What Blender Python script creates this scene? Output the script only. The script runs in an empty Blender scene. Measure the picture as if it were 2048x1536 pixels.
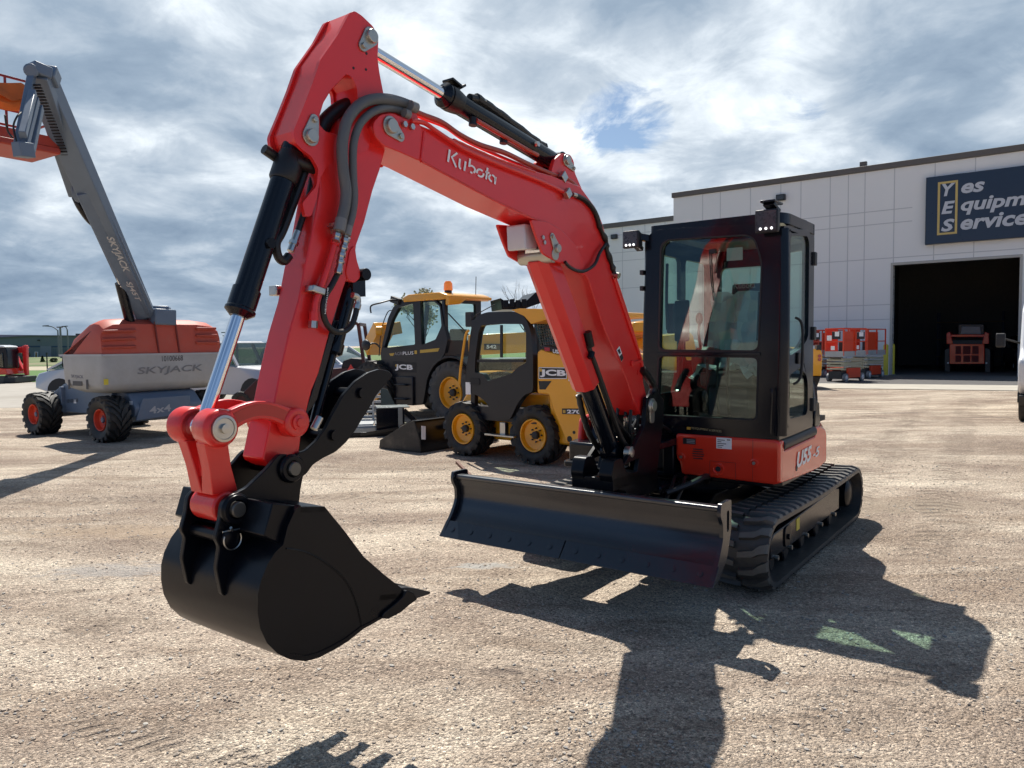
import bpy, bmesh, math, random
from mathutils import Vector as V, Matrix, noise as mn
from mathutils.geometry import tessellate_polygon
random.seed(7)
PI = math.pi
S = bpy.context.scene
# ---------------------------------------------------------------- camera
FPX, PITCH, ROLL, HCAM = 1500.0, math.atan(80/1500), 0.0113, 1.655
_f = V((0, math.cos(PITCH), -math.sin(PITCH))); _r0 = V((1, 0, 0)); _u0 = V((0, math.sin(PITCH), math.cos(PITCH)))
_r = _r0*math.cos(ROLL)-_u0*math.sin(ROLL); _u = _u0*math.cos(ROLL)+_r0*math.sin(ROLL)
cd = bpy.data.cameras.new('camera'); cam = bpy.data.objects.new('camera', cd); S.collection.objects.link(cam)
cd.sensor_width = 36; cd.lens = 36*FPX/2048; cd.clip_start = 0.05; cd.clip_end = 3000
cam.matrix_world = Matrix(((_r.x, _u.x, -_f.x, 0), (_r.y, _u.y, -_f.y, 0), (_r.z, _u.z, -_f.z, HCAM), (0, 0, 0, 1)))
S.camera = cam
def ray(px, py): return _f+_r*((px-1024)/FPX)-_u*((py-768)/FPX)
CO = V((0, 0, HCAM))
# ---------------------------------------------------------------- light and sky
SUNV = V((-0.14, 0.65, 1.0)).normalized()          # towards the sun
EL = math.asin(SUNV.z); AZ = math.atan2(SUNV.x, SUNV.y)
sd = bpy.data.lights.new('sun', 'SUN'); sd.energy = 5.0; sd.angle = math.radians(0.55); sd.color = (1, .95, .87)
sun = bpy.data.objects.new('sun', sd); S.collection.objects.link(sun)
sun.rotation_euler = (-SUNV).to_track_quat('-Z', 'Y').to_euler(); sun.location = (0, 0, 30)
W = bpy.data.worlds.new('World'); S.world = W; W.use_nodes = True
def make_world():
    nt = W.node_tree; N = nt.nodes; L = nt.links; N.clear()
    def n(t, **k):
        x = N.new(t)
        for a, b in k.items(): setattr(x, a, b)
        return x
    def m(op, a, b=None, c=None):
        x = n('ShaderNodeMath', operation=op)
        for i, q in enumerate((a, b, c)):
            if q is None: continue
            if isinstance(q, (int, float)): x.inputs[i].default_value = q
            else: L.new(q, x.inputs[i])
        return x.outputs[0]
    def ramp(src, pts):
        x = n('ShaderNodeValToRGB'); L.new(src, x.inputs[0]); e = x.color_ramp.elements
        while len(e) < len(pts): e.new(.5)
        for i, (p, c) in enumerate(pts): e[i].position = p; e[i].color = (*c, 1) if len(c) == 3 else c
        return x.outputs[0]
    def mix(f, a, b):
        x = n('ShaderNodeMix', data_type='RGBA')
        for i, q in ((0, f), (6, a), (7, b)):
            if hasattr(q, 'links'): L.new(q, x.inputs[i])
            else: x.inputs[i].default_value = q if i == 0 else (*q, 1)
        return x.outputs[2]
    tc = n('ShaderNodeTexCoord').outputs['Generated']
    sep = n('ShaderNodeSeparateXYZ'); L.new(tc, sep.inputs[0]); x, y, z = sep.outputs
    zc = m('ADD', m('MAXIMUM', z, 0.0), 0.26)
    cb = n('ShaderNodeCombineXYZ'); L.new(m('DIVIDE', x, zc), cb.inputs[0]); L.new(m('DIVIDE', y, zc), cb.inputs[1]); p = cb.outputs[0]
    def noise(sc, det, rough, off, dist=0.):
        mp = n('ShaderNodeMapping'); mp.inputs['Location'].default_value = off; L.new(p, mp.inputs[0])
        t = n('ShaderNodeTexNoise'); L.new(mp.outputs[0], t.inputs['Vector'])
        t.inputs['Scale'].default_value = sc; t.inputs['Detail'].default_value = det; t.inputs['Roughness'].default_value = rough; t.inputs['Distortion'].default_value = dist
        return t.outputs['Fac']
    def dotd(px, py):
        d = ray(px, py).normalized(); q = n('ShaderNodeVectorMath', operation='DOT_PRODUCT'); L.new(tc, q.inputs[0]); q.inputs[1].default_value = d; return q.outputs['Value']
    sky = n('ShaderNodeTexSky', sky_type='NISHITA', sun_disc=False, sun_elevation=EL, sun_rotation=AZ)
    sky.air_density = 1.0; sky.dust_density = .4; sky.ozone_density = 1.5
    base = noise(1.7, 8, .60, (3.1, 1.7, 0), .35)
    fine = noise(4.6, 9, .62, (7.3, 2.2, 0), .5)
    shade = noise(1.9, 6, .55, (0.4, 5.2, 0), .3)
    hole = m('MULTIPLY', m('SMOOTH_MIN', m('MAXIMUM', m('MULTIPLY', m('SUBTRACT', dotd(1240, 232), .9945), 190), 0), 1, .3), .20)
    hole2 = m('MULTIPLY', m('MINIMUM', m('MAXIMUM', m('MULTIPLY', m('SUBTRACT', dotd(820, -120), .985), 70), 0), 1), .12)
    cov = m('SUBTRACT', m('SUBTRACT', m('ADD', m('MULTIPLY', base, .62), m('MULTIPLY', fine, .38)), hole), hole2)
    mask = ramp(cov, [(.29, (0, 0, 0)), (.37, (1, 1, 1))])
    lit = m('ADD', m('MULTIPLY', m('SUBTRACT', shade, .5), 1.7), m('MULTIPLY', m('SUBTRACT', fine, .5), 1.25))
    edge = m('MULTIPLY', m('SUBTRACT', .56, cov), 1.1)
    g = dotd(1040, -500)
    sunw = m('MULTIPLY', m('POWER', m('MAXIMUM', g, 0), 5), .16)
    g2 = m('MULTIPLY', m('MAXIMUM', m('SUBTRACT', dotd(1300, 260), .94), 0), 4.2)
    g3 = m('MULTIPLY', m('MAXIMUM', m('SUBTRACT', dotd(720, 40), .965), 0), 3.5)
    val = m('ADD', m('ADD', m('ADD', m('ADD', m('ADD', lit, edge), sunw), .23), g2), g3)
    col = ramp(val, [(.0, (.21, .29, .40)), (.30, (.32, .41, .52)), (.55, (.52, .60, .69)), (.80, (.86, .93, .99)), (1.0, (1.2, 1.22, 1.22))])
    def mr(src, a, b_, c, d):
        x = n('ShaderNodeMapRange'); L.new(src, x.inputs[0])
        for i, q in enumerate((a, b_, c, d)): x.inputs[i+1].default_value = q
        return x.outputs[0]
    fac = m('MULTIPLY', m('MULTIPLY', mr(y, -.25, .45, .66, 1.0), mr(z, .42, .85, 1.0, .50)), 11.0)  # unseen clouds behind the camera and overhead dimmed to deepen shaded sides
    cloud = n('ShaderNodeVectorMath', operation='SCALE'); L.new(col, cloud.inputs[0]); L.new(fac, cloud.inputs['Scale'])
    tint = mix(mr(y, -.25, .45, 0.0, 1.0), (.66, .90, 1.26), (1, 1, 1)); tm = n('ShaderNodeVectorMath', operation='MULTIPLY'); L.new(cloud.outputs[0], tm.inputs[0]); L.new(tint, tm.inputs[1]); cloud = tm  # clouds behind the camera tinted blue to cool the shade light
    skyb = n('ShaderNodeVectorMath', operation='SCALE'); L.new(sky.outputs[0], skyb.inputs[0]); skyb.inputs['Scale'].default_value = 1.0
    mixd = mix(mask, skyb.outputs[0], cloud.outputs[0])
    # distant air just above the horizon
    hz = m('POWER', m('SUBTRACT', 1.0, m('MINIMUM', m('MAXIMUM', m('MULTIPLY', z, 9.0), 0), 1)), 2.0)
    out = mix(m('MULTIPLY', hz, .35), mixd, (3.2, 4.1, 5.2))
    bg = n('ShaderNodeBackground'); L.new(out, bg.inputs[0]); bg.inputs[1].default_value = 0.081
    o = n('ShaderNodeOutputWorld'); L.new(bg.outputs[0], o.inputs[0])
make_world()
S.view_settings.view_transform = 'Standard'; S.view_settings.look = 'None'; S.view_settings.exposure = 0.34; S.view_settings.gamma = 1
S.render.engine = 'CYCLES'; S.cycles.transparent_max_bounces = 24; S.cycles.max_bounces = 8; S.cycles.caustics_reflective = False; S.cycles.caustics_refractive = False
S.render.resolution_x = 1024; S.render.resolution_y = 768

# ---------------------------------------------------------------- materials
def lin(r, g, b):
    return tuple(((c/255)/12.92 if c/255 <= .04045 else ((c/255+.055)/1.055)**2.4) for c in (r, g, b))
MATS = {}
def mat(name, col, rough=.5, metal=0., coat=0., var=.08, vs=6., bump=0., bs=60., dirt=0., spec=.5, emit=None):
    if name in MATS: return MATS[name]
    M = bpy.data.materials.new(name); M.use_nodes = True; nt = M.node_tree; N = nt.nodes; L = nt.links
    b = N['Principled BSDF']; tc = N.new('ShaderNodeTexCoord')
    t = N.new('ShaderNodeTexNoise'); t.inputs['Scale'].default_value = vs; t.inputs['Detail'].default_value = 6; t.inputs['Roughness'].default_value = .6
    L.new(tc.outputs['Object'], t.inputs['Vector'])
    mx = N.new('ShaderNodeMix'); mx.data_type = 'RGBA'
    L.new(t.outputs['Fac'], mx.inputs[0])
    mx.inputs[6].default_value = (*[c*(1-var) for c in col], 1); mx.inputs[7].default_value = (*[min(1, c*(1+var)) for c in col], 1)
    last = mx.outputs[2]
    if dirt:
        t2 = N.new('ShaderNodeTexNoise'); t2.inputs['Scale'].default_value = 2.3; t2.inputs['Detail'].default_value = 10; t2.inputs['Roughness'].default_value = .72
        L.new(tc.outputs['Object'], t2.inputs['Vector'])
        rp = N.new('ShaderNodeValToRGB'); rp.color_ramp.elements[0].position = .5; rp.color_ramp.elements[1].position = .72
        L.new(t2.outputs['Fac'], rp.inputs[0])
        mm = N.new('ShaderNodeMath'); mm.operation = 'MULTIPLY'; L.new(rp.outputs[0], mm.inputs[0]); mm.inputs[1].default_value = dirt
        m2 = N.new('ShaderNodeMix'); m2.data_type = 'RGBA'; L.new(mm.outputs[0], m2.inputs[0]); L.new(last, m2.inputs[6]); m2.inputs[7].default_value = (.26, .22, .17, 1)
        last = m2.outputs[2]
    L.new(last, b.inputs['Base Color'])
    rr = N.new('ShaderNodeMapRange'); L.new(t.outputs['Fac'], rr.inputs[0]); rr.inputs[3].default_value = max(.02, rough-.06); rr.inputs[4].default_value = rough+.06
    L.new(rr.outputs[0], b.inputs['Roughness'])
    b.inputs['Metallic'].default_value = metal; b.inputs['Coat Weight'].default_value = coat; b.inputs['Coat Roughness'].default_value = .06
    b.inputs['Specular IOR Level'].default_value = spec
    if bump:
        t3 = N.new('ShaderNodeTexNoise'); t3.inputs['Scale'].default_value = bs; t3.inputs['Detail'].default_value = 4; L.new(tc.outputs['Object'], t3.inputs['Vector'])
        bp = N.new('ShaderNodeBump'); bp.inputs['Strength'].default_value = bump; bp.inputs['Distance'].default_value = .01
        L.new(t3.outputs['Fac'], bp.inputs['Height']); L.new(bp.outputs[0], b.inputs['Normal'])
    if emit: b.inputs['Emission Color'].default_value = (*emit[0], 1); b.inputs['Emission Strength'].default_value = emit[1]
    MATS[name] = M; return M
def glassmat(name, tint, refl=1.0):
    M = bpy.data.materials.new(name); M.use_nodes = True; nt = M.node_tree; N = nt.nodes; L = nt.links; N.clear()
    tr = N.new('ShaderNodeBsdfTransparent'); tr.inputs[0].default_value = (*tint, 1)
    gl = N.new('ShaderNodeBsdfGlossy'); gl.inputs['Roughness'].default_value = .015; gl.inputs[0].default_value = (.95, 1, .98, 1)
    lw = N.new('ShaderNodeLayerWeight'); lw.inputs[0].default_value = .5
    pw = N.new('ShaderNodeMath'); pw.operation = 'POWER'; L.new(lw.outputs['Facing'], pw.inputs[0]); pw.inputs[1].default_value = 4.0
    mm = N.new('ShaderNodeMath'); mm.operation = 'MULTIPLY_ADD'; L.new(pw.outputs[0], mm.inputs[0]); mm.inputs[1].default_value = .55*refl; mm.inputs[2].default_value = .045*refl; mm.use_clamp = True
    mx = N.new('ShaderNodeMixShader'); L.new(mm.outputs[0], mx.inputs[0]); L.new(tr.outputs[0], mx.inputs[1]); L.new(gl.outputs[0], mx.inputs[2])
    o = N.new('ShaderNodeOutputMaterial'); L.new(mx.outputs[0], o.inputs[0]); return M
RED = mat('red_paint', (.80, .026, .024), .3, coat=.3, var=.05)
REDC = mat('red_cast_paint', (.82, .030, .024), .33, coat=.4, var=.05, bump=.15, bs=35)
RPANEL = mat('orange_red_panel', (.78, .042, .018), .20, coat=.5, var=.03)
BLK = mat('gloss_black_paint', (.004, .006, .011), .18, coat=.05, var=.1, spec=.35)
SATIN = mat('satin_black_paint', (.004, .005, .008), .30, coat=.0, var=.2, bump=.03, bs=25, spec=.25)
BLADEM = mat('blade_black_paint', (.006, .010, .018), .25, coat=.1, var=.2, bump=.01, bs=3, spec=.8)
RAILM = mat('blade_rail_paint', (.010, .014, .022), .30, coat=.3, var=.2, spec=1.0)
DGREY = mat('dark_plastic', (.022, .023, .026), .5, var=.12)
RUB = mat('rubber', (.018, .018, .018), .62, var=.25, bump=.3, bs=60, dirt=.22)
TRUB = mat('track_rubber', (.060, .058, .055), .42, var=.35, bump=.25, bs=40, dirt=.35)
CHR = mat('chrome', (.82, .82, .84), .08, 1.0, var=.02)
ZINC = mat('zinc_steel', (.55, .54, .50), .32, 1.0, var=.15)
PIN = mat('galvanised_pin', (.50, .48, .42), .38, .85, var=.12)
HOSE = mat('hose_black', (.010, .010, .011), .42, var=.2)
HGREY = mat('hose_guard_grey', (.12, .125, .13), .5, var=.25)
WHT = mat('white_decal', (.92, .92, .92), .4, var=.03)
LENS = mat('lamp_lens', (.05, .055, .06), .28, var=.5, coat=.2, vs=40)
JY = mat('yellow_paint', (.90, .40, .012), .32, coat=.5, var=.05)
JB = mat('charcoal_body_paint', (.013, .014, .019), .34, coat=.1, var=.12, spec=.4)
LGREY = mat('lift_grey_paint', (.13, .18, .25), .45, var=.12, dirt=.03)
LGREY2 = mat('lift_light_grey', (.40, .42, .43), .5, var=.22, dirt=.18, vs=3)
LORG = mat('faded_orange_hood', (.52, .085, .05), .52, var=.13, dirt=.18, vs=3)
LRED = mat('orange_rim', (.75, .075, .03), .5, var=.1)
MAROON = mat('maroon_paint', (.060, .013, .015), .4, var=.15)
SILV = mat('silver_car_paint', (.50, .51, .54), .32, .2, coat=.6, var=.04)
WPAINT = mat('white_vehicle_paint', (.70, .71, .73), .3, coat=.6, var=.03)
GOLD = mat('gold_decal', (.62, .40, .06), .4, var=.05)
GLS = glassmat('tinted_green_glass', (.78, .90, .86), .95)
GLD = glassmat('dark_vehicle_glass', (.30, .36, .36), 1.7)
GLC = glassmat('clear_light_glass', (.84, .95, .89), .9)
MESHM = mat('bare_metal_grille', (.25, .25, .25), .5, .6)
INT = mat('interior_black', (.014, .014, .016), .6)
PLASTIC = mat('clear_plastic_wrap', (.62, .72, .70), .25, var=.1, coat=.5); PLASTIC.node_tree.nodes['Principled BSDF'].inputs['Alpha'].default_value = .72
ORG = mat('amber_beacon', (.85, .20, .01), .25, coat=1, emit=((1, .25, .02), .25))
BRN = mat('rusty_steel', (.15, .06, .035), .7, var=.3)
CONC = mat('concrete', (.36, .34, .30), .85, var=.1, bump=.2, bs=20)
YEL = mat('safety_yellow', (.72, .58, .05), .5, var=.08)
SORG = mat('scissor_orange_red', (.72, .07, .025), .4, var=.08)
SCRM = mat('scissor_cream', (.50, .47, .33), .5, var=.08, dirt=.2)

# ---------------------------------------------------------------- object helpers
C = S.collection
def tag(o, label, cat, group=None, kind=None):
    if label: o['label'] = label
    if cat: o['category'] = cat
    if group: o['group'] = group
    if kind: o['kind'] = kind
    return o
class Frame:
    def __init__(s, ox, oy, th): s.o = V((ox, oy, 0)); s.th = th; s.f = V((math.cos(th), math.sin(th), 0)); s.l = V((-math.sin(th), math.cos(th), 0))
    def loc(s, p): q = p-s.o; return V((q.dot(s.f), q.dot(s.l), p.z))
    def wor(s, x, y, z): return s.o+s.f*x+s.l*y+V((0, 0, z))
    def y(s, px, py, y): d = ray(px, py); t = (y-(CO-s.o).dot(s.l))/d.dot(s.l); return s.loc(CO+d*t)
    def x(s, px, py, x): d = ray(px, py); t = (x-(CO-s.o).dot(s.f))/d.dot(s.f); return s.loc(CO+d*t)
    def Y(s, px, py, Y): d = ray(px, py); return s.loc(CO+d*(Y/d.y))
    def P(s, pts, y): return [(q.x, q.z) for q in (s.y(a, b, y) for a, b in pts)]
    def PX(s, pts, x): return [(q.y, q.z) for q in (s.x(a, b, x) for a, b in pts)]
def thing(name, label, cat, fr, group=None, z=0):
    o = bpy.data.objects.new(name, None); C.objects.link(o); o.empty_display_size = .3
    o.location = (fr.o.x, fr.o.y, z); o.rotation_euler = (0, 0, fr.th); return tag(o, label, cat, group)
def smooth(pts, k=6):
    pts = [V(p) for p in pts]
    if len(pts) < 3: return pts
    out = []
    for i in range(len(pts)-1):
        p0 = pts[max(i-1, 0)]; p1 = pts[i]; p2 = pts[i+1]; p3 = pts[min(i+2, len(pts)-1)]
        for j in range(k):
            t = j/k; out.append(.5*((2*p1)+(p2-p0)*t+(2*p0-5*p1+4*p2-p3)*t*t+(3*p1-p0-3*p2+p3)*t**3))
    out.append(pts[-1]); return out
def rnd(poly, r, k=4, only=None):
    """round the corners of a 2-D polygon"""
    out = []; n = len(poly)
    for i in range(n):
        p = V(poly[i]); a = V(poly[i-1]); b = V(poly[(i+1) % n])
        if only is not None and i not in only: out.append(tuple(p)); continue
        da = a-p; db = b-p; rr = min(r, da.length*.45, db.length*.45)
        if da.length < 1e-6 or db.length < 1e-6: continue
        s = p+da.normalized()*rr; e = p+db.normalized()*rr
        for j in range(k+1):
            t = j/k; out.append(tuple(s*(1-t)**2+p*2*t*(1-t)+e*t*t))
    return out
def circ(cx, cy, r, n=20): return [(cx+r*math.cos(2*PI*i/n), cy+r*math.sin(2*PI*i/n)) for i in range(n)]
def ell(cx, cy, a, b, rot=0, n=20): return [(cx+a*math.cos(2*PI*i/n)*math.cos(rot)-b*math.sin(2*PI*i/n)*math.sin(rot), cy+a*math.cos(2*PI*i/n)*math.sin(rot)+b*math.sin(2*PI*i/n)*math.cos(rot)) for i in range(n)]
def basis(d):
    d = d.normalized(); a = V((0, 0, 1)) if abs(d.z) < .9 else V((1, 0, 0)); u = d.cross(a).normalized(); return d, u, d.cross(u)
SPLIT = {'cheek_plate', 'cylinder_collar', 'roller_bolt', 'bolt_head', 'hose_fitting', 'hose', 'bolt', 'knuckle_plate', 'thumb_ear', 'roof_bolt', 'trim_clip', 'hinge', 'led', 'bolt_hole', 'cross_bar', 'corner_post', 'right_window', 'light_bracket', 'link_web', 'pipe', 'grease_fitting', 'wall_panel', 'post', 'side_link', 'tail_light', 'mudguard', 'step', 'rail', 'label', 'strut', 'mirror', 'headlight', 'arm_tube', 'wing_light', 'fork', 'door_bar', 'rear_tower', 'louvre', 'shelf_upright'}
class MB:
    def __init__(s): s.v = []; s.f = []; s.m = []; s.cm = 0
    def add(s, vs, fs):
        b = len(s.v); s.v += [tuple(p) for p in vs]; s.f += [tuple(b+i for i in f) for f in fs]; s.m += [s.cm]*len(fs); return s
    def mi(s, i): s.cm = i; return s
    def ext(s, prof, a, b, ax='y', holes=()):
        loops = [list(prof)]+[list(h) for h in holes]
        flat = [p for l in loops for p in l]; n = len(flat)
        def P(p, t): return (p[0], t, p[1]) if ax == 'y' else ((t, p[0], p[1]) if ax == 'x' else (p[0], p[1], t))
        vs = [P(p, a) for p in flat]+[P(p, b) for p in flat]
        fs = []
        if holes:
            tr = tessellate_polygon([[V((p[0], p[1], 0)) for p in l] for l in loops])
            for t in tr: fs.append(tuple(t)); fs.append(tuple(n+i for i in reversed(t)))
        else: fs += [tuple(range(n)), tuple(reversed(range(n, 2*n)))]
        o = 0
        for l in loops:
            k = len(l)
            for i in range(k): fs.append((o+i, o+(i+1) % k, n+o+(i+1) % k, n+o+i))
            o += k
        return s.add(vs, fs)
    def box(s, x0, x1, y0, y1, z0, z1): return s.ext([(x0, z0), (x1, z0), (x1, z1), (x0, z1)], y0, y1)
    def beam(s, p0, p1, w, h, up=(0, 0, 1), w1=None, h1=None):
        p0 = V(p0); p1 = V(p1); d = (p1-p0).normalized(); up = V(up)
        if abs(d.dot(up)) > .98: up = V((1, 0, 0))
        sx = d.cross(up).normalized(); uz = sx.cross(d); w1 = w if w1 is None else w1; h1 = h if h1 is None else h1
        vs = []
        for p, a, b in ((p0, w, h), (p1, w1, h1)):
            for i, j in ((-1, -1), (1, -1), (1, 1), (-1, 1)): vs.append(p+sx*a/2*i+uz*b/2*j)
        return s.add(vs, [(3, 2, 1, 0), (4, 5, 6, 7), (0, 1, 5, 4), (1, 2, 6, 5), (2, 3, 7, 6), (3, 0, 4, 7)])
    def cyl(s, p0, p1, r, r1=None, n=20):
        p0 = V(p0); p1 = V(p1); r1 = r if r1 is None else r1; d, u, w = basis(p1-p0); vs = []
        for p, q in ((p0, r), (p1, r1)):
            for i in range(n): a = 2*PI*i/n; vs.append(p+u*q*math.cos(a)+w*q*math.sin(a))
        return s.add(vs, [tuple(range(n)), tuple(reversed(range(n, 2*n)))]+[(i, n+i, n+(i+1) % n, (i+1) % n) for i in range(n)])
    def tube(s, pts, r, n=8, k=6, rf=None, cap=True):
        pts = smooth(pts, k); d, u, w = basis(pts[1]-pts[0]); vs = []; m = len(pts)
        for i, p in enumerate(pts):
            t = (pts[min(i+1, m-1)]-pts[max(i-1, 0)]).normalized(); u = (u-t*u.dot(t)).normalized(); w = t.cross(u); rr = r*(rf(i, m) if rf else 1)
            for j in range(n): a = 2*PI*j/n; vs.append(p+u*rr*math.cos(a)+w*rr*math.sin(a))
        fs = [(i*n+j, i*n+(j+1) % n, (i+1)*n+(j+1) % n, (i+1)*n+j) for i in range(m-1) for j in range(n)]
        if cap: fs += [tuple(reversed(range(n))), tuple(range((m-1)*n, m*n))]
        return s.add(vs, fs)
    def lathe(s, c, ax, prof, n=32, cap=True):
        c = V(c); d, u, w = basis(V(ax)); vs = []; m = len(prof)
        for t, r in prof:
            for j in range(n): a = 2*PI*j/n; vs.append(c+d*t+u*r*math.cos(a)+w*r*math.sin(a))
        fs = [(i*n+j, (i+1)*n+j, (i+1)*n+(j+1) % n, i*n+(j+1) % n) for i in range(m-1) for j in range(n)]
        if cap: fs += [tuple(range(n)), tuple(reversed(range((m-1)*n, m*n)))]
        return s.add(vs, fs)
    def loft(s, rings, cap=True, closed=True):
        n = len(rings[0]); vs = [p for r in rings for p in r]; m = len(rings); kk = n if closed else n-1
        fs = [(i*n+j, (i+1)*n+j, (i+1)*n+(j+1) % n, i*n+(j+1) % n) for i in range(m-1) for j in range(kk)]
        if cap: fs += [tuple(range(n)), tuple(reversed(range((m-1)*n, m*n)))]
        return s.add(vs, fs)
    def sph(s, c, r, n=12, m=8, sc=(1, 1, 1)):
        c = V(c); vs = [c+V((0, 0, -r*sc[2]))]; fs = []
        for i in range(1, m):
            a = -PI/2+PI*i/m
            for j in range(n): b = 2*PI*j/n; vs.append(c+V((r*math.cos(a)*math.cos(b)*sc[0], r*math.cos(a)*math.sin(b)*sc[1], r*math.sin(a)*sc[2])))
        vs.append(c+V((0, 0, r*sc[2]))); T = len(vs)-1
        for j in range(n): fs.append((0, 1+(j+1) % n, 1+j)); fs.append((T, 1+(m-2)*n+j, 1+(m-2)*n+(j+1) % n))
        for i in range(m-2):
            for j in range(n): fs.append((1+i*n+j, 1+i*n+(j+1) % n, 1+(i+1)*n+(j+1) % n, 1+(i+1)*n+j))
        return s.add(vs, fs)
    def pieces(s):
        par = list(range(len(s.v)))
        def fd(a):
            while par[a] != a: par[a] = par[par[a]]; a = par[a]
            return a
        for f in s.f:
            for i in f[1:]:
                a, c = fd(f[0]), fd(i)
                if a != c: par[c] = a
        g = {}
        for i in range(len(s.v)): g.setdefault(fd(i), []).append(i)
        bb = []
        for k, idx in g.items():
            P = [s.v[i] for i in idx]; bb.append([[k], [min(p[a] for p in P)-.002 for a in range(3)], [max(p[a] for p in P)+.002 for a in range(3)]])
        ch = True
        while ch and len(bb) > 1:
            ch = False
            for i in range(len(bb)):
                for j in range(i+1, len(bb)):
                    if all(bb[i][1][a] <= bb[j][2][a] and bb[j][1][a] <= bb[i][2][a] for a in range(3)):
                        bb[i] = [bb[i][0]+bb[j][0], [min(bb[i][1][a], bb[j][1][a]) for a in range(3)], [max(bb[i][2][a], bb[j][2][a]) for a in range(3)]]; del bb[j]; ch = True; break
                if ch: break
        if len(bb) == 1: return [s]
        out = []
        for ks, _, _ in bb:
            ks = set(ks); m = MB(); mp = {}
            for f, mi_ in zip(s.f, s.m):
                if fd(f[0]) in ks:
                    for i in f:
                        if i not in mp: mp[i] = len(m.v); m.v.append(s.v[i])
                    m.f.append(tuple(mp[i] for i in f)); m.m.append(mi_)
            out.append(m)
        return out
    def build(s, name, mt, parent=None, bev=0, sm=35, seg=2, label=None):
        if name in SPLIT:
            ps = s.pieces()
            if len(ps) > 1:
                os_ = [p.build1(name, mt, parent, bev, sm, seg, label) for p in ps]; return os_[0]
        return s.build1(name, mt, parent, bev, sm, seg, label)
    def build1(s, name, mt, parent=None, bev=0, sm=35, seg=2, label=None):
        me = bpy.data.meshes.new(name); me.from_pydata(s.v, [], s.f)
        for x in (mt if isinstance(mt, (list, tuple)) else [mt]): me.materials.append(x)
        me.polygons.foreach_set('material_index', s.m)
        bm = bmesh.new(); bm.from_mesh(me); bmesh.ops.recalc_face_normals(bm, faces=bm.faces); bm.to_mesh(me); bm.free()
        me.polygons.foreach_set('use_smooth', [True]*len(me.polygons)); me.set_sharp_from_angle(angle=math.radians(sm)); me.update()
        o = bpy.data.objects.new(name, me); C.objects.link(o)
        if parent: o.parent = parent
        if bev:
            b = o.modifiers.new('bevel', 'BEVEL'); b.width = bev; b.segments = seg; b.limit_method = 'ANGLE'; b.angle_limit = math.radians(38); b.harden_normals = False
        if label: o['label'] = label
        return o
def text(s, o, p0, p1, up, h, mt, parent, name='lettering', bold=.02, shear=0., off=.002, th=0.):
    """letters between p0 and p1 (local), height h along up"""
    cu = bpy.data.curves.new('t', 'FONT'); cu.body = s; cu.offset = bold; cu.shear = shear; cu.resolution_u = 3
    ob = bpy.data.objects.new('t', cu); C.objects.link(ob); dg = bpy.context.evaluated_depsgraph_get()
    me = bpy.data.meshes.new_from_object(ob.evaluated_get(dg)); bpy.data.objects.remove(ob); bpy.data.curves.remove(cu)
    xs = [v.co.x for v in me.vertices]; ys = [v.co.y for v in me.vertices]
    if not xs: return None
    x0, x1, y0, y1 = min(xs), max(xs), min(ys), max(ys); p0 = V(p0); p1 = V(p1); dx = p1-p0; up = V(up).normalized()
    nrm = dx.cross(up).normalized()
    if nrm.dot(o) < 0: nrm = -nrm
    b = MB(); vs = [p0+dx*((v.co.x-x0)/(x1-x0))+up*(h*(v.co.y-y0)/(y1-y0))+nrm*off for v in me.vertices]
    b.add(vs, [tuple(p.vertices) for p in me.polygons]); bpy.data.meshes.remove(me)
    r = b.build(name, mt, parent); return r
def strokes(b, paths, org, X, U, N, w):
    """flat constant-width pen strokes on a plane"""
    org = V(org); X = V(X); U = V(U); N = V(N).normalized()*.002
    for pa in paths:
        pts = [V(p) for p in pa]
        L = []
        for i, p in enumerate(pts):
            t = (pts[min(i+1, len(pts)-1)]-pts[max(i-1, 0)]).normalized(); q = V((-t.y, t.x))*w/2; L.append((p+q, p-q))
        vs = [org+X*q.x+U*q.y+N for pr in L for q in pr]
        b.add(vs, [(2*i, 2*i+1, 2*i+3, 2*i+2) for i in range(len(pts)-1)])
def arc(cx, cy, r, a0, a1, n=8): return [(cx+r*math.cos(math.radians(a0+(a1-a0)*i/n)), cy+r*math.sin(math.radians(a0+(a1-a0)*i/n))) for i in range(n+1)]
def plate(b, p0, p1, up, h, N, off): 
    p0 = V(p0); p1 = V(p1); up = V(up).normalized()*h; N = V(N).normalized()*off
    b.add([p0+N, p1+N, p1+up+N, p0+up+N], [(0, 1, 2, 3)])
def copy_tree(o, parent=None):
    c = o.copy(); C.objects.link(c); c.parent = parent
    for ch in list(o.children): copy_tree(ch, c)
    return c
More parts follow.
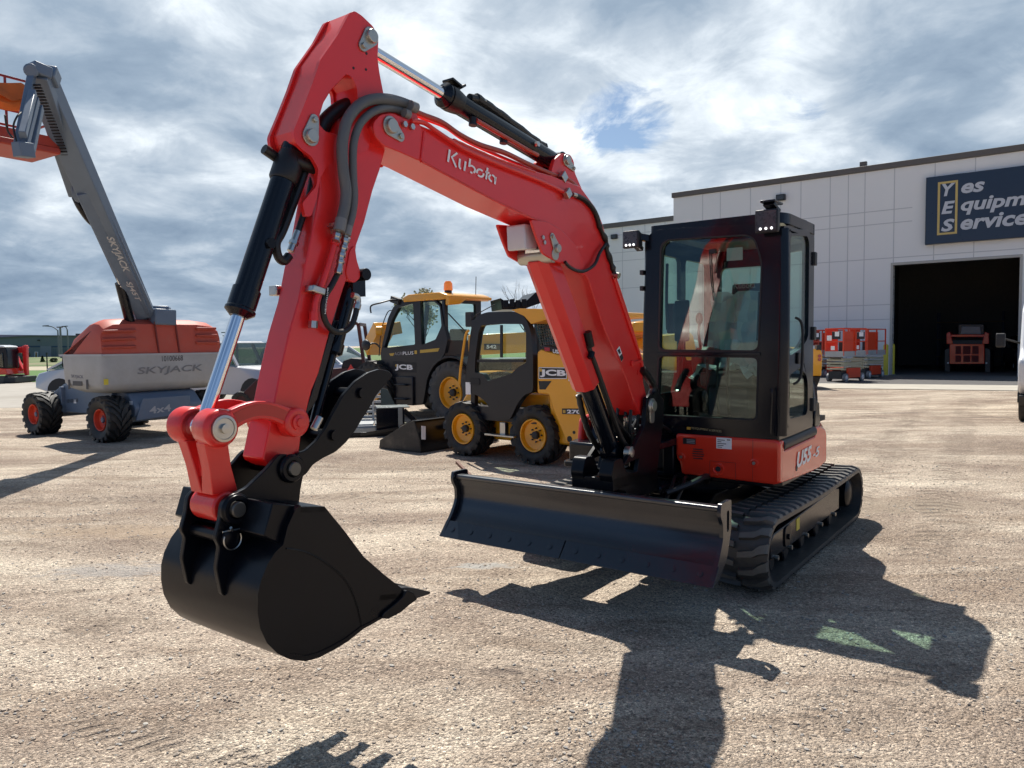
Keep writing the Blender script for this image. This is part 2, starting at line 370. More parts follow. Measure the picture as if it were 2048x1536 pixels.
def wheel(parent, c, ax, R, w, rim, rmat, face, lugs=22, lugh=.03, hubmat=None, chev=.35, nb=8, dusty=False):
    """c: tyre centre; ax: unit axis; face: +1/-1 side of the rim"""
    c = V(c); ax = V(ax).normalized()*face; h = w/2
    b = MB(); b.lathe(c, ax, [(-h*.8, rim), (-h*.95, R*.75), (-h, R*.86), (-h*.85, R*.965), (-h*.4, R), (h*.4, R), (h*.85, R*.965), (h, R*.86), (h*.96, R*.74), (h*.8, rim+.015), (h*.72, rim), (h*.3, rim*.98)], 40, False)
    d, u, q = basis(ax)
    for i in range(lugs):
        for sd in (-1, 1):
            a0 = 2*PI*(i+(.5 if sd > 0 else 0))/lugs; vs = []
            wd = 2*PI/lugs*.26
            for t, da, rr in ((.02, -chev*.55, R), (.55, 0, R), (.97, chev*.25, R*.96), (1.0, chev*.3, R*.86)):
                for e in (-wd, wd):
                    for rad in (rr-.012, rr+lugh*(1 if t < .99 else .3)):
                        a = a0+da*2*PI/lugs*2+e; vs.append(c+d*(sd*h*t)+(u*math.cos(a)+q*math.sin(a))*rad)
            fs = []
            for k in range(3):
                o = k*4; fs += [(o+1, o+3, o+7, o+5), (o, o+1, o+5, o+4), (o+2, o+6, o+7, o+3)]
            fs += [(0, 2, 3, 1), (12, 13, 15, 14)]
            b.add(vs, fs)
    t = b.build('wheel', mat('dusty_rubber', (.085, .083, .08), .8, var=.4, bump=.3, dirt=.5) if dusty else RUB, parent, sm=40)
    r = MB(); r.lathe(c, ax, [(h*.25, rim*.97), (h*.80, rim*.985), (h*.86, rim*.96), (h*.83, rim*.9), (h*.45, rim*.84), (h*.38, rim*.62), (h*.30, rim*.5), (h*.32, 0.001)], 36, False); 
    ro = r.build('rim', rmat, t, sm=30)
    hb = MB(); hb.lathe(c, ax, [(h*.3, rim*.24), (h*.62, rim*.22), (h*.66, rim*.16), (h*.66, .001)], 20, False)
    for i in range(nb):
        a = 2*PI*i/nb; p = c+(u*math.cos(a)+q*math.sin(a))*rim*.40; hb.cyl(p+d*h*.28, p+d*h*.46, rim*.05, n=6)
    hb.build('hub', hubmat or DGREY, t)
    return t
# ================================================================= ground and setting
GX = {}
def ground_h(x, y):
    r = math.hypot(x, y); k = max(0, min(1, (16-r)/8))
    if k <= 0: return 0.
    h = .011*mn.noise(V((x*1.1, y*1.6, 0)))+.006*mn.noise(V((x*4, y*4, 3)))+.005*mn.noise(V((x*11, y*11, 5)))+.0035*mn.noise(V((x*26, y*26, 9)))
    return (h-.006)*k
def grade(lo, hi, fine_lo, fine_hi, st):
    a = [fine_lo]
    while a[-1] < fine_hi: a.append(a[-1]+st)
    s_ = st
    while a[-1] < hi: s_ *= 1.16; a.append(min(hi, a[-1]+s_))
    s_ = st; b = [fine_lo]
    while b[-1] > lo: s_ *= 1.16; b.append(max(lo, b[-1]-s_))
    return list(reversed(b[1:]))+a
def gravelmat():
    M = bpy.data.materials.new('gravel'); M.use_nodes = True; nt = M.node_tree; N = nt.nodes; L = nt.links; b = N['Principled BSDF']
    tc = N.new('ShaderNodeTexCoord').outputs['Object']
    def nz(sc, det=6, rough=.6, stretch=None, rot=0, dist=0):
        t = N.new('ShaderNodeTexNoise'); t.inputs['Scale'].default_value = sc; t.inputs['Detail'].default_value = det; t.inputs['Roughness'].default_value = rough; t.inputs['Distortion'].default_value = dist
        if stretch:
            mp = N.new('ShaderNodeMapping'); mp.inputs['Scale'].default_value = stretch; mp.inputs['Rotation'].default_value = (0, 0, rot); L.new(tc, mp.inputs[0]); L.new(mp.outputs[0], t.inputs['Vector'])
        else: L.new(tc, t.inputs['Vector'])
        return t.outputs['Fac']
    def rp(src, pts):
        x = N.new('ShaderNodeValToRGB'); L.new(src, x.inputs[0]); e = x.color_ramp.elements
        while len(e) < len(pts): e.new(.5)
        for i, (p, c) in enumerate(pts): e[i].position = p; e[i].color = (*c, 1)
        return x.outputs[0]
    def mx(f, a, c, mode='MIX'):
        x = N.new('ShaderNodeMix'); x.data_type = 'RGBA'; x.blend_type = mode
        for i, q in ((0, f), (6, a), (7, c)):
            if hasattr(q, 'links'): L.new(q, x.inputs[i])
            else: x.inputs[i].default_value = q if i == 0 else (*q, 1)
        return x.outputs[2]
    base = rp(nz(.5, 10, .68, (.6, 1.3, 1), .1, .5), [(.36, (.35, .275, .225)), (.50, (.58, .49, .405)), (.63, (.82, .73, .61))])
    mud = rp(nz(1.3, 9, .7, (.35, 1.5, 1), .25, .6), [(.50, (0, 0, 0)), (.66, (1, 1, 1))])
    c = mx(mud, base, (.42, .335, .265))
    mm = N.new('ShaderNodeMath'); mm.operation = 'MULTIPLY'; L.new(rp(nz(.8, 8, .72, (.5, 1.6, 1), -.3, 1.), [(.54, (0, 0, 0)), (.64, (1, 1, 1))]), mm.inputs[0]); mm.inputs[1].default_value = .6
    c = mx(mm.outputs[0], c, (.28, .225, .18))
    # stones of several sizes, each with its own tone
    def vor(sc, amt, lo, hi, c):
        v = N.new('ShaderNodeTexVoronoi'); v.inputs['Scale'].default_value = sc; L.new(tc, v.inputs['Vector'])
        sp = N.new('ShaderNodeSeparateColor'); L.new(v.outputs['Color'], sp.inputs[0])
        return mx(amt, c, rp(sp.outputs[0], [(0, lo), (.35, (.9, .88, .86)), (.8, (1.05, 1.03, 1.0)), (1, hi)]), 'MULTIPLY'), v
    c, v1 = vor(85, .70, (.30, .28, .27), (1.75, 1.75, 1.7), c)
    c, v2 = vor(190, .85, (.45, .44, .43), (1.6, 1.6, 1.55), c)
    c, v3 = vor(42, .22, (.55, .52, .50), (1.5, 1.5, 1.45), c)
    sp = rp(nz(240, 3, .7), [(.36, (.45, .43, .42)), (.52, (1, 1, 1)), (.72, (1.25, 1.24, 1.2))])
    c = mx(.6, c, sp, 'MULTIPLY')
    # pale dried lime / puddle patches
    def patch(cx, cy, rx, ry, c, col, amt):
        mp = N.new('ShaderNodeMapping'); mp.vector_type = 'TEXTURE'; mp.inputs['Location'].default_value = (cx, cy, 0); mp.inputs['Scale'].default_value = (rx, ry, 1); L.new(tc, mp.inputs[0])
        ln = N.new('ShaderNodeVectorMath'); ln.operation = 'LENGTH'; L.new(mp.outputs[0], ln.inputs[0])
        s1 = N.new('ShaderNodeMath'); s1.operation = 'SUBTRACT'; s1.inputs[0].default_value = 1.25; L.new(ln.outputs['Value'], s1.inputs[1])
        s2 = N.new('ShaderNodeMath'); s2.operation = 'MULTIPLY'; L.new(s1.outputs[0], s2.inputs[0]); L.new(nz(5, 9, .75, (1, 3, 1)), s2.inputs[1])
        r2 = rp(s2.outputs[0], [(.38, (0, 0, 0)), (.5, (1, 1, 1))])
        s3 = N.new('ShaderNodeMath'); s3.operation = 'MULTIPLY'; L.new(r2, s3.inputs[0]); s3.inputs[1].default_value = amt
        return mx(s3.outputs[0], c, col)
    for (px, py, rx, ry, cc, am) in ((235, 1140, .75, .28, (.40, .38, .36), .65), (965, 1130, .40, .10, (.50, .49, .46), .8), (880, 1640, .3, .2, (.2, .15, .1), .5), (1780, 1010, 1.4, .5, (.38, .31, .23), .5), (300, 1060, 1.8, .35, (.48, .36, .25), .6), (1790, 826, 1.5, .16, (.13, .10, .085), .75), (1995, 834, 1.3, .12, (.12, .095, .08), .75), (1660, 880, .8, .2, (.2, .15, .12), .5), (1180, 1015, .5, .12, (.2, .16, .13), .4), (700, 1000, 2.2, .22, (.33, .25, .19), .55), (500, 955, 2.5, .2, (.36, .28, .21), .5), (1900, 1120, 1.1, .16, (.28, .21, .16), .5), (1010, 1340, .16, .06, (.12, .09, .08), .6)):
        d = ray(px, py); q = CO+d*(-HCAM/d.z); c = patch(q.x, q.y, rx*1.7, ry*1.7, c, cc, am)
    ruts = []
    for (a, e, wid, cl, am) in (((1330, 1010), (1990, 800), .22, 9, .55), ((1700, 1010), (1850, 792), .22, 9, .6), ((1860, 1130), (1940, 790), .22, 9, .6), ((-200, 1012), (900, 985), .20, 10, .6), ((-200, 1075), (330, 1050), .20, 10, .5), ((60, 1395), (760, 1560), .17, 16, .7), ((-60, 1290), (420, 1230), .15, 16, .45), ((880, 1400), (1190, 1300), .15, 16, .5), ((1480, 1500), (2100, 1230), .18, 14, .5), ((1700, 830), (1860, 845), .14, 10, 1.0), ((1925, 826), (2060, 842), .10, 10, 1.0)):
        da = ray(*a); A_ = CO+da*(-HCAM/da.z); de = ray(*e); E_ = CO+de*(-HCAM/de.z); ct = (A_+E_)/2; dl = E_-A_
        mp = N.new('ShaderNodeMapping'); mp.vector_type = 'TEXTURE'; mp.inputs['Location'].default_value = (ct.x, ct.y, 0); mp.inputs['Rotation'].default_value = (0, 0, math.atan2(dl.y, dl.x)); L.new(tc, mp.inputs[0])
        wn = N.new('ShaderNodeTexNoise'); wn.inputs['Scale'].default_value = .7; L.new(tc, wn.inputs['Vector'])
        sp_ = N.new('ShaderNodeSeparateXYZ'); L.new(mp.outputs[0], sp_.inputs[0])
        def M_(op, x, y=None, z_=None):
            q = N.new('ShaderNodeMath'); q.operation = op
            for i_, v_ in enumerate((x, y, z_)):
                if v_ is None: continue
                if hasattr(v_, 'links'): L.new(v_, q.inputs[i_])
                else: q.inputs[i_].default_value = v_
            return q.outputs[0]
        vv_ = M_('ABSOLUTE', M_('ADD', sp_.outputs[1], M_('MULTIPLY', M_('SUBTRACT', wn.outputs['Fac'], .5), .5)))
        mk = M_('MULTIPLY', M_('MINIMUM', M_('MAXIMUM', M_('MULTIPLY', M_('SUBTRACT', wid, vv_), 18.), 0.), 1.), M_('MINIMUM', M_('MAXIMUM', M_('MULTIPLY', M_('SUBTRACT', dl.length/2, M_('ABSOLUTE', sp_.outputs[0])), 2.), 0.), 1.))
        mk = M_('MULTIPLY', mk, rp(nz(1.7, 7, .7), [(.40, (.0, .0, .0)), (.56, (1, 1, 1))]))
        ph = M_('SINE', M_('MULTIPLY', M_('ADD', sp_.outputs[0], M_('MULTIPLY', vv_, .6)), cl*4.2))
        bar = M_('MINIMUM', M_('MAXIMUM', M_('MULTIPLY', ph, 1.6), -1.), 1.)
        ruts.append(M_('MULTIPLY', M_('MULTIPLY_ADD', bar, .6, -.5), M_('MULTIPLY', mk, am*2.6)))
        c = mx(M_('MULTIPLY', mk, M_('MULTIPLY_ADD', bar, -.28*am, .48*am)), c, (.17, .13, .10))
    L.new(c, b.inputs['Base Color']); b.inputs['Roughness'].default_value = .9; b.inputs['Specular IOR Level'].default_value = .25
    h = N.new('ShaderNodeMath'); h.operation = 'MULTIPLY_ADD'; L.new(v1.outputs['Distance'], h.inputs[0]); h.inputs[1].default_value = -1.0; L.new(nz(55, 7, .75), h.inputs[2])
    h2 = N.new('ShaderNodeMath'); h2.operation = 'MULTIPLY_ADD'; L.new(v2.outputs['Distance'], h2.inputs[0]); h2.inputs[1].default_value = -.5; L.new(h.outputs[0], h2.inputs[2])
    h0 = N.new('ShaderNodeMath'); h0.operation = 'MULTIPLY_ADD'; L.new(v3.outputs['Distance'], h0.inputs[0]); h0.inputs[1].default_value = -1.1; L.new(h2.outputs[0], h0.inputs[2]); h2 = h0
    # cleated wheel ruts
    wv = N.new('ShaderNodeTexWave'); wv.wave_type = 'BANDS'; wv.inputs['Scale'].default_value = 3.0; wv.inputs['Distortion'].default_value = 6; wv.inputs['Detail'].default_value = 5; wv.inputs['Detail Scale'].default_value = 1.5
    mp = N.new('ShaderNodeMapping'); mp.inputs['Rotation'].default_value = (0, 0, 1.15); L.new(tc, mp.inputs[0]); L.new(mp.outputs[0], wv.inputs['Vector'])
    h3 = N.new('ShaderNodeMath'); h3.operation = 'MULTIPLY_ADD'; L.new(wv.outputs['Fac'], h3.inputs[0]); h3.inputs[1].default_value = .25; L.new(h2.outputs[0], h3.inputs[2])
    for r__ in ruts:
        ad = N.new('ShaderNodeMath'); ad.operation = 'ADD'; L.new(h3.outputs[0], ad.inputs[0]); L.new(r__, ad.inputs[1]); h3 = ad
    bp = N.new('ShaderNodeBump'); bp.inputs['Strength'].default_value = .9; bp.inputs['Distance'].default_value = .012; L.new(h3.outputs[0], bp.inputs['Height']); L.new(bp.outputs[0], b.inputs['Normal'])
    return M
def flatmat(name, c1, c2, sc, rough=.9, c3=None, sc2=.3, bump=.3):
    M = bpy.data.materials.new(name); M.use_nodes = True; nt = M.node_tree; N = nt.nodes; L = nt.links; b = N['Principled BSDF']; tc = N.new('ShaderNodeTexCoord').outputs['Object']
    t = N.new('ShaderNodeTexNoise'); t.inputs['Scale'].default_value = sc; t.inputs['Detail'].default_value = 9; t.inputs['Roughness'].default_value = .7; L.new(tc, t.inputs['Vector'])
    r = N.new('ShaderNodeValToRGB'); r.color_ramp.elements[0].position = .35; r.color_ramp.elements[0].color = (*c1, 1); r.color_ramp.elements[1].position = .65; r.color_ramp.elements[1].color = (*c2, 1); L.new(t.outputs['Fac'], r.inputs[0]); last = r.outputs[0]
    if c3:
        t2 = N.new('ShaderNodeTexNoise'); t2.inputs['Scale'].default_value = sc2; t2.inputs['Detail'].default_value = 6; L.new(tc, t2.inputs['Vector'])
        r2 = N.new('ShaderNodeValToRGB'); r2.color_ramp.elements[0].position = .45; r2.color_ramp.elements[1].position = .62; L.new(t2.outputs['Fac'], r2.inputs[0])
        m = N.new('ShaderNodeMix'); m.data_type = 'RGBA'; L.new(r2.outputs[0], m.inputs[0]); L.new(last, m.inputs[6]); m.inputs[7].default_value = (*c3, 1); last = m.outputs[2]
    L.new(last, b.inputs['Base Color']); b.inputs['Roughness'].default_value = rough
    bp = N.new('ShaderNodeBump'); bp.inputs['Strength'].default_value = bump; bp.inputs['Distance'].default_value = .02; L.new(t.outputs['Fac'], bp.inputs['Height']); L.new(bp.outputs[0], b.inputs['Normal'])
    return M
def make_ground():
    xs = grade(-1500, 1500, -4.5, 4.5, .045); ys = grade(-600, 2500, 1.5, 8.5, .045)
    vs = [(x, y, ground_h(x, y)) for y in ys for x in xs]; n = len(xs)
    fs = [(j*n+i, j*n+i+1, (j+1)*n+i+1, (j+1)*n+i) for j in range(len(ys)-1) for i in range(n-1)]
    b = MB(); b.add(vs, fs); o = b.build('ground', gravelmat(), sm=180); o['kind'] = 'structure'
    def sheet(name, poly, z, m, th=.0):
        q = MB(); q.add([(x, y, z) for x, y in poly], [tuple(range(len(poly)))]); o = q.build(name, m); o['kind'] = 'structure'; return o
    sheet('concrete_road', [(-140, 22.3), (-3, 21.2), (3.5, 25), (4, 38), (-140, 37.0)], .004, flatmat('road_pale', (.33, .30, .26), (.40, .37, .325), 1.1, .85, (.30, .27, .23), .25))
    sheet('far_ground', [(-600, 37), (14, 38), (14, 600), (-600, 600)], .004, flatmat('far_grass', (.06, .12, .022), (.10, .17, .035), .8, .9))
    sheet('lawn', [(-140, 37), (-4, 38), (-4, 59), (-140, 57)], .012, flatmat('lawn_green', (.052, .125, .015), (.085, .185, .028), 3, .9))
    sheet('side_road', [(-200, 57), (0, 59), (0, 72), (-200, 72)], .020, flatmat('verge_tan', (.36, .31, .22), (.44, .38, .27), 2, .9))
    # green bank in front of the far building
    b = MB(); xs = [-150+i*4 for i in range(32)]; yy = [73, 80, 90, 102, 114, 124, 132]; vs = []
    for y in yy:
        for x in xs: vs.append((x, y, .03+1.0*math.sin(PI*(y-73)/59)*max(.05, math.exp(-((x+68)/22)**2))*.55+.12*mn.noise(V((x*.1, y*.1, 0)))*(0 if y in (73, 132) else 1)))
    n = len(xs); b.add(vs, [(j*n+i, j*n+i+1, (j+1)*n+i+1, (j+1)*n+i) for j in range(len(yy)-1) for i in range(n-1)])
    o = b.build('grass_bank', flatmat('bank_green', (.07, .12, .03), (.12, .17, .05), .6, .9, (.19, .18, .09), .12), sm=180); o['kind'] = 'structure'
make_ground()
def make_stones():
    rs = random.Random(3); b = MB()
    ico = [V(p).normalized() for p in ((0, 0, 1), (.9, 0, .35), (.28, .85, .4), (-.72, .52, .45), (-.75, -.5, .3), (.25, -.85, .45), (.6, .5, -.6), (-.4, .6, -.7), (-.7, -.3, -.65), (.1, -.7, -.7), (.7, -.4, -.6))]
    fs = [(0, 1, 2), (0, 2, 3), (0, 3, 4), (0, 4, 5), (0, 5, 1), (1, 6, 2), (2, 7, 3), (3, 8, 4), (4, 9, 5), (5, 10, 1), (2, 6, 7), (3, 7, 8), (4, 8, 9), (5, 9, 10), (1, 10, 6)]
    n = 0
    while n < 12000:
        r = 1.9*math.exp(rs.random()*1.85); a = rs.uniform(-.68, .68); x = r*math.sin(a); y = r*math.cos(a)
        dens = mn.noise(V((x*1.3, y*1.3, 4)))*.5+.5+.35*mn.noise(V((x*5, y*5, 8)))
        if rs.random() > dens**2*1.5: continue
        s = .0028*math.exp(abs(rs.gauss(0, .55)))*(1+.12*r); s = min(s, .010)
        z = ground_h(x, y)+s*.25; ca, sa = math.cos(rs.random()*6.3), math.sin(rs.random()*6.3); sx, sy, sz = rs.uniform(.8, 1.5), rs.uniform(.6, 1.1), rs.uniform(.45, .8)
        vs = []
        for p in ico:
            q = V((p.x*sx, p.y*sy, p.z*sz))*s*rs.uniform(.85, 1.15); vs.append((x+q.x*ca-q.y*sa, y+q.x*sa+q.y*ca, z+q.z))
        b.mi(rs.choice((0, 0, 0, 0, 1, 2))); b.add(vs, fs); n += 1
    o = b.build('gravel_stones', [mat('stone_tan', (.42, .35, .28), .85, var=.35, vs=9), mat('stone_grey', (.32, .30, .28), .8, var=.4, vs=9), mat('stone_pale', (.46, .43, .38), .85, var=.3, vs=9)], sm=20)
    tag(o, 'loose gravel stones strewn over the brown dirt yard', 'gravel', kind='stuff')
make_stones()

# ================================================================= excavator
E = Frame(1.515, 6.227, -2.207)
ex = thing('excavator', 'large orange red compact excavator with raised boom, black cab and front blade, filling the foreground', 'excavator', E)
NL = V((0, 1, 0)); NF = V((1, 0, 0)); UP = V((0, 0, 1))
def pts3(l, y): return [V((a, y, b)) for a, b in l]
def tr3(pp, y): return [E.y(a, b, y) for a, b in pp]
# ---- tracks
def belt_path(x0, x1, zt, r0, r1, n=14):
    """centreline-ish outer loop of a track, front at x1"""
    P = []
    for i in range(n+1): a = -PI/2+PI*i/n; P.append((x1-r1+r1*math.cos(a), r1+.0+r1*math.sin(a)))
    m = 16
    for i in range(1, m): t = i/m; P.append((x1-r1+(x0+r0-x1+r1)*t, 2*r1+(2*r0-2*r1)*t-.018*math.sin(PI*t)))
    for i in range(n+1): a = PI/2+PI*i/n; P.append((x0+r0+r0*math.cos(a), r0+r0*math.sin(a)))
    for i in range(1, m): t = i/m; P.append((x0+r0+(x1-r1-x0-r0)*t, .0))
    return P
def offs(P, d):
    n = len(P); out = []
    for i in range(n):
        a = V(P[i-1]); b = V(P[(i+1) % n]); t = (b-a).normalized(); out.append((P[i][0]-t.y*d, P[i][1]+t.x*d))
    return out
def make_track(y0, y1, side):
    P = belt_path(-1.66, 1.19, .5, .255, .255); PO = offs(P, .028); PI_ = offs(P, .062)
    b = MB(); n = len(P)
    def ring(PP, y): return [(p[0], y, p[1]) for p in PP]
    rings = [ring(PO, y0), ring(PO, y1), ring(PI_, y1), ring(PI_, y0), ring(PO, y0)]; b.loft(rings, cap=False)
    # lugs along arc length
    L = [0]
    for i in range(n): L.append(L[-1]+(V(P[(i+1) % n])-V(P[i])).length)
    T = L[-1]; k = int(T/.128); mid = (y0+y1)/2; ic = MB()
    def at(s):
        s %= T
        for i in range(n):
            if s <= L[i+1]: break
        t = (s-L[i])/(L[i+1]-L[i]); a = V(P[i]); c = V(P[(i+1) % n]); tg = (c-a).normalized(); return a+(c-a)*t, tg, V((-tg.y, tg.x))
    for j in range(k):
        s0 = T*j/k
        for sd in (-1, 1):
            ye = y1 if sd > 0 else y0; s1 = s0+(.064 if sd > 0 else 0); vs = []
            for q, (yy, ds, w, hgt) in enumerate(((mid+sd*.012, -.03, .024, .032), (mid+sd*.11, -.012, .030, .032), (ye-sd*.05, .018, .036, .032), (ye-sd*.004, .034, .046, .016), (ye+sd*.004, .036, .050, .0))):
                for e, hh in ((-w, .03), (-w*.72, .03-hgt), (w*.72, .03-hgt), (w, .03)):
                    p, tg, nn = at(s1+ds+e); p = p+nn*hh
                    if p.y < 0.002: p.y = .002
                    vs.append((p.x, yy, p.y))
            fs = []
            for q in range(4):
                for r_ in (0, 2): o = q*4+r_; fs.append((o, o+1, o+5, o+4))
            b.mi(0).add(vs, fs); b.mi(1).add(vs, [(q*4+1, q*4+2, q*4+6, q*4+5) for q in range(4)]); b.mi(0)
        p, tg, nn = at(s0); p = p+nn*.062; a = p-V((0, 0)); 
        b.beam((p.x, mid-.04, p.y), (p.x, mid-.01, p.y), .03, .03, (nn.x, 0, nn.y)); b.beam((p.x, mid+.01, p.y), (p.x, mid+.04, p.y), .03, .03, (nn.x, 0, nn.y))
    t = b.build('track', [TRUB, mat('lug_top_rubber', (.135, .125, .11), .5, var=.4, bump=.3, bs=30, vs=12)], ex, sm=35)  # lug tops use a lighter rubber than the belt
    out = y1 if side > 0 else y0
    f = MB(); ya, yb = (y0+.09, y1-.075) if side > 0 else (y0+.075, y1-.09)
    f.ext([(-1.05, .17), (.85, .17), (.88, .30), (.78, .34), (-.9, .385), (-1.05, .36)], ya, yb)
    f.ext([(.60, .20), (1.05, .20), (1.08, .32), (.60, .32)], mid-.05, mid+.05)
    f.build('track_frame', BLK, t, bev=.012)
    w = MB(); w.lathe((.905, mid-.09, .255), (0, 1, 0), [(0, .10), (.01, .185), (.05, .19), (.07, .205), (.11, .205), (.13, .19), (.17, .185), (.18, .10)], 32); w.build('idler', SATIN, t)
    sp = MB(); N_ = 26; pr = []
    for i in range(N_*2): a = PI*i/N_; rr = .20 if i % 2 else .175; pr.append((-1.405+rr*math.cos(a), .257+rr*math.sin(a)))
    sp.ext(pr, mid-.02, mid+.02); sp.lathe((-1.405, mid-.05, .257), (0, 1, 0), [(-.06, .13), (.17, .13), (.19, .10), (.2, .02)], 28); sp.build('sprocket', SATIN, t)
    for x in (-.85, -.42, 0., .42, .74):
        r_ = MB(); r_.lathe((x, mid-.1, .125), (0, 1, 0), [(0, .05), (.01, .062), (.06, .062), (.07, .05), (.13, .05), (.14, .062), (.19, .062), (.2, .05)], 20)
        r_.build('roller', SATIN, t)
    bt = MB()
    for x in (-.85, -.42, 0., .42, .74):
        bt.cyl((x, out-side*.085, .165), (x, out-side*.055, .165), .018, n=6)
    bt.build('roller_bolt', ZINC, t)
    dd = MB(); dd.ext(rnd([(.18, .25), (.26, .25), (.26, .34), (.18, .34)], .012), out-side*.0735, out-side*.0715); dd.build('warning_label', YEL, t)
    pl = MB(); pl.ext(rnd([(.42, .19), (.56, .19), (.56, .34), (.42, .34)], .05), out-side*.085, out-side*.065); pl.cyl((.49, out-side*.07, .26), (.49, out-side*.05, .26), .022, n=6); pl.build('access_plate', SATIN, t, bev=.004)
    return t
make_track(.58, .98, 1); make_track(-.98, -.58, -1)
# ---- undercarriage
b = MB(); b.ext(rnd([(-.72, .24), (.72, .24), (.72, .40), (.45, .50), (-.5, .50), (-.72, .40)], .03), -.36, .36)
for sx in (-.52, .46):
    for sy in (-1, 1): b.beam((sx, sy*.30, .37), (sx*1.08, sy*.68, .27), .20, .15)
b.lathe((0, 0, .48), (0, 0, 1), [(0, .40), (.10, .40), (.10, .44), (.155, .44)], 40); uc = b.build('undercarriage_frame', SATIN, ex, bev=.012)
# ---- blade
BX = [(1.905, .735), (1.93, .745), (1.935, .715), (1.90, .66), (1.895, .60), (1.915, .53), (1.955, .465), (2.01, .415)]
b = MB(); front = [(1.930, .738), (1.918, .70), (1.892, .65), (1.882, .60), (1.892, .545), (1.918, .49), (1.955, .445), (1.995, .41), (2.02, .395)]
back = [(x-.022, z-.004) for x, z in reversed(front)]
b.ext(front+back, -.955, .955)
bl = b.build('dozer_blade', BLADEM, ex, bev=.002, sm=30)
b = MB(); b.ext(rnd([(1.865, .700), (1.935, .712), (1.935, .742), (1.868, .742)], .012), -.957, .957); b.build('top_rail', RAILM, bl, bev=.004)
for y0, y1 in ((-.985, -.004), (.004, .985)):
    b = MB(); b.ext([(2.005, .430), (2.088, .332), (2.076, .328), (1.975, .415)], y0, y1); ce = b.build('cutting_edge', BLADEM, bl, bev=.002)
    q = MB()
    for i in range(6):
        y = y0+.09+(y1-y0-.18)*i/5; d = V((.065, 0, .055)).normalized(); c = V((2.046, y, .386)); q.lathe(c, d, [(0, .017), (.0015, .017), (.002, .012)], 14)
    q.build('bolt_head', BLADEM, ce)
for sd in (-1, 1):
    pr = rnd([(1.80, .765), (1.955, .765), (1.965, .70), (1.925, .64), (1.925, .56), (1.975, .47), (2.035, .40), (2.09, .325), (1.98, .345), (1.86, .45), (1.80, .60)], .02)
    b = MB(); b.ext(pr, sd*.957, sd*.979, holes=[rnd([(1.835, .59), (1.87, .59), (1.87, .71), (1.835, .71)], .016)]); b.build('end_plate', BLADEM, bl, bev=.003)
b = MB(); b.ext([(1.875, .66), (1.62, .58), (1.60, .44), (1.93, .43), (1.87, .52)], -.80, .80); b.build('backing_box', SATIN, bl, bev=.006)
for sd in (-1, 1):
    b = MB(); b.ext([(.75, sd*.24), (.75, sd*.40), (1.62, sd*.62), (1.62, sd*.22)], .36, .42, 'z'); b.build('push_frame', SATIN, ex, bev=.006)
    b = MB(); b.beam((.70, sd*.30, .33), (1.80, sd*.42, .46), .10, .13); b.beam((1.80, sd*.42, .40), (1.80, sd*.42, .66), .08, .10); b.build('blade_arm', SATIN, ex, bev=.01)
b = MB(); b.cyl((.55, 0, .44), (1.25, 0, .54), .05); b.lathe((.55, 0, .44), (1, 0, .14), [(.68, .056), (.74, .056)], 20); b.build('blade_cylinder', SATIN, ex)
b = MB(); b.cyl((1.28, 0, .545), (1.82, 0, .60), .025); b.build('blade_rod', CHR, ex)
for y, z in ((.12, .62), (.2, .6), (-.1, .6)):
    b = MB(); b.tube([(.5, y, .58), (.75, y+.05, .66), (1.0, y+.12, .60), (1.2, y+.1, .50), (1.35, y*.4, .58)], .013, k=8); b.build('hose', HOSE, ex)
b = MB(); b.tube([(.62, .36, .62), (.78, .42, .69), (.95, .38, .66), (1.08, .25, .60)], .022, k=8); b.build('hose', HOSE, ex)
# ---- upper structure deck
def deck_poly(z0, z1, b, k=0):
    a = [(.66, -.86), (.66, .86), (.60, .905), (-.30, .905)]
    for i in range(1, 12): t = PI/2-(PI*i/12); a.append((-.42-.72*math.sin(PI*i/12)**.8, .905*math.cos(PI*i/12)))
    a += [(-.30, -.905), (.60, -.905)]; b.ext(a, z0, z1, 'z')
b = MB(); deck_poly(.632, .675, b); b.build('upper_deck', SATIN, ex, bev=.01)
# floor skirt under the cab (gloss black) 
b = MB(); b.ext([(-.14, .96), (.675, .96), (.675, 1.055), (-.14, 1.055)], -.13, .90)
b.build('cab_base', BLK, ex, bev=.012)
# red front/left panel
FR = rnd([(.19, .672), (.875, .660), (.915, .675), (.915, .955), (.89, .972), (.145, .972), (.145, .80), (.175, .76)], .022)
b = MB(); b.ext(FR, .62, .695, 'x', holes=[]); fp = b.build('front_panel', RPANEL, ex, bev=.018, seg=3)
b = MB(); b.ext([(.40, .975-.30), (.405, .675), (.405, .80), (.60, .80), (.60, .675)], .695, .6965, 'x'); 
gl_ = MB(); 
for (ya, yb, za, zb) in ((.412, .414, .675, .79), (.412, .605, .789, .791), (.604, .606, .675, .79), (.726, .728, .665, .965)): gl_.box(.6945, .6965, ya, yb, za, zb)
gl_.build('panel_seam', mat('seam_dark', (.12, .01, .008), .6), fp)
b = MB(); b.lathe((.692, .475, .735), (1, 0, 0), [(.0, .048), (.008, .044), (.009, .034), (.001, .028), (.002, .001)], 24); b.build('lock_boss', RPANEL, fp)
b = MB(); b.lathe((.694, .475, .735), (1, 0, 0), [(.0, .020), (.004, .019), (.005, .001)], 16); b.build('lock', DGREY, fp)
for y, z in ((.19, .80), (.735, .80)):
    b = MB(); b.lathe((.692, y, z), (1, 0, 0), [(0, .034), (.006, .030), (.007, .02), (.002, .018), (.002, .001)], 20); q = b.build('latch_boss', RPANEL, fp)
    b = MB(); b.cyl((.692, y, z), (.704, y, z), .011, n=12); b.build('latch', ZINC, fp)
b = MB()
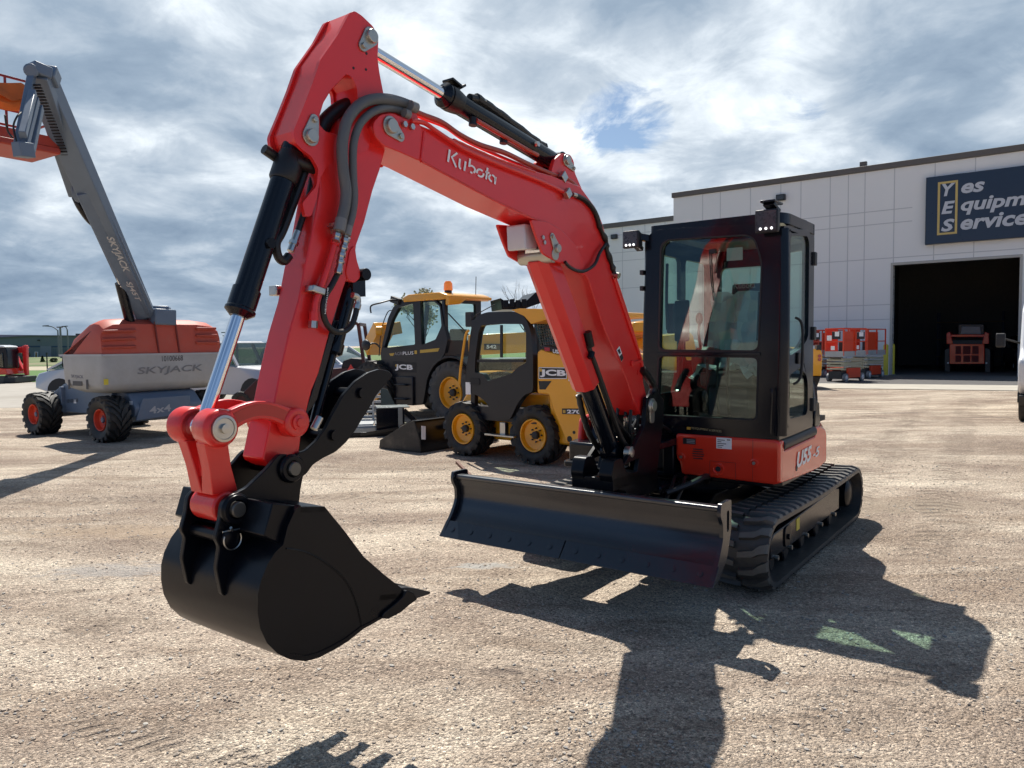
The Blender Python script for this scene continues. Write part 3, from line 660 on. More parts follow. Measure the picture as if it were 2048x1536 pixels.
for i in range(5): b.ext(rnd([(.285-.004*(2-abs(i-2)), .795+.017*i), (.36+.004*(2-abs(i-2)), .795+.017*i), (.36+.004*(2-abs(i-2)), .803+.017*i), (.285-.004*(2-abs(i-2)), .803+.017*i)], .003), .6945, .6965, 'x')
b.build('vent_slots', INT, fp)
b = MB(); b.box(.6955, .697, .205, .305, .90, .945); lp = b.build('rating_plate', mat('plate_black', (.02, .02, .022), .35), fp)
b = MB()
for i in range(3): b.box(.697, .698, .235, .298, .908+.011*i, .913+.011*i)
b.build('lettering', mat('plate_grey', (.4, .4, .4), .4), lp)
b = MB(); b.box(.6955, .697, .462, .575, .885, .965); wl = b.build('white_label', WHT, fp)
b = MB()
for i, (ya, yb) in enumerate(((.47, .505), (.47, .515), (.47, .535), (.47, .50), (.47, .525))): b.box(.697, .6975, ya, yb, .893+.013*i, .898+.013*i)
b.box(.697, .6975, .54, .565, .948, .955); b.build('lettering', DGREY, wl)
# side skirt panel (left side) with the model number, raised rear flare
SP = rnd([(.66, .668), (.66, .965), (.60, .965), (.60, .89), (-.20, .905), (-.235, .975), (-.34, .975), (-.52, .93), (-.56, .88), (-.56, .66), (-.36, .635), (.0, .64)], .015)
b = MB(); b.ext(SP, .855, .915); sp_ = b.build('side_panel', RPANEL, ex, bev=.014, seg=3)
p0 = E.y(1593, 937, .917); p1 = E.y(1640, 925, .917); p2 = E.y(1593, 914, .917)
text('U55', NL, p0, V((E.y(1622, 931, .917).x, .917, p0.z+.012)), UP, .115, WHT, sp_, bold=.035, shear=.25, off=.004)
text('-5', NL, V((E.y(1625, 931, .917).x, .917, p0.z+.015)), V((E.y(1638, 931, .917).x, .917, p0.z+.02)), UP, .075, WHT, sp_, bold=.02, shear=.2, off=.003)
b = MB(); b.cyl((.30, .91, .725), (.30, .918, .725), .022, n=16); b.build('lock', DGREY, sp_)
b = MB(); b.cyl((.61, .885, .928), (-.22, .885, .944), .042, n=20); b.ext([(.61, .90), (-.22, .915), (-.22, .965), (.61, .955)], .80, .875); b.build('side_step', DGREY, ex, bev=.006)
b = MB(); b.ext([(-.235, .972), (-.40, .972), (-.36, 1.16), (-.25, 1.18)], .83, .905); b.build('rear_guard', BLK, ex, bev=.01)
# counterweight and hood behind
b = MB(); ring = []
def cwring(z, k): return [V((-.42-.74*k*math.sin(PI*i/14)**.85, .90*k*math.cos(PI*i/14), z)) for i in range(15)]
b.loft([cwring(.66, .95), cwring(.70, .995), cwring(.92, 1.0), cwring(.97, .97)]); b.build('counterweight', RPANEL, ex, sm=40)
b = MB(); b.loft([cwring(.97, .96), cwring(1.30, .93), cwring(1.38, .85)]); b.build('engine_hood', BLK, ex, sm=40)
# right-hand side covers
b = MB(); b.ext(rnd([(.36, .60), (.40, .78), (.36, 1.02), (-.4, 1.1), (-.4, .60)], .05), -.905, -.85); b.build('right_cover', RPANEL, ex, bev=.02)
b = MB(); b.ext(rnd([(.30, .60), (.34, .78), (.26, 1.0), (-.4, 1.05), (-.4, .60)], .05), -.84, -.45); b.build('hydraulic_cover', BLK, ex, bev=.02)
b = MB(); b.loft([[V((.46+.0*i, 0, 0)) for i in range(1)] for _ in range(0)] or [[V((x, y, z)) for x, y in ((.40, -.925), (.56, -.88), (.585, -.78), (.585, -.46), (.2, -.46), (.2, -.925))] for z in (.63, .83)]); b.build('tool_box', BLK, ex, bev=.02, seg=3)
# mechanical clutter between cab and swing post
b = MB(); b.box(.30, .62, -.46, .13, .68, .98); b.ext([(.5, .66), (.72, .66), (.72, .9), (.5, .95)], .05, .14); b.build('valve_cover', SATIN, ex, bev=.01)
# ---- swing post
b = MB(); b.box(.66, 1.0, -.17, .17, .56, .62); b.box(.66, .98, -.15, .15, .88, .94); b.cyl((.98, 0, .54), (.98, 0, .97), .085, n=28); b.cyl((.98, 0, .52), (.98, 0, .53+.46), .045, n=20); b.build('swing_bracket', BLK, ex, bev=.012)
b = MB()
for sd in (-1, 1):
    pr = tr3([(1308, 782), (1322, 800), (1320, 850), (1305, 965), (1262, 975), (1272, 915), (1240, 930), (1262, 893), (1283, 850), (1287, 795)], .13)
    b.ext(rnd([(p.x, p.z) for p in pr], .02), sd*.125, sd*.155)
b.box(1.02, 1.50, -.155, .155, .60, .68); b.box(1.30, 1.68, -.155, .155, .70, .78)
pr = [(1.02, .60), (1.30, .60), (1.66, .72), (1.70, .80), (1.66, .90), (1.55, .90), (1.50, .80), (1.20, .74), (1.02, .76)]
for sd in (-1, 1): b.ext(rnd(pr, .03), sd*.06, sd*.155)
b.build('swing_post', SATIN, ex, bev=.010)
b = MB(); q = E.y(1303, 812, .16); b.lathe((q.x, .155, q.z), (0, 1, 0), [(0, .055), (.015, .055), (.018, .04), (.03, .038), (.032, 0.001)], 24); b.ext(rnd([(q.x-.03, q.z-.12), (q.x+.03, q.z-.12), (q.x+.045, q.z+.04), (q.x-.045, q.z+.04)], .02), .155, .168)
b.build('foot_pin', PIN, ex, bev=.003)
for i, (y, dx) in enumerate(((.0, 0), (-.05, .03), (.05, .02), (.09, -.02), (-.09, -.03))):
    b = MB(); b.tube([(.60, y, .95), (.85, y*1.3, 1.06+dx), (1.0, y*1.4, 1.0), (1.12+dx, y*1.2, .88), (1.22+dx, y, 1.02), (1.2+dx, y, 1.2)], .012, k=8); b.build('hose', HOSE, ex)
b = MB(); 
for (x, y, z) in ((1.22, .06, .93), (1.28, -.04, .9), (1.16, .1, .84), (1.25, .02, 1.04)): b.cyl((x, y, z), (x+.03, y+.02, z+.07), .017, n=6); b.cyl((x+.03, y+.02, z+.07), (x+.04, y+.02, z+.1), .012, n=10)
b.box(1.20, 1.24, .09, .095, .90, .96); b.build('hose_fitting', ZINC, ex)

# ---- boom
def XZ(pp, y): return [(q.x, q.z) for q in tr3(pp, y)]
BW = .108
bt = [(742, 254), (748, 238), (758, 228), (776, 227), (806, 238), (836, 248), (907, 277), (953, 300), (995, 316), (1070, 342), (1100, 350), (1160, 372), (1191, 414), (1205, 446), (1214, 480), (1222, 524), (1232, 560), (1262, 646), (1283, 720), (1287, 765), (1294, 795), (1302, 830), (1282, 832), (1266, 800), (1246, 742), (1206, 652), (1177, 560), (1163, 536), (1143, 500), (1112, 464), (1080, 443), (995, 404), (842, 322), (792, 300), (768, 292), (752, 278)]
bp = XZ(bt, BW); b = MB(); b.ext(bp, -BW, BW); boom = b.build('boom', RED, ex, bev=.006)
b = MB()
for sd in (-1, 1):   # cheek plates at the tip, at the cylinder bracket and round the lift-cylinder pin
    b.ext(rnd(XZ([(748, 272), (745, 245), (760, 228), (783, 226), (842, 250), (838, 322), (800, 305), (766, 292)], BW+.008), .02), sd*BW, sd*(BW+.012))
    b.ext(rnd(XZ([(1060, 440), (1072, 476), (1084, 507), (1112, 524), (1142, 532), (1150, 540), (1168, 552), (1166, 520), (1148, 488), (1120, 458), (1092, 443)], BW+.01), .015), sd*(BW), sd*(BW+.016))
    b.ext(rnd(XZ([(1102, 352), (1112, 318), (1126, 306), (1143, 309), (1150, 322), (1152, 345), (1168, 382), (1140, 372)], .085), .015), sd*.052, sd*.078)
b.build('cheek_plate', RED, boom, bev=.004)
def pinplate(parent, c1, c2, y, r1=.05, r2=.025, sd=1, nm='pin'):
    a = E.y(*c1, y); c = E.y(*c2, y); a = V((a.x, a.z)); c = V((c.x, c.z)); d = (c-a).normalized(); n = V((-d.y, d.x)); k = 8
    aa = math.atan2(-d.y, -d.x); pr = [(a.x+r1*math.cos(aa+PI*(i/k-.5)), a.y+r1*math.sin(aa+PI*(i/k-.5))) for i in range(k+1)]; aa = math.atan2(d.y, d.x)
    pr += [(c.x+r2*math.cos(aa+PI*(i/k-.5)), c.y+r2*math.sin(aa+PI*(i/k-.5))) for i in range(k+1)]
    b = MB(); b.ext(pr, y, y+sd*.008); b.lathe((a.x, y, a.y), (0, sd, 0), [(0, r1*.72), (.020, r1*.72), (.024, r1*.66), (.024, .001)], 28)
    b.cyl((c.x, y, c.y), (c.x, y+sd*.018, c.y), r2*.55, n=6); return b.build(nm, PIN, parent, bev=.0015)
pinplate(boom, (780, 253), (799, 273), BW+.012, .044, .024)
pinplate(boom, (1112, 497), (1103, 473), BW+.016, .034, .020)
pinplate(boom, (1132, 321), (1145, 337), .078, .036, .018)
b = MB()
for x, y in ((1085, 475), (1088, 485)): p = E.y(x, y, BW+.016); b.cyl((p.x, p.y, p.z), (p.x, p.y+.008, p.z), .012, n=10)
for x, y in ((807, 249), (822, 254)): p = E.y(x, y, BW+.014); b.cyl((p.x, p.y, p.z), (p.x, p.y+.014, p.z), .014, n=6)
b.build('bolt', ZINC, boom)
b = MB(); q = E.y(1074, 512, .0); b.cyl((q.x, -.115, q.z), (q.x, .115, q.z), .048, n=24); b.ext(circ(q.x, q.z, .035, 16), .115, .13); b.build('lift_pin', PIN, boom, bev=.003)
q = E.y(1052, 472, .02); b = MB(); b.ext(rnd([(q.x-.05, q.z-.075), (q.x+.07, q.z-.085), (q.x+.08, q.z+.055), (q.x-.045, q.z+.065)], .015), -.06, .065); b.build('boom_lamp', mat('lamp_white', (.62, .62, .66), .25, coat=1), boom, bev=.008)
# boom lettering in broken pen strokes
K0 = E.y(892, 326, BW+.003); K1 = E.y(990, 369, BW+.003); Kup = E.y(896, 298, BW+.003)-E.y(892, 326, BW+.003)
X = (K1-K0)/3.62; Uv = Kup*1.0
pa = [[(.1, 1), (.1, .12)], [(.62, 1.0), (.30, .56), (.68, 0)], [(.86, .70), (.86, .34)]+arc(1.04, .22, .18, 200, 262, 4)[1:], [(1.26, .70), (1.26, .0)]]
pa += [[(1.55, 1.02), (1.55, .42)], arc(1.76, .34, .24, 130, -50, 10), arc(1.76, .34, .24, 250, 290, 4), arc(2.40, .34, .25, 55, 205, 10), arc(2.40, .34, .25, 235, 380, 10)]
pa += [[(2.88, .95), (2.88, .08)], [(2.76, .62), (3.06, .62)], arc(3.32, .34, .24, 100, -20, 6), arc(3.32, .34, .24, 120, 275, 8), [(3.58, .56), (3.58, .0)]]
b = MB(); strokes(b, pa, K0, X, Uv, (0, 1, 0), .135); b.build('lettering', WHT, boom)
# red pipes along the boom
def redpipe(pp, r, y=.075, m=RED, nm='pipe', par=None):
    b = MB(); b.tube(tr3(pp, y), r, n=10, k=8); return b.build(nm, m, par or boom)
redpipe([(826, 222), (850, 232), (885, 246), (920, 270), (960, 290), (1010, 306), (1060, 330), (1120, 355), (1140, 362), (1162, 385), (1190, 425), (1200, 450), (1213, 505)], .014, .07, mat('pipe_red_dull', (.42, .035, .018), .35, coat=.3))
redpipe([(822, 242), (848, 246), (872, 262), (905, 284), (935, 302), (1000, 330), (1080, 362), (1128, 384)], .011, .125)
redpipe([(826, 228), (850, 238), (890, 254), (925, 278), (970, 300), (1060, 338), (1120, 362)], .009, .0)
for a, c in ((((1123, 347), (1130, 361)), .10), (((1132, 380), (1138, 394)), .135)):
    p = E.y(*a[0], c); q = E.y(*a[1], c); b = MB(); b.beam(p, q, .05, .03, (0, 1, 0)); b.build('pipe_clamp', ZINC, boom, bev=.003)
b = MB(); p = E.y(1145, 389, .135); b.cyl(p, E.y(1152, 391, .135), .014, n=10); b.build('hose_fitting', ZINC, boom)
b = MB(); b.tube(tr3([(1151, 391), (1172, 402), (1190, 425), (1200, 455), (1212, 482), (1214, 500), (1224, 530), (1228, 545)], .12), .016, n=10, k=8, rf=lambda i, m: 1+.25*math.sin(i*.9)*(i > m*.4)); b.build('hose', HOSE, boom)
b = MB(); b.tube(tr3([(1212, 488), (1200, 505), (1188, 530), (1165, 543), (1142, 536), (1130, 524)], .135), .010, n=8, k=8); b.build('hose', HOSE, boom)
b = MB(); p = E.y(1230, 549, .12); b.cyl(p, p+V((0, .03, -.01)), .02, n=12); b.build('hose_fitting', ZINC, boom)
redpipe([(1228, 556), (1240, 595), (1262, 660), (1282, 720), (1286, 745)], .011, .115)
b = MB(); b.tube(tr3([(1284, 737), (1296, 755), (1306, 775), (1300, 800)], .12), .028, n=10, k=8); b.tube(tr3([(1290, 748), (1304, 768), (1312, 785)], .06), .025, n=10, k=6); b.build('hose', HOSE, boom)
b = MB(); p = E.y(1264, 727, BW+.004); b.lathe(p, (0, 1, 0), [(0, .022), (.01, .022), (.012, .012)], 14); b.beam(p, E.y(1281, 722, BW+.01), .02, .02); b.build('grease_boss', RED, boom)
# lifting-point warning sticker
p = [E.y(x, y, BW+.003) for x, y in ((1233, 700), (1239, 692), (1247, 716), (1243, 724))]; b = MB(); b.add(p, [(0, 1, 2, 3)]); st = b.build('warning_label', WHT, boom)
p = [E.y(x, y, BW+.0045) for x, y in ((1239, 713), (1244, 707), (1247, 716), (1243, 723))]; b = MB(); b.add(p, [(0, 1, 2, 3)]); p = E.y(1238, 702, BW+.005); b.add([E.y(x, y, BW+.0045) for x, y in ((1235, 701), (1239, 697), (1242, 706), (1239, 708))], [(0, 1, 2, 3)]); b.build('pictogram', DGREY, st)

for pp in ([(842, 323), (995, 405), (1080, 444)], [(1206, 653), (1246, 743), (1266, 800)], [(1222, 526), (1262, 648), (1283, 722)], [(907, 279), (995, 318), (1070, 344)]):
    b = MB(); b.tube(tr3(pp, BW+.0), .006, n=6, k=14, rf=lambda i, m: 1+.12*math.sin(i*2.1)); b.build('weld_seam', RED, boom)
b = MB(); q0 = E.y(848, 262, BW+.001); q1 = E.y(842, 318, BW+.001); b.tube([q0, q1], .006, n=6); b.build('weld_seam', RED, boom)
# ---- boom lift cylinder with red guard
def cylinder(name, A, B_, frac, R, r, y, parent, mbody, capn=True, flip=False):
    """A rod end px, B_ foot px, frac = share of length that is rod"""
    a = E.y(*A[:2], A[2] if len(A) > 2 else y); c = E.y(*B_[:2], B_[2] if len(B_) > 2 else y); a.y = c.y = y; d = (c-a); m = a+d*frac
    b = MB(); b.cyl(m, c-d.normalized()*.03, R, n=28); b.lathe(m, -d, [(-.09, R+.006), (-.015, R+.006), (-.01, R+.01), (.0, R+.01), (.012, R*.9), (.02, r+.008), (.02, r)], 28); b.lathe((c.x, y-.06, c.z), (0, 1, 0), [(0, R*1.05), (.12, R*1.05)], 24)
    o = b.build(name, mbody, parent); q = MB(); q.cyl(a, m, r, n=24); q.lathe((a.x, y-.05, a.z), (0, 1, 0), [(0, r*1.7), (.10, r*1.7)], 20); q.build('rod', CHR, o); return o, a, c, m
lc, a, c, m = cylinder('lift_cylinder', (1112, 497, .124), (1253, 905, .11), .40, .062, .036, 0., ex, BLK)
d = (c-a).normalized(); n_ = V((-d.z, 0, d.x)); 
b = MB(); pr = []
e0 = a+d*.03; e1 = a+(c-a)*.625
g = [V((0, -.088)), V((0, .088))]
def gp(p, w, h): return [p+V((0, -w, 0))-n_*h, p+V((0, -w*.98, 0))+n_*h, p+V((0, -w*.4, 0))+n_*(h+.035), p+V((0, w*.4, 0))+n_*(h+.035), p+V((0, w*.98, 0))+n_*h, p+V((0, w, 0))-n_*h, p+V((0, w-.008, 0))-n_*h, p+V((0, w*.9, 0))+n_*(h-.01), p+V((0, -w*.9, 0))+n_*(h-.01), p+V((0, -w+.008, 0))-n_*h]
if n_.x < 0: n_ = -n_
b.loft([gp(e0, .075, .05), gp(e0+d*.05, .080, .055), gp(e1, .084, .06)]); b.build('cylinder_guard', RED, ex, bev=.003)
b = MB(); b.tube([a+(c-a)*.60+V((0, .03, 0))-n_*.09, a+(c-a)*.8-n_*.085+V((0, .03, 0)), c-d*.06-n_*.08], .012); b.tube([a+(c-a)*.55+V((0, .07, 0))-n_*.05, a+(c-a)*.8+V((0, .08, 0))-n_*.05, c-d*.1+V((0, .08, 0))-n_*.04], .012); b.build('hose', HOSE, lc)
b = MB(); b.tube(tr3([(1157, 790), (1166, 830), (1180, 870), (1200, 900), (1212, 915)], -.09), .020, n=10, k=8, rf=lambda i, m: 1+.1*math.sin(i*2.1)); b.build('hose', HOSE, lc)
b = MB(); p = E.y(1157, 768, -.09); b.tube([p+V((0, 0, .03)), p, p+V((-.005, 0, -.06))], .016, n=8); b.build('hose_fitting', ZINC, lc)
b = MB(); b.tube(tr3([(1175, 690), (1190, 730), (1215, 800), (1240, 870), (1262, 905)], .085), .018, n=10, k=8); b.tube(tr3([(1170, 682), (1200, 760), (1228, 830), (1262, 880)], .05), .016, n=10, k=8); b.build('hose', HOSE, lc)
b = MB(); p = E.y(1180, 693, .09); b.cyl(p, p+V((.04, 0, .09)), .03, n=10); p = E.y(1184, 704, .10); b.cyl(p, p+V((.02, 0, -.04)), .02, n=8); b.build('valve_block', SATIN, lc)
b = MB(); p = E.y(1253, 905, .11); b.lathe(p, (0, 1, 0), [(0, .045), (.04, .045), (.045, .03), (.05, .001)], 20); b.build('pin', PIN, lc)

# ---- arm (dipper)
AW = .066
ap = XZ([(708, 24), (722, 33), (745, 55), (754, 78), (753, 117), (756, 146), (764, 193), (772, 215), (788, 245), (784, 268), (771, 299), (760, 339), (746, 380), (729, 445), (713, 490), (710, 518), (693, 560), (675, 614), (659, 666), (638, 745), (624, 780), (603, 864), (596, 925), (580, 948), (560, 940), (530, 925), (526, 918), (539, 853), (560, 745), (578, 666), (597, 601), (610, 531), (624, 470), (632, 425), (640, 380), (637, 336), (622, 313), (606, 299), (592, 284), (588, 262), (604, 221), (625, 167), (641, 120), (677, 68), (700, 26)], AW)
hole = XZ([(680, 163), (692, 150), (702, 158), (711, 175), (713, 205), (700, 235), (690, 262), (676, 270), (652, 262), (641, 250), (640, 232), (648, 205), (662, 182)], AW)
b = MB(); 
# split: knuckle plates above, box below share one silhouette
b.ext(ap, -AW, AW-.0, holes=[hole]); arm = b.build('arm', RED, ex, bev=.005)
b = MB()
kp = XZ([(708, 22), (722, 31), (746, 54), (756, 78), (754, 117), (758, 146), (767, 193), (776, 218), (745, 262), (735, 300), (655, 330), (640, 355), (632, 400), (622, 432), (610, 434), (604, 406), (632, 372), (636, 338), (622, 313), (604, 300), (589, 284), (586, 262), (603, 221), (624, 167), (640, 120), (676, 68), (698, 26)], AW+.015)
hole2 = XZ([(680, 160), (692, 147), (704, 156), (713, 175), (715, 205), (702, 237), (692, 264), (676, 272), (650, 264), (638, 252), (637, 232), (646, 205), (660, 180)], AW+.015)
for sd in (-1, 1): b.ext(rnd(kp, .012, 3), sd*AW, sd*(AW+.018), holes=[rnd(hole2, .015, 3)])
b.build('knuckle_plate', RED, arm, bev=.004)
b = MB(); p = E.y(780, 255, .0); b.cyl((p.x, -.088, p.z), (p.x, .088, p.z), .105, n=36); b.build('pivot_boss', RED, arm, bev=.005)
pinplate(arm, (740, 74), (725, 92), AW+.018, .040, .024)
pinplate(arm, (620, 273), (627, 240), AW+.018, .038, .022)
b = MB()
for x, y in ((733, 107), (707, 136), (732, 139)): p = E.y(x, y, AW+.0185); b.cyl((p.x, p.y-.004, p.z), (p.x, p.y+.0006, p.z), .006, n=10)
b.build('bolt_hole', INT, arm)
# arm ears for thumb pin (dark pin) and weld plates
b = MB(); 
for sd in (-1, 1): b.ext(rnd(XZ([(708, 490), (712, 520), (719, 542), (719, 556), (708, 566), (695, 562), (690, 545), (698, 500)], AW), .012), sd*(AW-.02), sd*(AW+.006))
b.build('thumb_ear', RED, arm, bev=.003)
b = MB(); p = E.y(707, 551, 0); b.cyl((p.x, -AW-.015, p.z), (p.x, AW+.018, p.z), .026, n=18); b.build('thumb_pin', SATIN, arm, bev=.002)
# two grey sleeved hoses crossing the elbow
hz = .125
def ridged(i, m): return 1+.05*(i % 2)
for pp, r in (([(832, 216), (800, 204), (770, 198), (740, 200), (715, 213), (696, 238), (687, 268), (684, 300), (687, 345), (692, 380), (690, 410), (683, 440)], .0225), ([(818, 229), (790, 218), (765, 217), (742, 226), (722, 245), (711, 270), (706, 300), (706, 350), (708, 390), (705, 425), (697, 455)], .0165)):
    b = MB(); P_ = [E.y(x, y, hz-.03*(i < 2)) for i, (x, y) in enumerate(pp)]; b.tube(P_, r, n=10, k=20, rf=ridged); b.build('hose_sleeve', HGREY, arm, sm=60)
for (x0, y0, x1, y1, r) in ((832, 216, 820, 211, .024), (818, 229, 808, 225, .019), (683, 438, 678, 462, .024), (697, 452, 693, 470, .018)):
    b = MB(); b.cyl(E.y(x0, y0, hz), E.y(x1, y1, hz), r, n=14); b.build('hose_ferrule', mat('ferrule_grey', (.20, .20, .20), .45), arm)
for pp, r in (([(676, 460), (673, 476), (671, 482)], .015), ([(692, 470), (690, 486), (686, 500), (682, 515), (680, 528), (676, 548)], .014)):
    b = MB(); P_ = [E.y(x, y, .115) for x, y in pp]; b.tube(P_, r, n=6, k=6, rf=lambda i, m: 1+.22*((i//3) % 2)); b.build('hose_fitting', ZINC, arm, sm=20)
p = E.y(675, 458, .085); q = E.y(697, 468, .085); b = MB(); b.beam(E.y(659, 452, .08), E.y(696, 478, .08), .035, .006, (0, 0, 1)); b.beam(E.y(660, 446, .07), E.y(664, 468, .07), .004, .05, (0, 1, 0)); b.build('hose_bracket', ZINC, arm, bev=.001)
b = MB(); b.tube(tr3([(671, 482), (660, 520), (648, 556), (636, 588), (630, 610), (628, 640)], .095), .0135, n=12, k=8); b.cyl(E.y(673, 474, .095), E.y(669, 490, .095), .019, n=14); b.cyl(E.y(628, 624, .095), E.y(627, 642, .095), .019, n=14); b.build('pipe', RED, arm)
b = MB(); b.cyl(E.y(627, 642, .095), E.y(626, 656, .095), .018, n=6); b.build('hose_fitting', ZINC, arm)
p = E.y(618, 576, .09); q = E.y(644, 585, .09); b = MB(); b.beam(p, q, .05, .028, (0, 0, 1)); b.build('pipe_clamp', ZINC, arm, bev=.005)
b = MB(); p = E.y(568, 581, -.06); b.box(p.x-.02, p.x+.03, -.12, -.07, p.z-.02, p.z+.02); b.build('pipe_clamp', ZINC, arm, bev=.004)
b = MB(); b.tube(tr3([(675, 548), (664, 570), (652, 590), (646, 615), (650, 640), (664, 660), (684, 664), (702, 652), (710, 632), (713, 618)], .10), .0125, n=10, k=10); b.build('hose', HOSE, arm)
p0 = E.y(648, 628, .114); p1 = E.y(654, 575, .114)
text('MEGADYNE', NL, p0, p1, V((-1, 0, .15)), .008, WHT, arm, bold=0)
b = MB(); b.tube(tr3([(713, 618), (716, 604), (714, 594), (705, 590)], .10), .013, n=10, k=6, rf=lambda i, m: 1.25 if i < 5 else 1); b.build('hose_fitting', ZINC, arm)
# black pipe loop behind the elbow
b = MB(); b.tube(tr3([(640, 262), (648, 245), (668, 225), (690, 212), (720, 206), (745, 210)], .0), .030, n=12, k=8, rf=lambda i, m: 1+.04*(i % 2)); b.tube(tr3([(648, 262), (662, 238), (690, 224), (725, 216)], -.05), .02, n=10, k=8); b.build('hose', HOSE, arm)

# ---- arm crowd cylinder (top)
ac, a, c, m = cylinder('arm_cylinder', (740, 74, .084), (1132, 321, .078), .36, .052, .029, 0., ex, BLK)
d = (c-a).normalized(); n_ = V((-d.z, 0, d.x)); n_ = n_ if n_.z > 0 else -n_
b = MB(); b.beam(m+d*.07+n_*.05, m+d*.13+n_*.10, .05, .012, tuple(n_)); b.beam(m+d*.02+n_*.085, m+d*.10+n_*.075, .07, .01, tuple(n_)); b.cyl(m+d*.17+n_*.05+V((0, .02, 0)), m+d*.26+n_*.075+V((0, .02, 0)), .022, n=12); b.tube([m+d*.22+n_*.07+V((0, .02, 0)), m+d*.45+n_*.075, m+d*.8+n_*.05, c-d*.12+n_*.05], .026, n=10, k=8, rf=lambda i, m: 1+.08*math.sin(i*1.7)); b.build('hose', HOSE, ac)
b = MB(); b.cyl(m+d*.255+n_*.075+V((0, .02, 0)), m+d*.285+n_*.077+V((0, .02, 0)), .018, n=10); b.build('hose_fitting', ZINC, ac)
b = MB()
for t in (.20, .46): b.cyl(m+d*t-n_*.045+V((0, .03, 0)), m+d*t-n_*.085+V((0, .03, 0)), .022, n=10)
b.lathe(m, d, [(.02, .062), (.05, .064), (.08, .06), (.11, .055)], 28); b.build('cylinder_collar', HOSE, ac)
b = MB(); b.tube([m+d*.2-n_*.06+V((0, .05, 0)), m+d*.6-n_*.055+V((0, .05, 0)), c-d*.25-n_*.05+V((0, .05, 0))], .012); b.build('pipe', mat('pipe_red_dull', (0, 0, 0)), ac)
b = MB(); q = a+(c-a)*.82+V((0, .055, 0)); b.cyl(q, q+V((0, .02, 0)), .016, n=6); b.build('drain_plug', ZINC, ac)
# ---- bucket cylinder
bc, a, c, m = cylinder('bucket_cylinder', (446, 857, .131), (620, 273, .084), .375, .047, .0255, 0., ex, BLK)
d = (c-a).normalized(); n_ = V((-d.z, 0, d.x)); n_ = n_ if n_.x < 0 else -n_
b = MB(); b.cyl(c-d*.10-n_*.0+V((0, .03, 0)), c-d*.07+n_*.11+V((0, .035, 0)), .026, n=12); b.cyl(c-d*.10+V((0, -.03, 0)), c-d*.10-n_*.10+V((0, -.03, 0)), .02, n=12); b.lathe(c-d*.02, -d, [(0, .03), (.03, .045), (.10, .056), (.16, .056), (.17, .05)], 24)
b.tube([c-d*.07+n_*.07+V((0, .01, 0)), c-d*.15+n_*.07+V((0, .01, 0)), c-d*.36+n_*.06+V((0, .01, 0)), c-d*.43+n_*.05+V((0, .01, 0)), c-d*.475+n_*.075+V((0, .01, 0)), c-d*.48+n_*.105+V((0, .01, 0)), c-d*.45+n_*.12+V((0, .01, 0))], .018, n=10, k=8)
b.tube([c-d*.08+n_*.11+V((0, .01, 0)), c-d*.2+n_*.125+V((0, .01, 0)), c-d*.34+n_*.125+V((0, .01, 0))], .013, n=10, k=8); b.build('hose', HOSE, bc)
b = MB(); b.cyl(c-d*.34+n_*.125+V((0, .01, 0)), c-d*.385+n_*.123+V((0, .01, 0)), .0155, n=10); b.cyl(c-d*.385+n_*.123+V((0, .01, 0)), c-d*.40+n_*.122+V((0, .01, 0)), .019, n=6); b.cyl(c-d*.40+n_*.122+V((0, .01, 0)), c-d*.43+n_*.12+V((0, .01, 0)), .0145, n=10); b.build('hose_fitting', ZINC, bc)
b = MB(); q = m+d*.28+V((0, .05, 0)); b.cyl(q, q+V((0, .012, 0)), .02, n=10); b.build('drain_plug', SATIN, bc)
# ---- bucket linkage
LP = E.y(446, 857, .15); lpx, lpz = LP.x, LP.z
AP = E.y(597, 845, .13); BP = E.y(471, 1018, .128)
rod_end = E.y(446, 857, .131)
b = MB()
lx, lz = rod_end.x, rod_end.z
for sd in (-1, 1):
    b.lathe((lx, sd*.035, lz), (0, sd, 0), [(0, .062), (.012, .068), (.085, .068), (.098, .055)], 28)
# curved link on both sides to the arm
for sd in (-1, 1):
    ax_, az_ = AP.x, AP.z; n = 12; top = []; bot = []
    for i in range(n+1):
        t = i/n; x = lx+(ax_-lx)*t; z = lz+(az_-lz)*t+.055*math.sin(PI*t); w = .045-.012*math.sin(PI*t)
        top.append((x, z+w)); bot.append((x, z-w))
    b.ext(top+list(reversed(bot)), sd*.082, sd*.118); b.lathe((ax_, sd*.072, az_), (0, sd, 0), [(0, .058), (.05, .058), (.058, .05)], 26)
lk = b.build('side_link', REDC, ex, bev=.009, seg=3)
b = MB()
for sd in (-1, 1):
    n = 10; top = []; bot = []
    for i in range(n+1):
        t = .12+.76*i/n; x = lx+(ax_-lx)*t; z = lz+(az_-lz)*t+.055*math.sin(PI*t); top.append((x, z+.022)); bot.append((x, z-.020))
    b.ext(top+list(reversed(bot)), sd*.118, sd*.121)
b.build('link_web', mat('red_recess', (.52, .026, .016), .4, coat=.3), lk)
b = MB(); b.lathe((lx, .131, lz), (0, 1, 0), [(0, .047), (.012, .047), (.013, .038), (.010, .036), (.010, .018), (.022, .017), (.023, .001)], 28); b.build('link_pin', ZINC, lk)
b = MB(); b.lathe((ax_, .128, az_), (0, 1, 0), [(0, .030), (.01, .030), (.012, .018), (.018, .016), (.018, .001)], 20); b.build('link_pin', RED, lk)
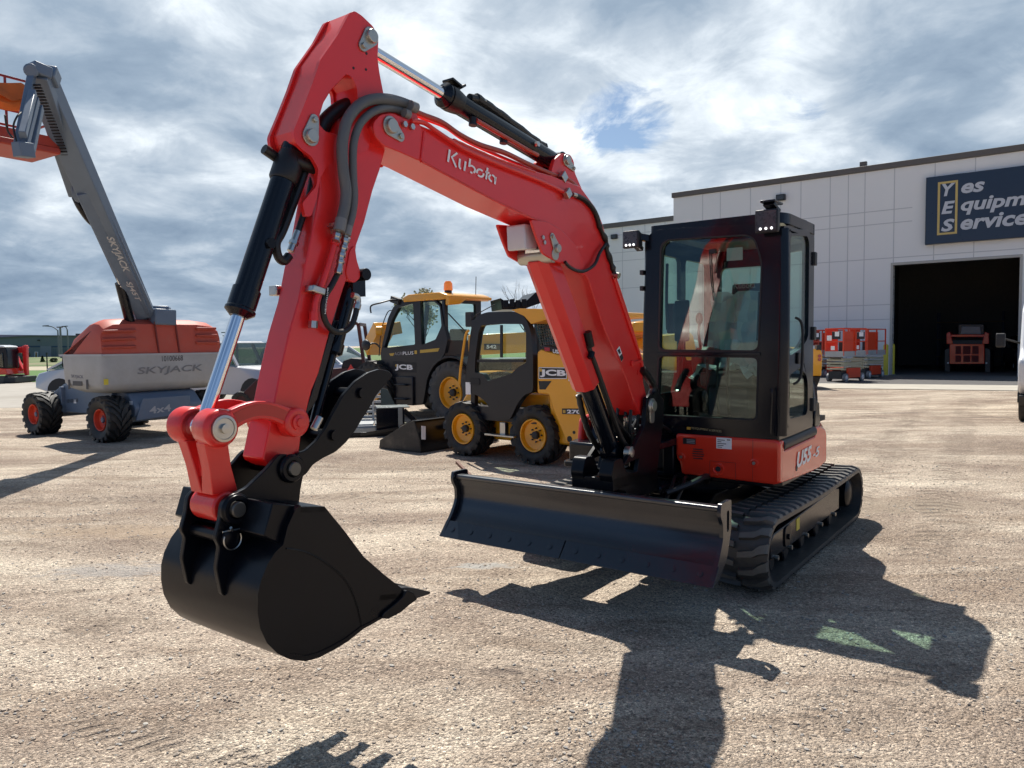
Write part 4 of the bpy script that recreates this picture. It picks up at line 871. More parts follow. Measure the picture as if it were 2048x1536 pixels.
# H-link down to the bucket
b = MB(); bx, bz = BP.x, BP.z
for sd in (-1, 1):
    b.lathe((lx, sd*.035, lz), (0, sd, 0), [(0, .060), (.05, .060)], 28)
    b.loft([[V((lx+a_, sd*q, lz-.05)) for a_, q in ((-.045, .03), (.045, .03), (.045, .088), (-.045, .088))], [V((lx+(bx-lx)*.5+a_, sd*q, lz+(bz-lz)*.5)) for a_, q in ((-.042, .022), (.042, .022), (.042, .078), (-.042, .078))], [V((bx+a_, sd*q, bz+.05)) for a_, q in ((-.05, .0), (.05, .0), (.05, .070), (-.05, .070))]])
b.box(min(lx, bx)-.02, max(lx, bx)+.005, -.06, .06, lz+(bz-lz)*.62, lz+(bz-lz)*.15)
b.lathe((bx, -.078, bz), (0, 1, 0), [(0, .05), (.005, .056), (.15, .056), (.156, .05)], 28)
hl = b.build('bucket_link', REDC, ex, bev=.01, seg=3)

# ---- bucket
WB = .305
bpo = [(568, 1014), (600, 1014), (650, 1013), (690, 1062), (728, 1113), (770, 1150), (807, 1179), (818, 1188), (800, 1205), (761, 1236), (723, 1257), (694, 1280), (664, 1298), (636, 1312), (610, 1319), (580, 1315), (555, 1303), (535, 1283), (522, 1255), (517, 1225), (517, 1190), (523, 1162), (536, 1130), (550, 1108), (566, 1092), (575, 1055), (590, 1022)]
BPF = XZ(bpo[1:], WB); BPF = [p for p in BPF]
b = MB()
for sd in (-1, 1): b.ext(BPF, sd*(WB-.018), sd*WB)
bk = b.build('bucket', SATIN, ex, bev=.003)
# shell from opening edge round the back to the lip
shell = BPF[7:]+[BPF[0]]      # lip ... back ... top
sh = [V(p) for p in shell]; cen = sum(sh, V((0, 0)))/len(sh)
so = [p+(p-cen).normalized()*.006 for p in sh]; si = [p+(cen-p).normalized()*.014 for p in sh]
b = MB(); b.loft([[V((o_.x, -WB-.004, o_.y)), V((o_.x, WB+.004, o_.y)), V((i_.x, WB+.004, i_.y)), V((i_.x, -WB-.004, i_.y))] for o_, i_ in zip(so, si)]); b.build('bucket_shell', SATIN, bk, sm=40)
b = MB(); c1 = XZ([(600, 1014), (650, 1013)], WB); b.ext([c1[0], c1[1], (c1[1][0], c1[1][1]-.02), (c1[0][0], c1[0][1]-.02)], -WB, WB); b.build('top_plate', SATIN, bk)
# side wear arc line and side cutter
b = MB(); b.tube([V((x, WB+.001, z)) for x, z in XZ([(572, 1097), (610, 1104), (650, 1125), (690, 1160), (712, 1205), (724, 1255)], WB)], .0035, n=5, k=6); b.build('weld_seam', SATIN, bk)
cut = XZ([(812, 1180), (826, 1185), (834, 1198), (820, 1208), (800, 1225), (775, 1238), (762, 1236), (766, 1226), (790, 1207), (806, 1192)], WB+.01)
for sd in (-1, 1): b = MB(); b.ext(rnd(cut, .008), sd*(WB-.005), sd*(WB+.014)); b.build('side_cutter', SATIN, bk, bev=.003)
lip = XZ([(800, 1205), (815, 1190)], WB); b = MB(); l0 = V(lip[0]); l1 = V(lip[1]); nd = (V(XZ([(869, 1186)], WB)[0])-l1).normalized(); up_ = V((-nd.y, nd.x)); up_ = up_ if up_.y > 0 else -up_
q0 = l1-nd*.16; b.ext([tuple(q0-up_*.016), tuple(l1+nd*.01-up_*.012), tuple(l1+nd*.02+up_*.0), tuple(l1+up_*.01), tuple(q0+up_*.01)], -WB, WB); b.build('lip', SATIN, bk, bev=.002)
for i in range(5):
    y = -WB+.035+(2*WB-.07)*i/4; b = MB()
    def tr_(s_, w, h0, h1): p = l1+nd*s_; return [V((p.x+up_.x*h0, y-w, p.y+up_.y*h0)), V((p.x+up_.x*h0, y+w, p.y+up_.y*h0)), V((p.x+up_.x*h1, y+w, p.y+up_.y*h1)), V((p.x+up_.x*h1, y-w, p.y+up_.y*h1))]
    b.loft([tr_(-.07, .026, -.026, .028), tr_(.0, .028, -.03, .030), tr_(.06, .026, -.022, .022), tr_(.155, .024, -.006, .004)]); b.build('tooth', mat('tooth_steel', (.045, .045, .048), .4, .5, var=.3), bk, bev=.003)
# ears
e1 = [(532, 935), (548, 915), (556, 908), (572, 908), (592, 922), (604, 945), (598, 975), (594, 1010), (586, 1030), (560, 1060), (520, 1085), (500, 1110), (488, 1130), (482, 1160), (473, 1185), (463, 1182), (452, 1130), (447, 1090), (432, 1075), (436, 1040), (440, 1008), (450, 994), (490, 975), (508, 958)]
EY = .098
ep = [(x+max(0, min(1, (1.02-z)/.12))*.045, z) for x, z in XZ(e1, EY+.01)]
for sd in (-1, 1): b = MB(); b.ext(rnd(ep, .012, 3), sd*(EY-.0), sd*(EY+.022)); b.build('ear_plate', SATIN, bk, bev=.003)
for sd in (-1, 1):
    low = [q_ for q_ in ep if q_[1] < 1.0]; b = MB(); b.tube([V((x-.012, sd*(EY+.024), z)) for x, z in low[2:-2:2]], .006, n=6, k=4, rf=lambda i, m: 1+.25*math.sin(i*2.3)); b.build('weld_bead', SATIN, bk)
b = MB(); p = E.y(458, 1075, EY+.02); px_, pz_ = p.x, p.z; b.cyl((px_, -EY-.02, pz_), (px_, EY+.02, pz_), .024, n=18); b.build('cross_bar', SATIN, bk)
b = MB(); b.lathe((px_, EY+.022, pz_), (0, 1, 0), [(0, .036), (.012, .036), (.016, .03), (.016, .001)], 24); qq = b.build('latch_pin', SATIN, bk)
b = MB(); b.tube([V((px_+.034*math.cos(t), EY+.042, pz_+.036*math.sin(t)-.003)) for t in [PI*.86+PI*1.28*i/12 for i in range(13)]], .003, n=6, k=3); b.tube([V((px_-.038, EY+.042, pz_+.028)), V((px_+.038, EY+.042, pz_+.03))], .003, n=6); b.cyl((px_+.0, EY+.042, pz_+.028), (px_+.012, EY+.052, pz_+.042), .005, n=8); b.build('retaining_clip', ZINC, bk)
for (x, y, r) in ((583, 937, .044), (471, 1018, .046)):
    p = E.y(x, y, EY+.03); b = MB(); b.cyl((p.x, -EY-.03, p.z), (p.x, EY+.022, p.z), r*.62, n=24); b.lathe((p.x, EY+.022, p.z), (0, 1, 0), [(0, r*1.25), (.012, r*1.25), (.018, r*1.1), (.022, r*1.1), (.022, r*.75)], 28, False); w_ = b.build('pivot_collar', SATIN, bk, bev=.002)
    b = MB(); b.lathe((p.x, EY+.022, p.z), (0, 1, 0), [(.0, r*.62), (.030, r*.62), (.034, r*.54), (.034, .001)], 24); b.build('pin', mat('worn_pin', (.14, .135, .12), .4, .7), bk)
b = MB(); b.ext(XZ([(526, 1018), (562, 1008), (596, 1010), (566, 1094), (523, 1075)], EY+.02), -EY, EY); b.build('reinforcement_box', SATIN, bk, bev=.004)
rb = XZ([(556, 1006), (602, 1012), (568, 1092), (520, 1072)], .2)
b = MB(); b.ext(XZ([(545, 1006), (600, 1012), (578, 1070), (568, 1092), (528, 1072)], WB-.02), -WB+.02, WB-.02); b.build('back_plate', SATIN, bk, bev=.004)

# ---- hydraulic thumb folded back behind the arm
tp = [(583, 905), (600, 900), (622, 880), (640, 855), (655, 825), (675, 790), (700, 762), (725, 745), (748, 738), (768, 742), (775, 752), (760, 768), (742, 790), (728, 815), (715, 835), (700, 860), (680, 885), (660, 903), (635, 915), (615, 928), (603, 945), (590, 955), (575, 945)]
TPF = XZ(tp, .05)
b = MB()
for y0, y1 in ((-.085, -.067), (.067, .085)): b.ext(rnd(TPF, .01, 2), y0, y1)
pz = XZ([(735, 750), (765, 747), (720, 815), (690, 870), (664, 895), (640, 880), (690, 800)], 0); b.ext(pz, -.02, .02)
th = b.build('thumb', SATIN, ex, bev=.003)
b = MB()
for x, y in ((695, 785), (640, 868)): p = E.y(x, y, 0); b.cyl((p.x, -.11, p.z), (p.x, .10, p.z), .022, n=16)
b.build('cross_bar', SATIN, th)
b = MB(); p0 = E.y(704, 556, 0); p1 = E.y(640, 800, 0); m_ = p0+(p1-p0)*.62; b.cyl(p0, m_, .036, n=20); b.lathe(m_, p1-p0, [(-.04, .042), (0, .042), (.01, .03)], 20); b.cyl(m_, p1+(p1-p0)*.18, .020, n=14); b.beam(p0+V((0, 0, .03)), p0-V((0, 0, .08)), .09, .07); b.build('thumb_cylinder', BLK, ex)
b = MB(); b.ext(XZ([(672, 640), (684, 640), (640, 800), (626, 822), (615, 828), (630, 780)], AW), -.05, .05); b.build('cylinder_guard', BLK, ex, bev=.004)
b = MB(); p = E.y(640, 845, .09); b.cyl(E.y(628, 858, .1), E.y(640, 835, .1), .016, n=12); b.build('hose_fitting', ZINC, th)

# ---- cab
FX = .69
def cp(y, z, x=FX): return V((x, y, z))
# front frame with windscreen opening
outer = rnd([(-.115, 1.03), (.895, 1.03), (.905, 2.43), (.86, 2.455), (.05, 2.50), (-.04, 2.49), (-.095, 2.44)], .03)
up_op = rnd([(.0, 1.585), (.765, 1.575), (.785, 2.20), (.735, 2.36), (.68, 2.40), (.07, 2.42), (.02, 2.38)], .05)
lo_op = rnd([(-.02, 1.10), (.755, 1.10), (.765, 1.545), (-.0, 1.555)], .04)
b = MB(); b.ext(outer, FX-.075, FX, 'x', holes=[up_op, lo_op]); cab = b.build('cab', BLK, ex, bev=.008)
# secondary rubber seal rings
def ringz(b, poly, w, x0, x1):
    cx = sum(p[0] for p in poly)/len(poly); cz = sum(p[1] for p in poly)/len(poly)
    inn = [(cx+(p[0]-cx)*(1-w/abs(.4)), cz+(p[1]-cz)*(1-w/.4)) for p in poly]; b.ext(poly, x0, x1, 'x', holes=[inn])
b = MB(); ringz(b, up_op, .012, FX-.03, FX+.004); ringz(b, lo_op, .012, FX-.03, FX+.004); b.build('window_seal', INT, cab)
b = MB(); b.ext(up_op, FX-.034, FX-.030, 'x'); b.build('windscreen', GLS, cab); b = MB(); b.ext(lo_op, FX-.032, FX-.028, 'x'); b.build('lower_windscreen', GLS, cab)
b = MB(); b.box(FX, FX+.012, -.01, .775, 1.553, 1.578); b.build('split_bar', BLK, cab, bev=.003)
# pillars and corner between front and door
b = MB(); b.tube([V((FX-.04, .905, 1.0)), V((FX-.04, .915, 1.7)), V((FX-.045, .905, 2.42))], .045, n=12, k=4)
b.tube([V((FX-.04, -.10, 1.0)), V((FX-.04, -.105, 1.7)), V((FX-.045, -.08, 2.44))], .035, n=12, k=4); b.build('corner_post', BLK, cab)
# door side
DY = .925
dop = rnd([(.60, 1.05), (.60, 2.40), (.555, 2.425), (.13, 2.47), (.06, 2.44), (.0, 2.3), (.0, 1.09), (.06, 1.04)], .05)
up_d = rnd([(.565, 1.55), (.565, 2.36), (.52, 2.385), (.15, 2.42), (.10, 2.38), (.10, 1.70), (.14, 1.66), (.28, 1.60)], .035)
lo_d = rnd([(.56, 1.11), (.56, 1.42), (.30, 1.46), (.14, 1.40), (.10, 1.33), (.10, 1.14), (.14, 1.105)], .04)
sout = rnd([(.64, 1.0), (.64, 2.44), (.02, 2.53), (-.10, 2.53), (-.13, 2.45), (-.13, .985)], .02)
b = MB(); b.ext(sout, .885, DY-.012, holes=[up_d, lo_d]); b.build('side_frame', BLK, cab, bev=.006)
b = MB(); b.ext(dop, DY-.012, DY+.012, holes=[up_d, lo_d]); door = b.build('door', BLK, cab, bev=.006)
b = MB(); b.ext(up_d, DY-.006, DY-.002); b.build('door_window', GLS, door); b = MB(); b.ext(lo_d, DY-.006, DY-.002); b.build('door_window', GLS, door)
b = MB(); b.ext(rnd([(.40, 1.49), (.25, 1.49), (.25, 1.57), (.40, 1.57)], .02), DY+.012, DY+.026); b.tube([V((.50, DY+.02, 1.35)), V((.46, DY+.06, 1.42)), V((.44, DY+.06, 1.75)), V((.47, DY+.02, 1.82))], .010); b.build('handle', INT, door, bev=.004)
b = MB()
for z in (1.12, 2.22, 1.66): b.box(-.06, .0, DY, DY+.03, z, z+.10)
b.build('hinge', DGREY, door, bev=.006)
# curved rear-left corner and rear / right sides
b = MB(); cr = [V((-.13, .912)), V((-.26, .865)), V((-.38, .78)), V((-.47, .66)), V((-.56, .45))]
def col(z0, z1, ins=0): 
    o_ = [V((p.x+ins*.3, p.y-ins, 0)) for p in cr]; return o_
b.loft([[V((p.x, p.y, z)) for p in [V((-.12, .913))]+cr+[V((-.53, .45)), V((-.44, .64)), V((-.36, .75)), V((-.25, .835)), V((-.14, .88)), V((-.12, .885))]] for z in (1.0, 1.50)]); b.build('rear_corner', BLK, cab, sm=50)
rc = [V((-.12, .913))]+cr+[V((-.53, .45)), V((-.44, .64)), V((-.36, .75)), V((-.25, .835)), V((-.14, .88)), V((-.12, .885))]
b = MB(); b.loft([[V((p.x, p.y, z)) for p in rc] for z in (2.38, 2.50)]); b.build('rear_corner', BLK, cab, sm=50)
b = MB(); b.loft([[V((p.x, p.y-.012, z)) for p in cr] for z in (1.50, 2.38)], cap=False, closed=False); b.build('corner_window', GLC, cab, sm=60)
b = MB(); b.ext(rnd([(-.10, 1.0), (.50, 1.0), (.50, 2.48), (-.08, 2.48)], .03), -.62, -.58, 'x', holes=[rnd([(.0, 1.55), (.42, 1.55), (.42, 2.30), (.0, 2.30)], .06)]); b.build('rear_wall', BLK, cab)
b = MB(); b.box(-.60, -.595, .0, .42, 1.55, 2.30); b.build('rear_window', GLC, cab)
b = MB(); b.ext(rnd([(-.60, 1.0), (.66, 1.0), (.66, 2.44), (-.60, 2.50)], .03), -.12, -.085, holes=[rnd([(-.5, 1.50), (-.02, 1.50), (-.02, 2.34), (-.5, 2.34)], .05), rnd([(.08, 1.25), (.58, 1.25), (.58, 2.34), (.08, 2.34)], .05)]); b.build('right_wall', BLK, cab)
b = MB(); b.box(-.5, -.02, -.105, -.10, 1.5, 2.34); b.box(.08, .58, -.105, -.10, 1.25, 2.34); b.build('right_window', GLC, cab)
b = MB(); b.box(-.6, .64, -.1, .89, 1.0, 1.04); b.build('floor', INT, cab)
# roof with rounded rear-left
rp_ = rnd([(.66, -.09), (.66, .885), (.56, .925), (-.10, .925), (-.30, .86), (-.48, .68), (-.60, .3), (-.62, -.09)], .06)
sky_ = rnd([(.10, .12), (.52, .12), (.52, .70), (.10, .70)], .06)
b = MB(); b.ext(rp_, 2.462, 2.535, 'z', holes=[sky_]); roof = b.build('roof', BLK, cab, bev=.028, seg=3)
b = MB(); b.ext(rnd([(.08, -.05), (.08, .86), (-.12, .88), (-.42, .66), (-.56, .3), (-.56, -.05)], .06), 2.53, 2.575, 'z'); b.build('roof_dome', BLK, roof, bev=.02, seg=3)
b = MB(); b.ext(sky_, 2.52, 2.524, 'z'); b.build('skylight', GLS, roof)
b = MB(); b.ext([(-.5, 0), (.58, 0), (.58, .8), (-.5, .8)], 2.438, 2.452, 'z', holes=[sky_]); b.build('headliner', mat('headliner_grey', (.10, .10, .10), .8), cab)
# work lights
def worklight(c, s_=1.0):
    c = V(c); b = MB(); w, h = .062*s_, .062*s_
    b.loft([[c+V((-.07, y_*.7, z_*.7)) for y_, z_ in ((-w, -h), (w, -h), (w, h), (-w, h))], [c+V((.02, y_, z_)) for y_, z_ in ((-w, -h), (w, -h), (w, h), (-w, h))], [c+V((.045, y_, z_)) for y_, z_ in ((-w, -h), (w, -h), (w, h), (-w, h))]])
    o = b.build('work_light', DGREY, cab, bev=.008); b = MB(); b.ext(rnd([(c.y-w*.86, c.z-h*.80), (c.y+w*.86, c.z-h*.80), (c.y+w*.86, c.z+h*.86), (c.y-w*.86, c.z+h*.86)], .01), c.x+.046, c.x+.050, 'x'); b.build('lens', LENS, o)
    b = MB(); b.beam(c+V((-.05, 0, -.03)), c+V((-.12, 0, -.06)), .05, .03); b.build('bracket', SATIN, o)
    q = MB()
    for dy in (-.03, .0, .03): q.sph(c+V((.052, dy*s_, -h*.66)), .009, 8, 6)
    q.build('led', mat('led_lit', (.9, .9, .9), .2, emit=((1, 1, 1), 1.6)), o)
worklight((.76, .845, 2.46), 1.25); worklight((.76, -.17, 2.43), 1.05)
b = MB(); b.box(.62, .80, .80, .90, 2.585, 2.60); b.beam((.66, .86, 2.54), (.76, .845, 2.58), .08, .02); b.beam((.66, -.08, 2.44), (.74, -.16, 2.46), .05, .05); b.build('light_bracket', BLK, cab, bev=.004)
b = MB()
for y, z in ((.08, 2.53), (.18, 2.53)): b.cyl((.55, y, z-.02), (.55, y, z+.02), .014, n=8)
b.build('roof_bolt', DGREY, cab)
b = MB()
for z in (2.05, 2.17, 1.25): b.box(.655, .70, -.145, -.12, z, z+.035)
b.build('trim_clip', DGREY, cab)
b = MB(); b.tube([V((.735, .86, 1.02)), V((.745, .87, 1.3)), V((.735, .86, 1.32))], .007, n=6); b.build('washer_pipe', BLK, cab)
t_ = text('YES EQUIPMENT & SERVICES', NF, (.6955, .268, 1.012), (.6955, .50, 1.000), UP, .018, mat('decal_tan', (.45, .38, .2), .5), cab, bold=.0)
b = MB(); b.box(.69, .6965, .235, .262, 1.009, 1.027); b.build('gold_mark', GOLD, cab)
# interior
SX, SY = .10, -.06
b = MB(); b.ext(rnd([(SX-.35, 1.30), (SX+.12, 1.30), (SX+.14, 1.42), (SX-.33, 1.42)], .04), SY+.20, SY+.62); b.ext(rnd([(SX-.38, 1.38), (SX-.24, 1.38), (SX-.30, 2.04), (SX-.42, 2.04)], .05), SY+.22, SY+.60); b.ext(rnd([(SX-.40, 1.94), (SX-.30, 1.94), (SX-.33, 2.13), (SX-.42, 2.13)], .03), SY+.29, SY+.53); b.ext([(SX-.3, 1.04), (SX+.05, 1.04), (SX+.05, 1.3), (SX-.3, 1.3)], SY+.24, SY+.56); seat = b.build('seat', mat('seat_grey', (.07, .075, .09), .75), cab, bev=.03)
text('Kubota', NF, (SX-.30, SY+.32, 2.09), (SX-.30, SY+.50, 2.09), UP, .045, mat('seat_print', (.4, .4, .4), .6), seat, bold=.01)
b = MB(); rs = random.Random(5); n = 12; m2 = 16; vs = []
for j in range(m2):
    for i in range(n):
        t = j/(m2-1); y = SY+.14+.52*i/(n-1); k = 2*t-1
        x = SX+(.20-.44*min(1, t*2)) if t < .5 else SX-.22-.09*k; z = 1.46 if t < .5 else 1.46+k*.60
        e = max(0, abs(i-(n-1)/2)/((n-1)/2)-.6)*.4
        vs.append((x+.02*rs.gauss(0, 1)+.05, y+.012*rs.gauss(0, 1), z+.018*rs.gauss(0, 1)-e*(.5 if t < .5 else 0)))
b.add(vs, [(j*n+i, j*n+i+1, (j+1)*n+i+1, (j+1)*n+i) for j in range(m2-1) for i in range(n-1)]); b.build('seat_cover', PLASTIC, seat, sm=20)
for sd in (.13, .72):
    b = MB(); b.ext(rnd([(-.25, 1.40), (.22, 1.40), (.26, 1.55), (.12, 1.62), (-.25, 1.58)], .04), sd-.055, sd+.055); cs = b.build('side_console', INT, cab, bev=.012)
    b = MB(); b.tube([V((.18, sd, 1.60)), V((.22, sd, 1.72)), V((.21, sd, 1.80))], .012); b.sph((.21, sd, 1.84), .032, 10, 8, (1, .9, 1.5)); b.build('joystick', INT, cs)
b = MB(); b.ext(rnd([(.02, 1.66), (.14, 1.66), (.14, 1.98), (.02, 1.98)], .02), .42, .44, 'x'); b.beam((.42, .08, 1.70), (.44, .06, 1.3), .03, .03); b.build('monitor', INT, cab, bev=.006)
for y in (.30, .38, .46):
    b = MB(); b.tube([V((.42, y, 1.06)), V((.47, y, 1.25)), V((.46, y, 1.50)), V((.44, y, 1.56))], .010); b.beam((.44, y, 1.08), (.54, y, 1.11), .07, .02); b.build('travel_lever', INT, cab)
b = MB(); b.tube([V((.62, .045, 1.75)), V((.60, .03, 2.0)), V((.61, .04, 2.25))], .012); b.ext(rnd([(.03, 1.72), (.085, 1.72), (.085, 1.95), (.03, 1.95)], .015), .56, .60, 'x'); b.build('grab_bar', INT, cab, bev=.004)
b = MB(); b.tube([V((.645, .74, 1.66)), V((.63, .745, 1.9)), V((.64, .75, 2.0))], .012); b.box(.60, .64, .755, .79, 1.95, 2.18); b.build('wiper_motor', INT, cab)
b = MB(); b.tube([V((.675, .40, 2.30)), V((.675, .41, 2.1)), V((.672, .43, 1.95))], .004, n=6); b.box(.66, .68, .395, .44, 2.29, 2.32); b.build('wiper', INT, cab)
b = MB(); b.box(.645, .648, .515, .63, 2.23, 2.32); b.build('sun_label', mat('label_paper', (.5, .5, .48), .6), cab)

# ================================================================= boom lift
Lf = Frame(-8.3, 13.8, math.atan2(-.554, .833))
lift = thing('boom_lift', 'grey boom lift with faded orange hood, orange wheel rims and raised boom at the left', 'boom lift', Lf)
LY = V((0, 1, 0))
def lwheel(x, y): return wheel(lift, (x, y, .40), LY, .39, .40, .20, LRED, -1 if y < 1 else 1, lugs=17, lugh=.035, chev=.9, hubmat=LGREY)
lwheel(-1.22, .20); lwheel(1.22, .20); lwheel(1.22, 2.05); lwheel(-1.22, 2.05)
b = MB(); b.ext(rnd([(-1.55, .42), (-.85, .42), (.9, .42), (1.55, .42), (1.60, .60), (1.35, .84), (.5, .98), (-.9, .98), (-1.35, .80), (-1.55, .60)], .05), .48, 1.80)
for x in (-1.22, 1.22): b.box(x-.13, x+.13, .30, 1.95, .32, .52)
for x in (-.92, .94): b.ext([(x-.04, .40), (x+.04, .40), (x+.04, .92), (x-.04, .92)], .40, 1.88)
ch = b.build('chassis', LGREY, lift, bev=.015)
b = MB(); q = [Lf.x(a, c_, 1.60) for a, c_ in ((272, 842), (378, 826), (381, 790), (285, 797))]; b.ext([(p.y, p.z) for p in q], 1.56, 1.605, 'x'); b.build('axle_cover', LGREY, ch, bev=.01)
p0 = Lf.x(299, 828, 1.607); p1 = Lf.x(342, 822, 1.607); text('4x4', NF, p0, p1, UP, .13, mat('lift_print', (.42, .44, .46), .5), ch, bold=.02)
for px in (92, 150, 205, 262):
    p = Lf.y(px, 803 if px < 250 else 806, .478); b = MB(); b.box(p.x-.045, p.x+.045, .474, .479, p.z-.035, p.z+.035); b.build('label', WHT, ch)
p = Lf.y(138, 802, .476); text('10100668', -NL, Lf.y(134, 806, .476), Lf.y(156, 804, .476), UP, .07, mat('lift_dark_print', (.05, .05, .055), .6), ch, bold=.01)
b = MB(); b.lathe((.3, 1.2, .95), (0, 0, 1), [(0, .62), (.12, .62), (.12, .5), (.22, .5)], 36); b.build('turntable', DGREY, lift)
# counterweight (grey) and hood (orange)
XF = 1.5
def LX(pp, x=XF): return [Lf.x(a, c_, x) for a, c_ in pp]
f_ = LX([(205, 716), (443, 702), (447, 757), (430, 768), (300, 781), (222, 785), (206, 778)])
zt, zb = (f_[0].z+f_[1].z)/2, min(p.z for p in f_)
y0_, y1_ = f_[0].y, f_[1].y
s_ = [Lf.y(a, c_, y0_) for a, c_ in ((125, 741), (124, 762), (140, 770), (178, 781), (206, 786), (205, 716))]
xl = s_[0].x
b = MB(); rings = []
def rr(x0, x1, ya, yb, z, r=.12): return [V((q[0], q[1], z)) for q in rnd([(x0, ya), (x1, ya), (x1, yb), (x0, yb)], r, 5)]
b.loft([rr(xl+.25, XF-.22, y0_+.22, y1_-.2, zb-.02), rr(xl+.08, XF-.05, y0_+.05, y1_-.05, zb+.07), rr(xl, XF, y0_, y1_, zb+.16), rr(xl-.03, XF+.02, y0_-.02, y1_+.02, zt)]); cw = b.build('counterweight', LGREY2, lift, bev=.01, sm=50)
hs = [Lf.y(a, c_, y0_) for a, c_ in ((127, 737), (130, 712), (160, 688), (208, 654), (225, 649))]
topz = Lf.x(300, 638, XF-.15).z
b = MB()
def hoodring(y, k, dz): 
    prof = [(xl-.02, zt), (xl-.02, hs[1].z+dz), (xl+.35, (hs[1].z+topz)/2+.06+dz), (XF-.48, topz-.02+dz), (XF-.32, topz+dz), (XF-.16, topz-.02+dz), (XF-.03, topz-.10+dz), (XF+.01, zt)]
    c_x = .8; return [V((c_x+(p[0]-c_x)*k, y, p[1])) for p in prof]
b.loft([hoodring(y0_+.0, .97, -.22), hoodring(y0_+.05, .99, -.10), hoodring(y0_+.22, 1.0, -.02), hoodring(y0_+.5, 1.0, .0), hoodring(y1_-.5, 1.0, .0), hoodring(y1_-.22, 1.0, -.03), hoodring(y1_-.05, .99, -.12), hoodring(y1_, .97, -.25)])
hood = b.build('hood', LORG, lift, bev=.012, sm=50)
drk = mat('hood_groove', (.20, .03, .022), .6)
b = MB()
for py in (662, 678, 694): 
    for w_, (xa, xb) in enumerate(((205, 272), )):
        a = Lf.x(xa, py+1, XF+.012); c_ = Lf.x(xb, py-1, XF+.012); b.beam(a, c_, .05, .05)
for i, py in enumerate((657, 671, 685)):
    a = Lf.x(392, py, XF+.012); c_ = Lf.x(432+i*3, py, XF+.012); b.beam(a, c_, .05, .05)
b.build('louvre', mat('louvre_orange', (.42, .065, .04), .55, var=.1), hood, bev=.018)
b = MB()
for px, py0, py1 in ((309, 640, 706), (350, 638, 704)):
    a = Lf.x(px, py0+3, XF+.006); c_ = Lf.x(px+9, py1, XF+.014); b.beam(a, c_, .025, .02, (1, 0, 0))
    b.box(XF-.5, XF-.1, a.y-.012, a.y+.012, topz-.01, topz+.004)
b.build('hood_seam', drk, hood)
b = MB(); b.box(xl-.04, XF+.035, y0_-.035, y0_-.02, zt-.015, zt+.02); b.box(XF+.02, XF+.036, y0_-.03, y1_+.02, zt-.015, zt+.02); b.build('trim_strip', mat('trim_grey', (.45, .46, .48), .4), cw)
p0 = Lf.x(324, 723, XF+.02); p1 = Lf.x(366, 721, XF+.02); text('10100668', NF, p0, p1, UP, .10, mat('lift_dark_print', (0, 0, 0)), cw, bold=.0)
p0 = Lf.x(275, 753, XF+.018); p1 = Lf.x(405, 745, XF+.018); text('SKYJACK', NF, p0, p1, UP, .16, mat('relief_grey', (.22, .225, .23), .6, var=.2), cw, bold=.015, shear=.15)
p0 = Lf.y(143, 757, y0_-.005); p1 = Lf.y(167, 759, y0_-.005); text('SKYJACK', -NL, p0, p1, UP, .075, mat('blue_print', (.03, .035, .10), .6), cw, bold=.0)
b = MB()
for px in (138, 174): p = Lf.y(px, 765, y0_-.008); b.box(p.x-.03, p.x+.03, y0_-.012, y0_-.002, p.z-.12, p.z+.05)
p = Lf.y(155, 766, y0_-.006); b.box(p.x-.16, p.x+.16, y0_-.01, y0_-.002, p.z-.05, p.z+.03); b.build('pocket', mat('pocket_grey', (.10, .10, .10), .7), cw)
b = MB(); p = Lf.x(211, 764, XF+.012); b.box(XF+.01, XF+.014, p.y-.03, p.y+.05, p.z-.05, p.z+.05); b.build('warning_label', YEL, cw)
# pivot tower and boom
def L3(px, py, Y): return Lf.Y(px, py, Y)
b = MB(); b.beam(L3(302, 655, 14.2), L3(302, 618, 14.2), .55, .50, (1, 0, 0)); b.beam(L3(322, 650, 14.0), L3(322, 618, 14.0), .42, .35, (1, 0, 0)); b.beam(L3(300, 618, 14.0), L3(340, 619, 14.1), .3, .12); b.build('pivot_tower', LGREY, lift, bev=.03)
B0 = L3(286, 622, 13.8); B1 = L3(84, 165, 10.7)
bd = (B1-B0).normalized(); 
side = (_f.cross(V((0, 0, 1)))); sl = V((side.dot(Lf.f), side.dot(Lf.l), 0)).normalized()      # picture-right in local axes
pn = bd.cross(sl).normalized()
b = MB(); b.beam(B0, B1, .20, .33, (sl+V((0, 0, 0))*1), .25, .36)
main = b.build('main_boom', LGREY, lift, bev=.012)
cenB = lambda t, a=0., c_=0.: B0+(B1-B0)*t+sl*a+pn*c_
# rotate boom box so that a lit top flank and a shaded side flank show
b = MB(); b.beam(cenB(-.02, .02), cenB(.60, -.03), .24, .33, (sl*.9+pn*.45)); b.build('outer_section', LGREY, main, bev=.012)
jw = mat('lift_print', (0, 0, 0))
vw = (CO-Lf.wor(*cenB(.3))); vl = V((vw.dot(Lf.f), vw.dot(Lf.l), vw.z)).normalized()
def onboom(t, a): return cenB(t)+sl*a+vl*.30
for s_t, t0, t1, h_ in (('SKYJACK', .385, .215, .15), ('SJ45T', .165, .06, .12)):
    text(s_t, vl, onboom(t0, -.10), onboom(t1, -.07), sl, h_, jw, main, bold=.02, shear=.1, off=.0)
b = MB(); b.beam(L3(84, 150, 10.4), L3(166, 385, 12.2), .15, .16, sl); b.beam(L3(72, 150, 10.45), L3(152, 392, 12.3), .10, .20, sl); b.lathe(L3(160, 385, 12.1)-sl*.05, sl, [(0, .16), (.2, .16)], 20); b.build('cable_carrier', LGREY, lift, bev=.01)
b = MB(); 
for i in range(34):
    t = i/33; p = L3(74+80*t, 170+200*t, 10.2+1.7*t); b.beam(p-sl*.05, p+sl*.05, .03, .02)
b.build('cable_chain', INT, lift)
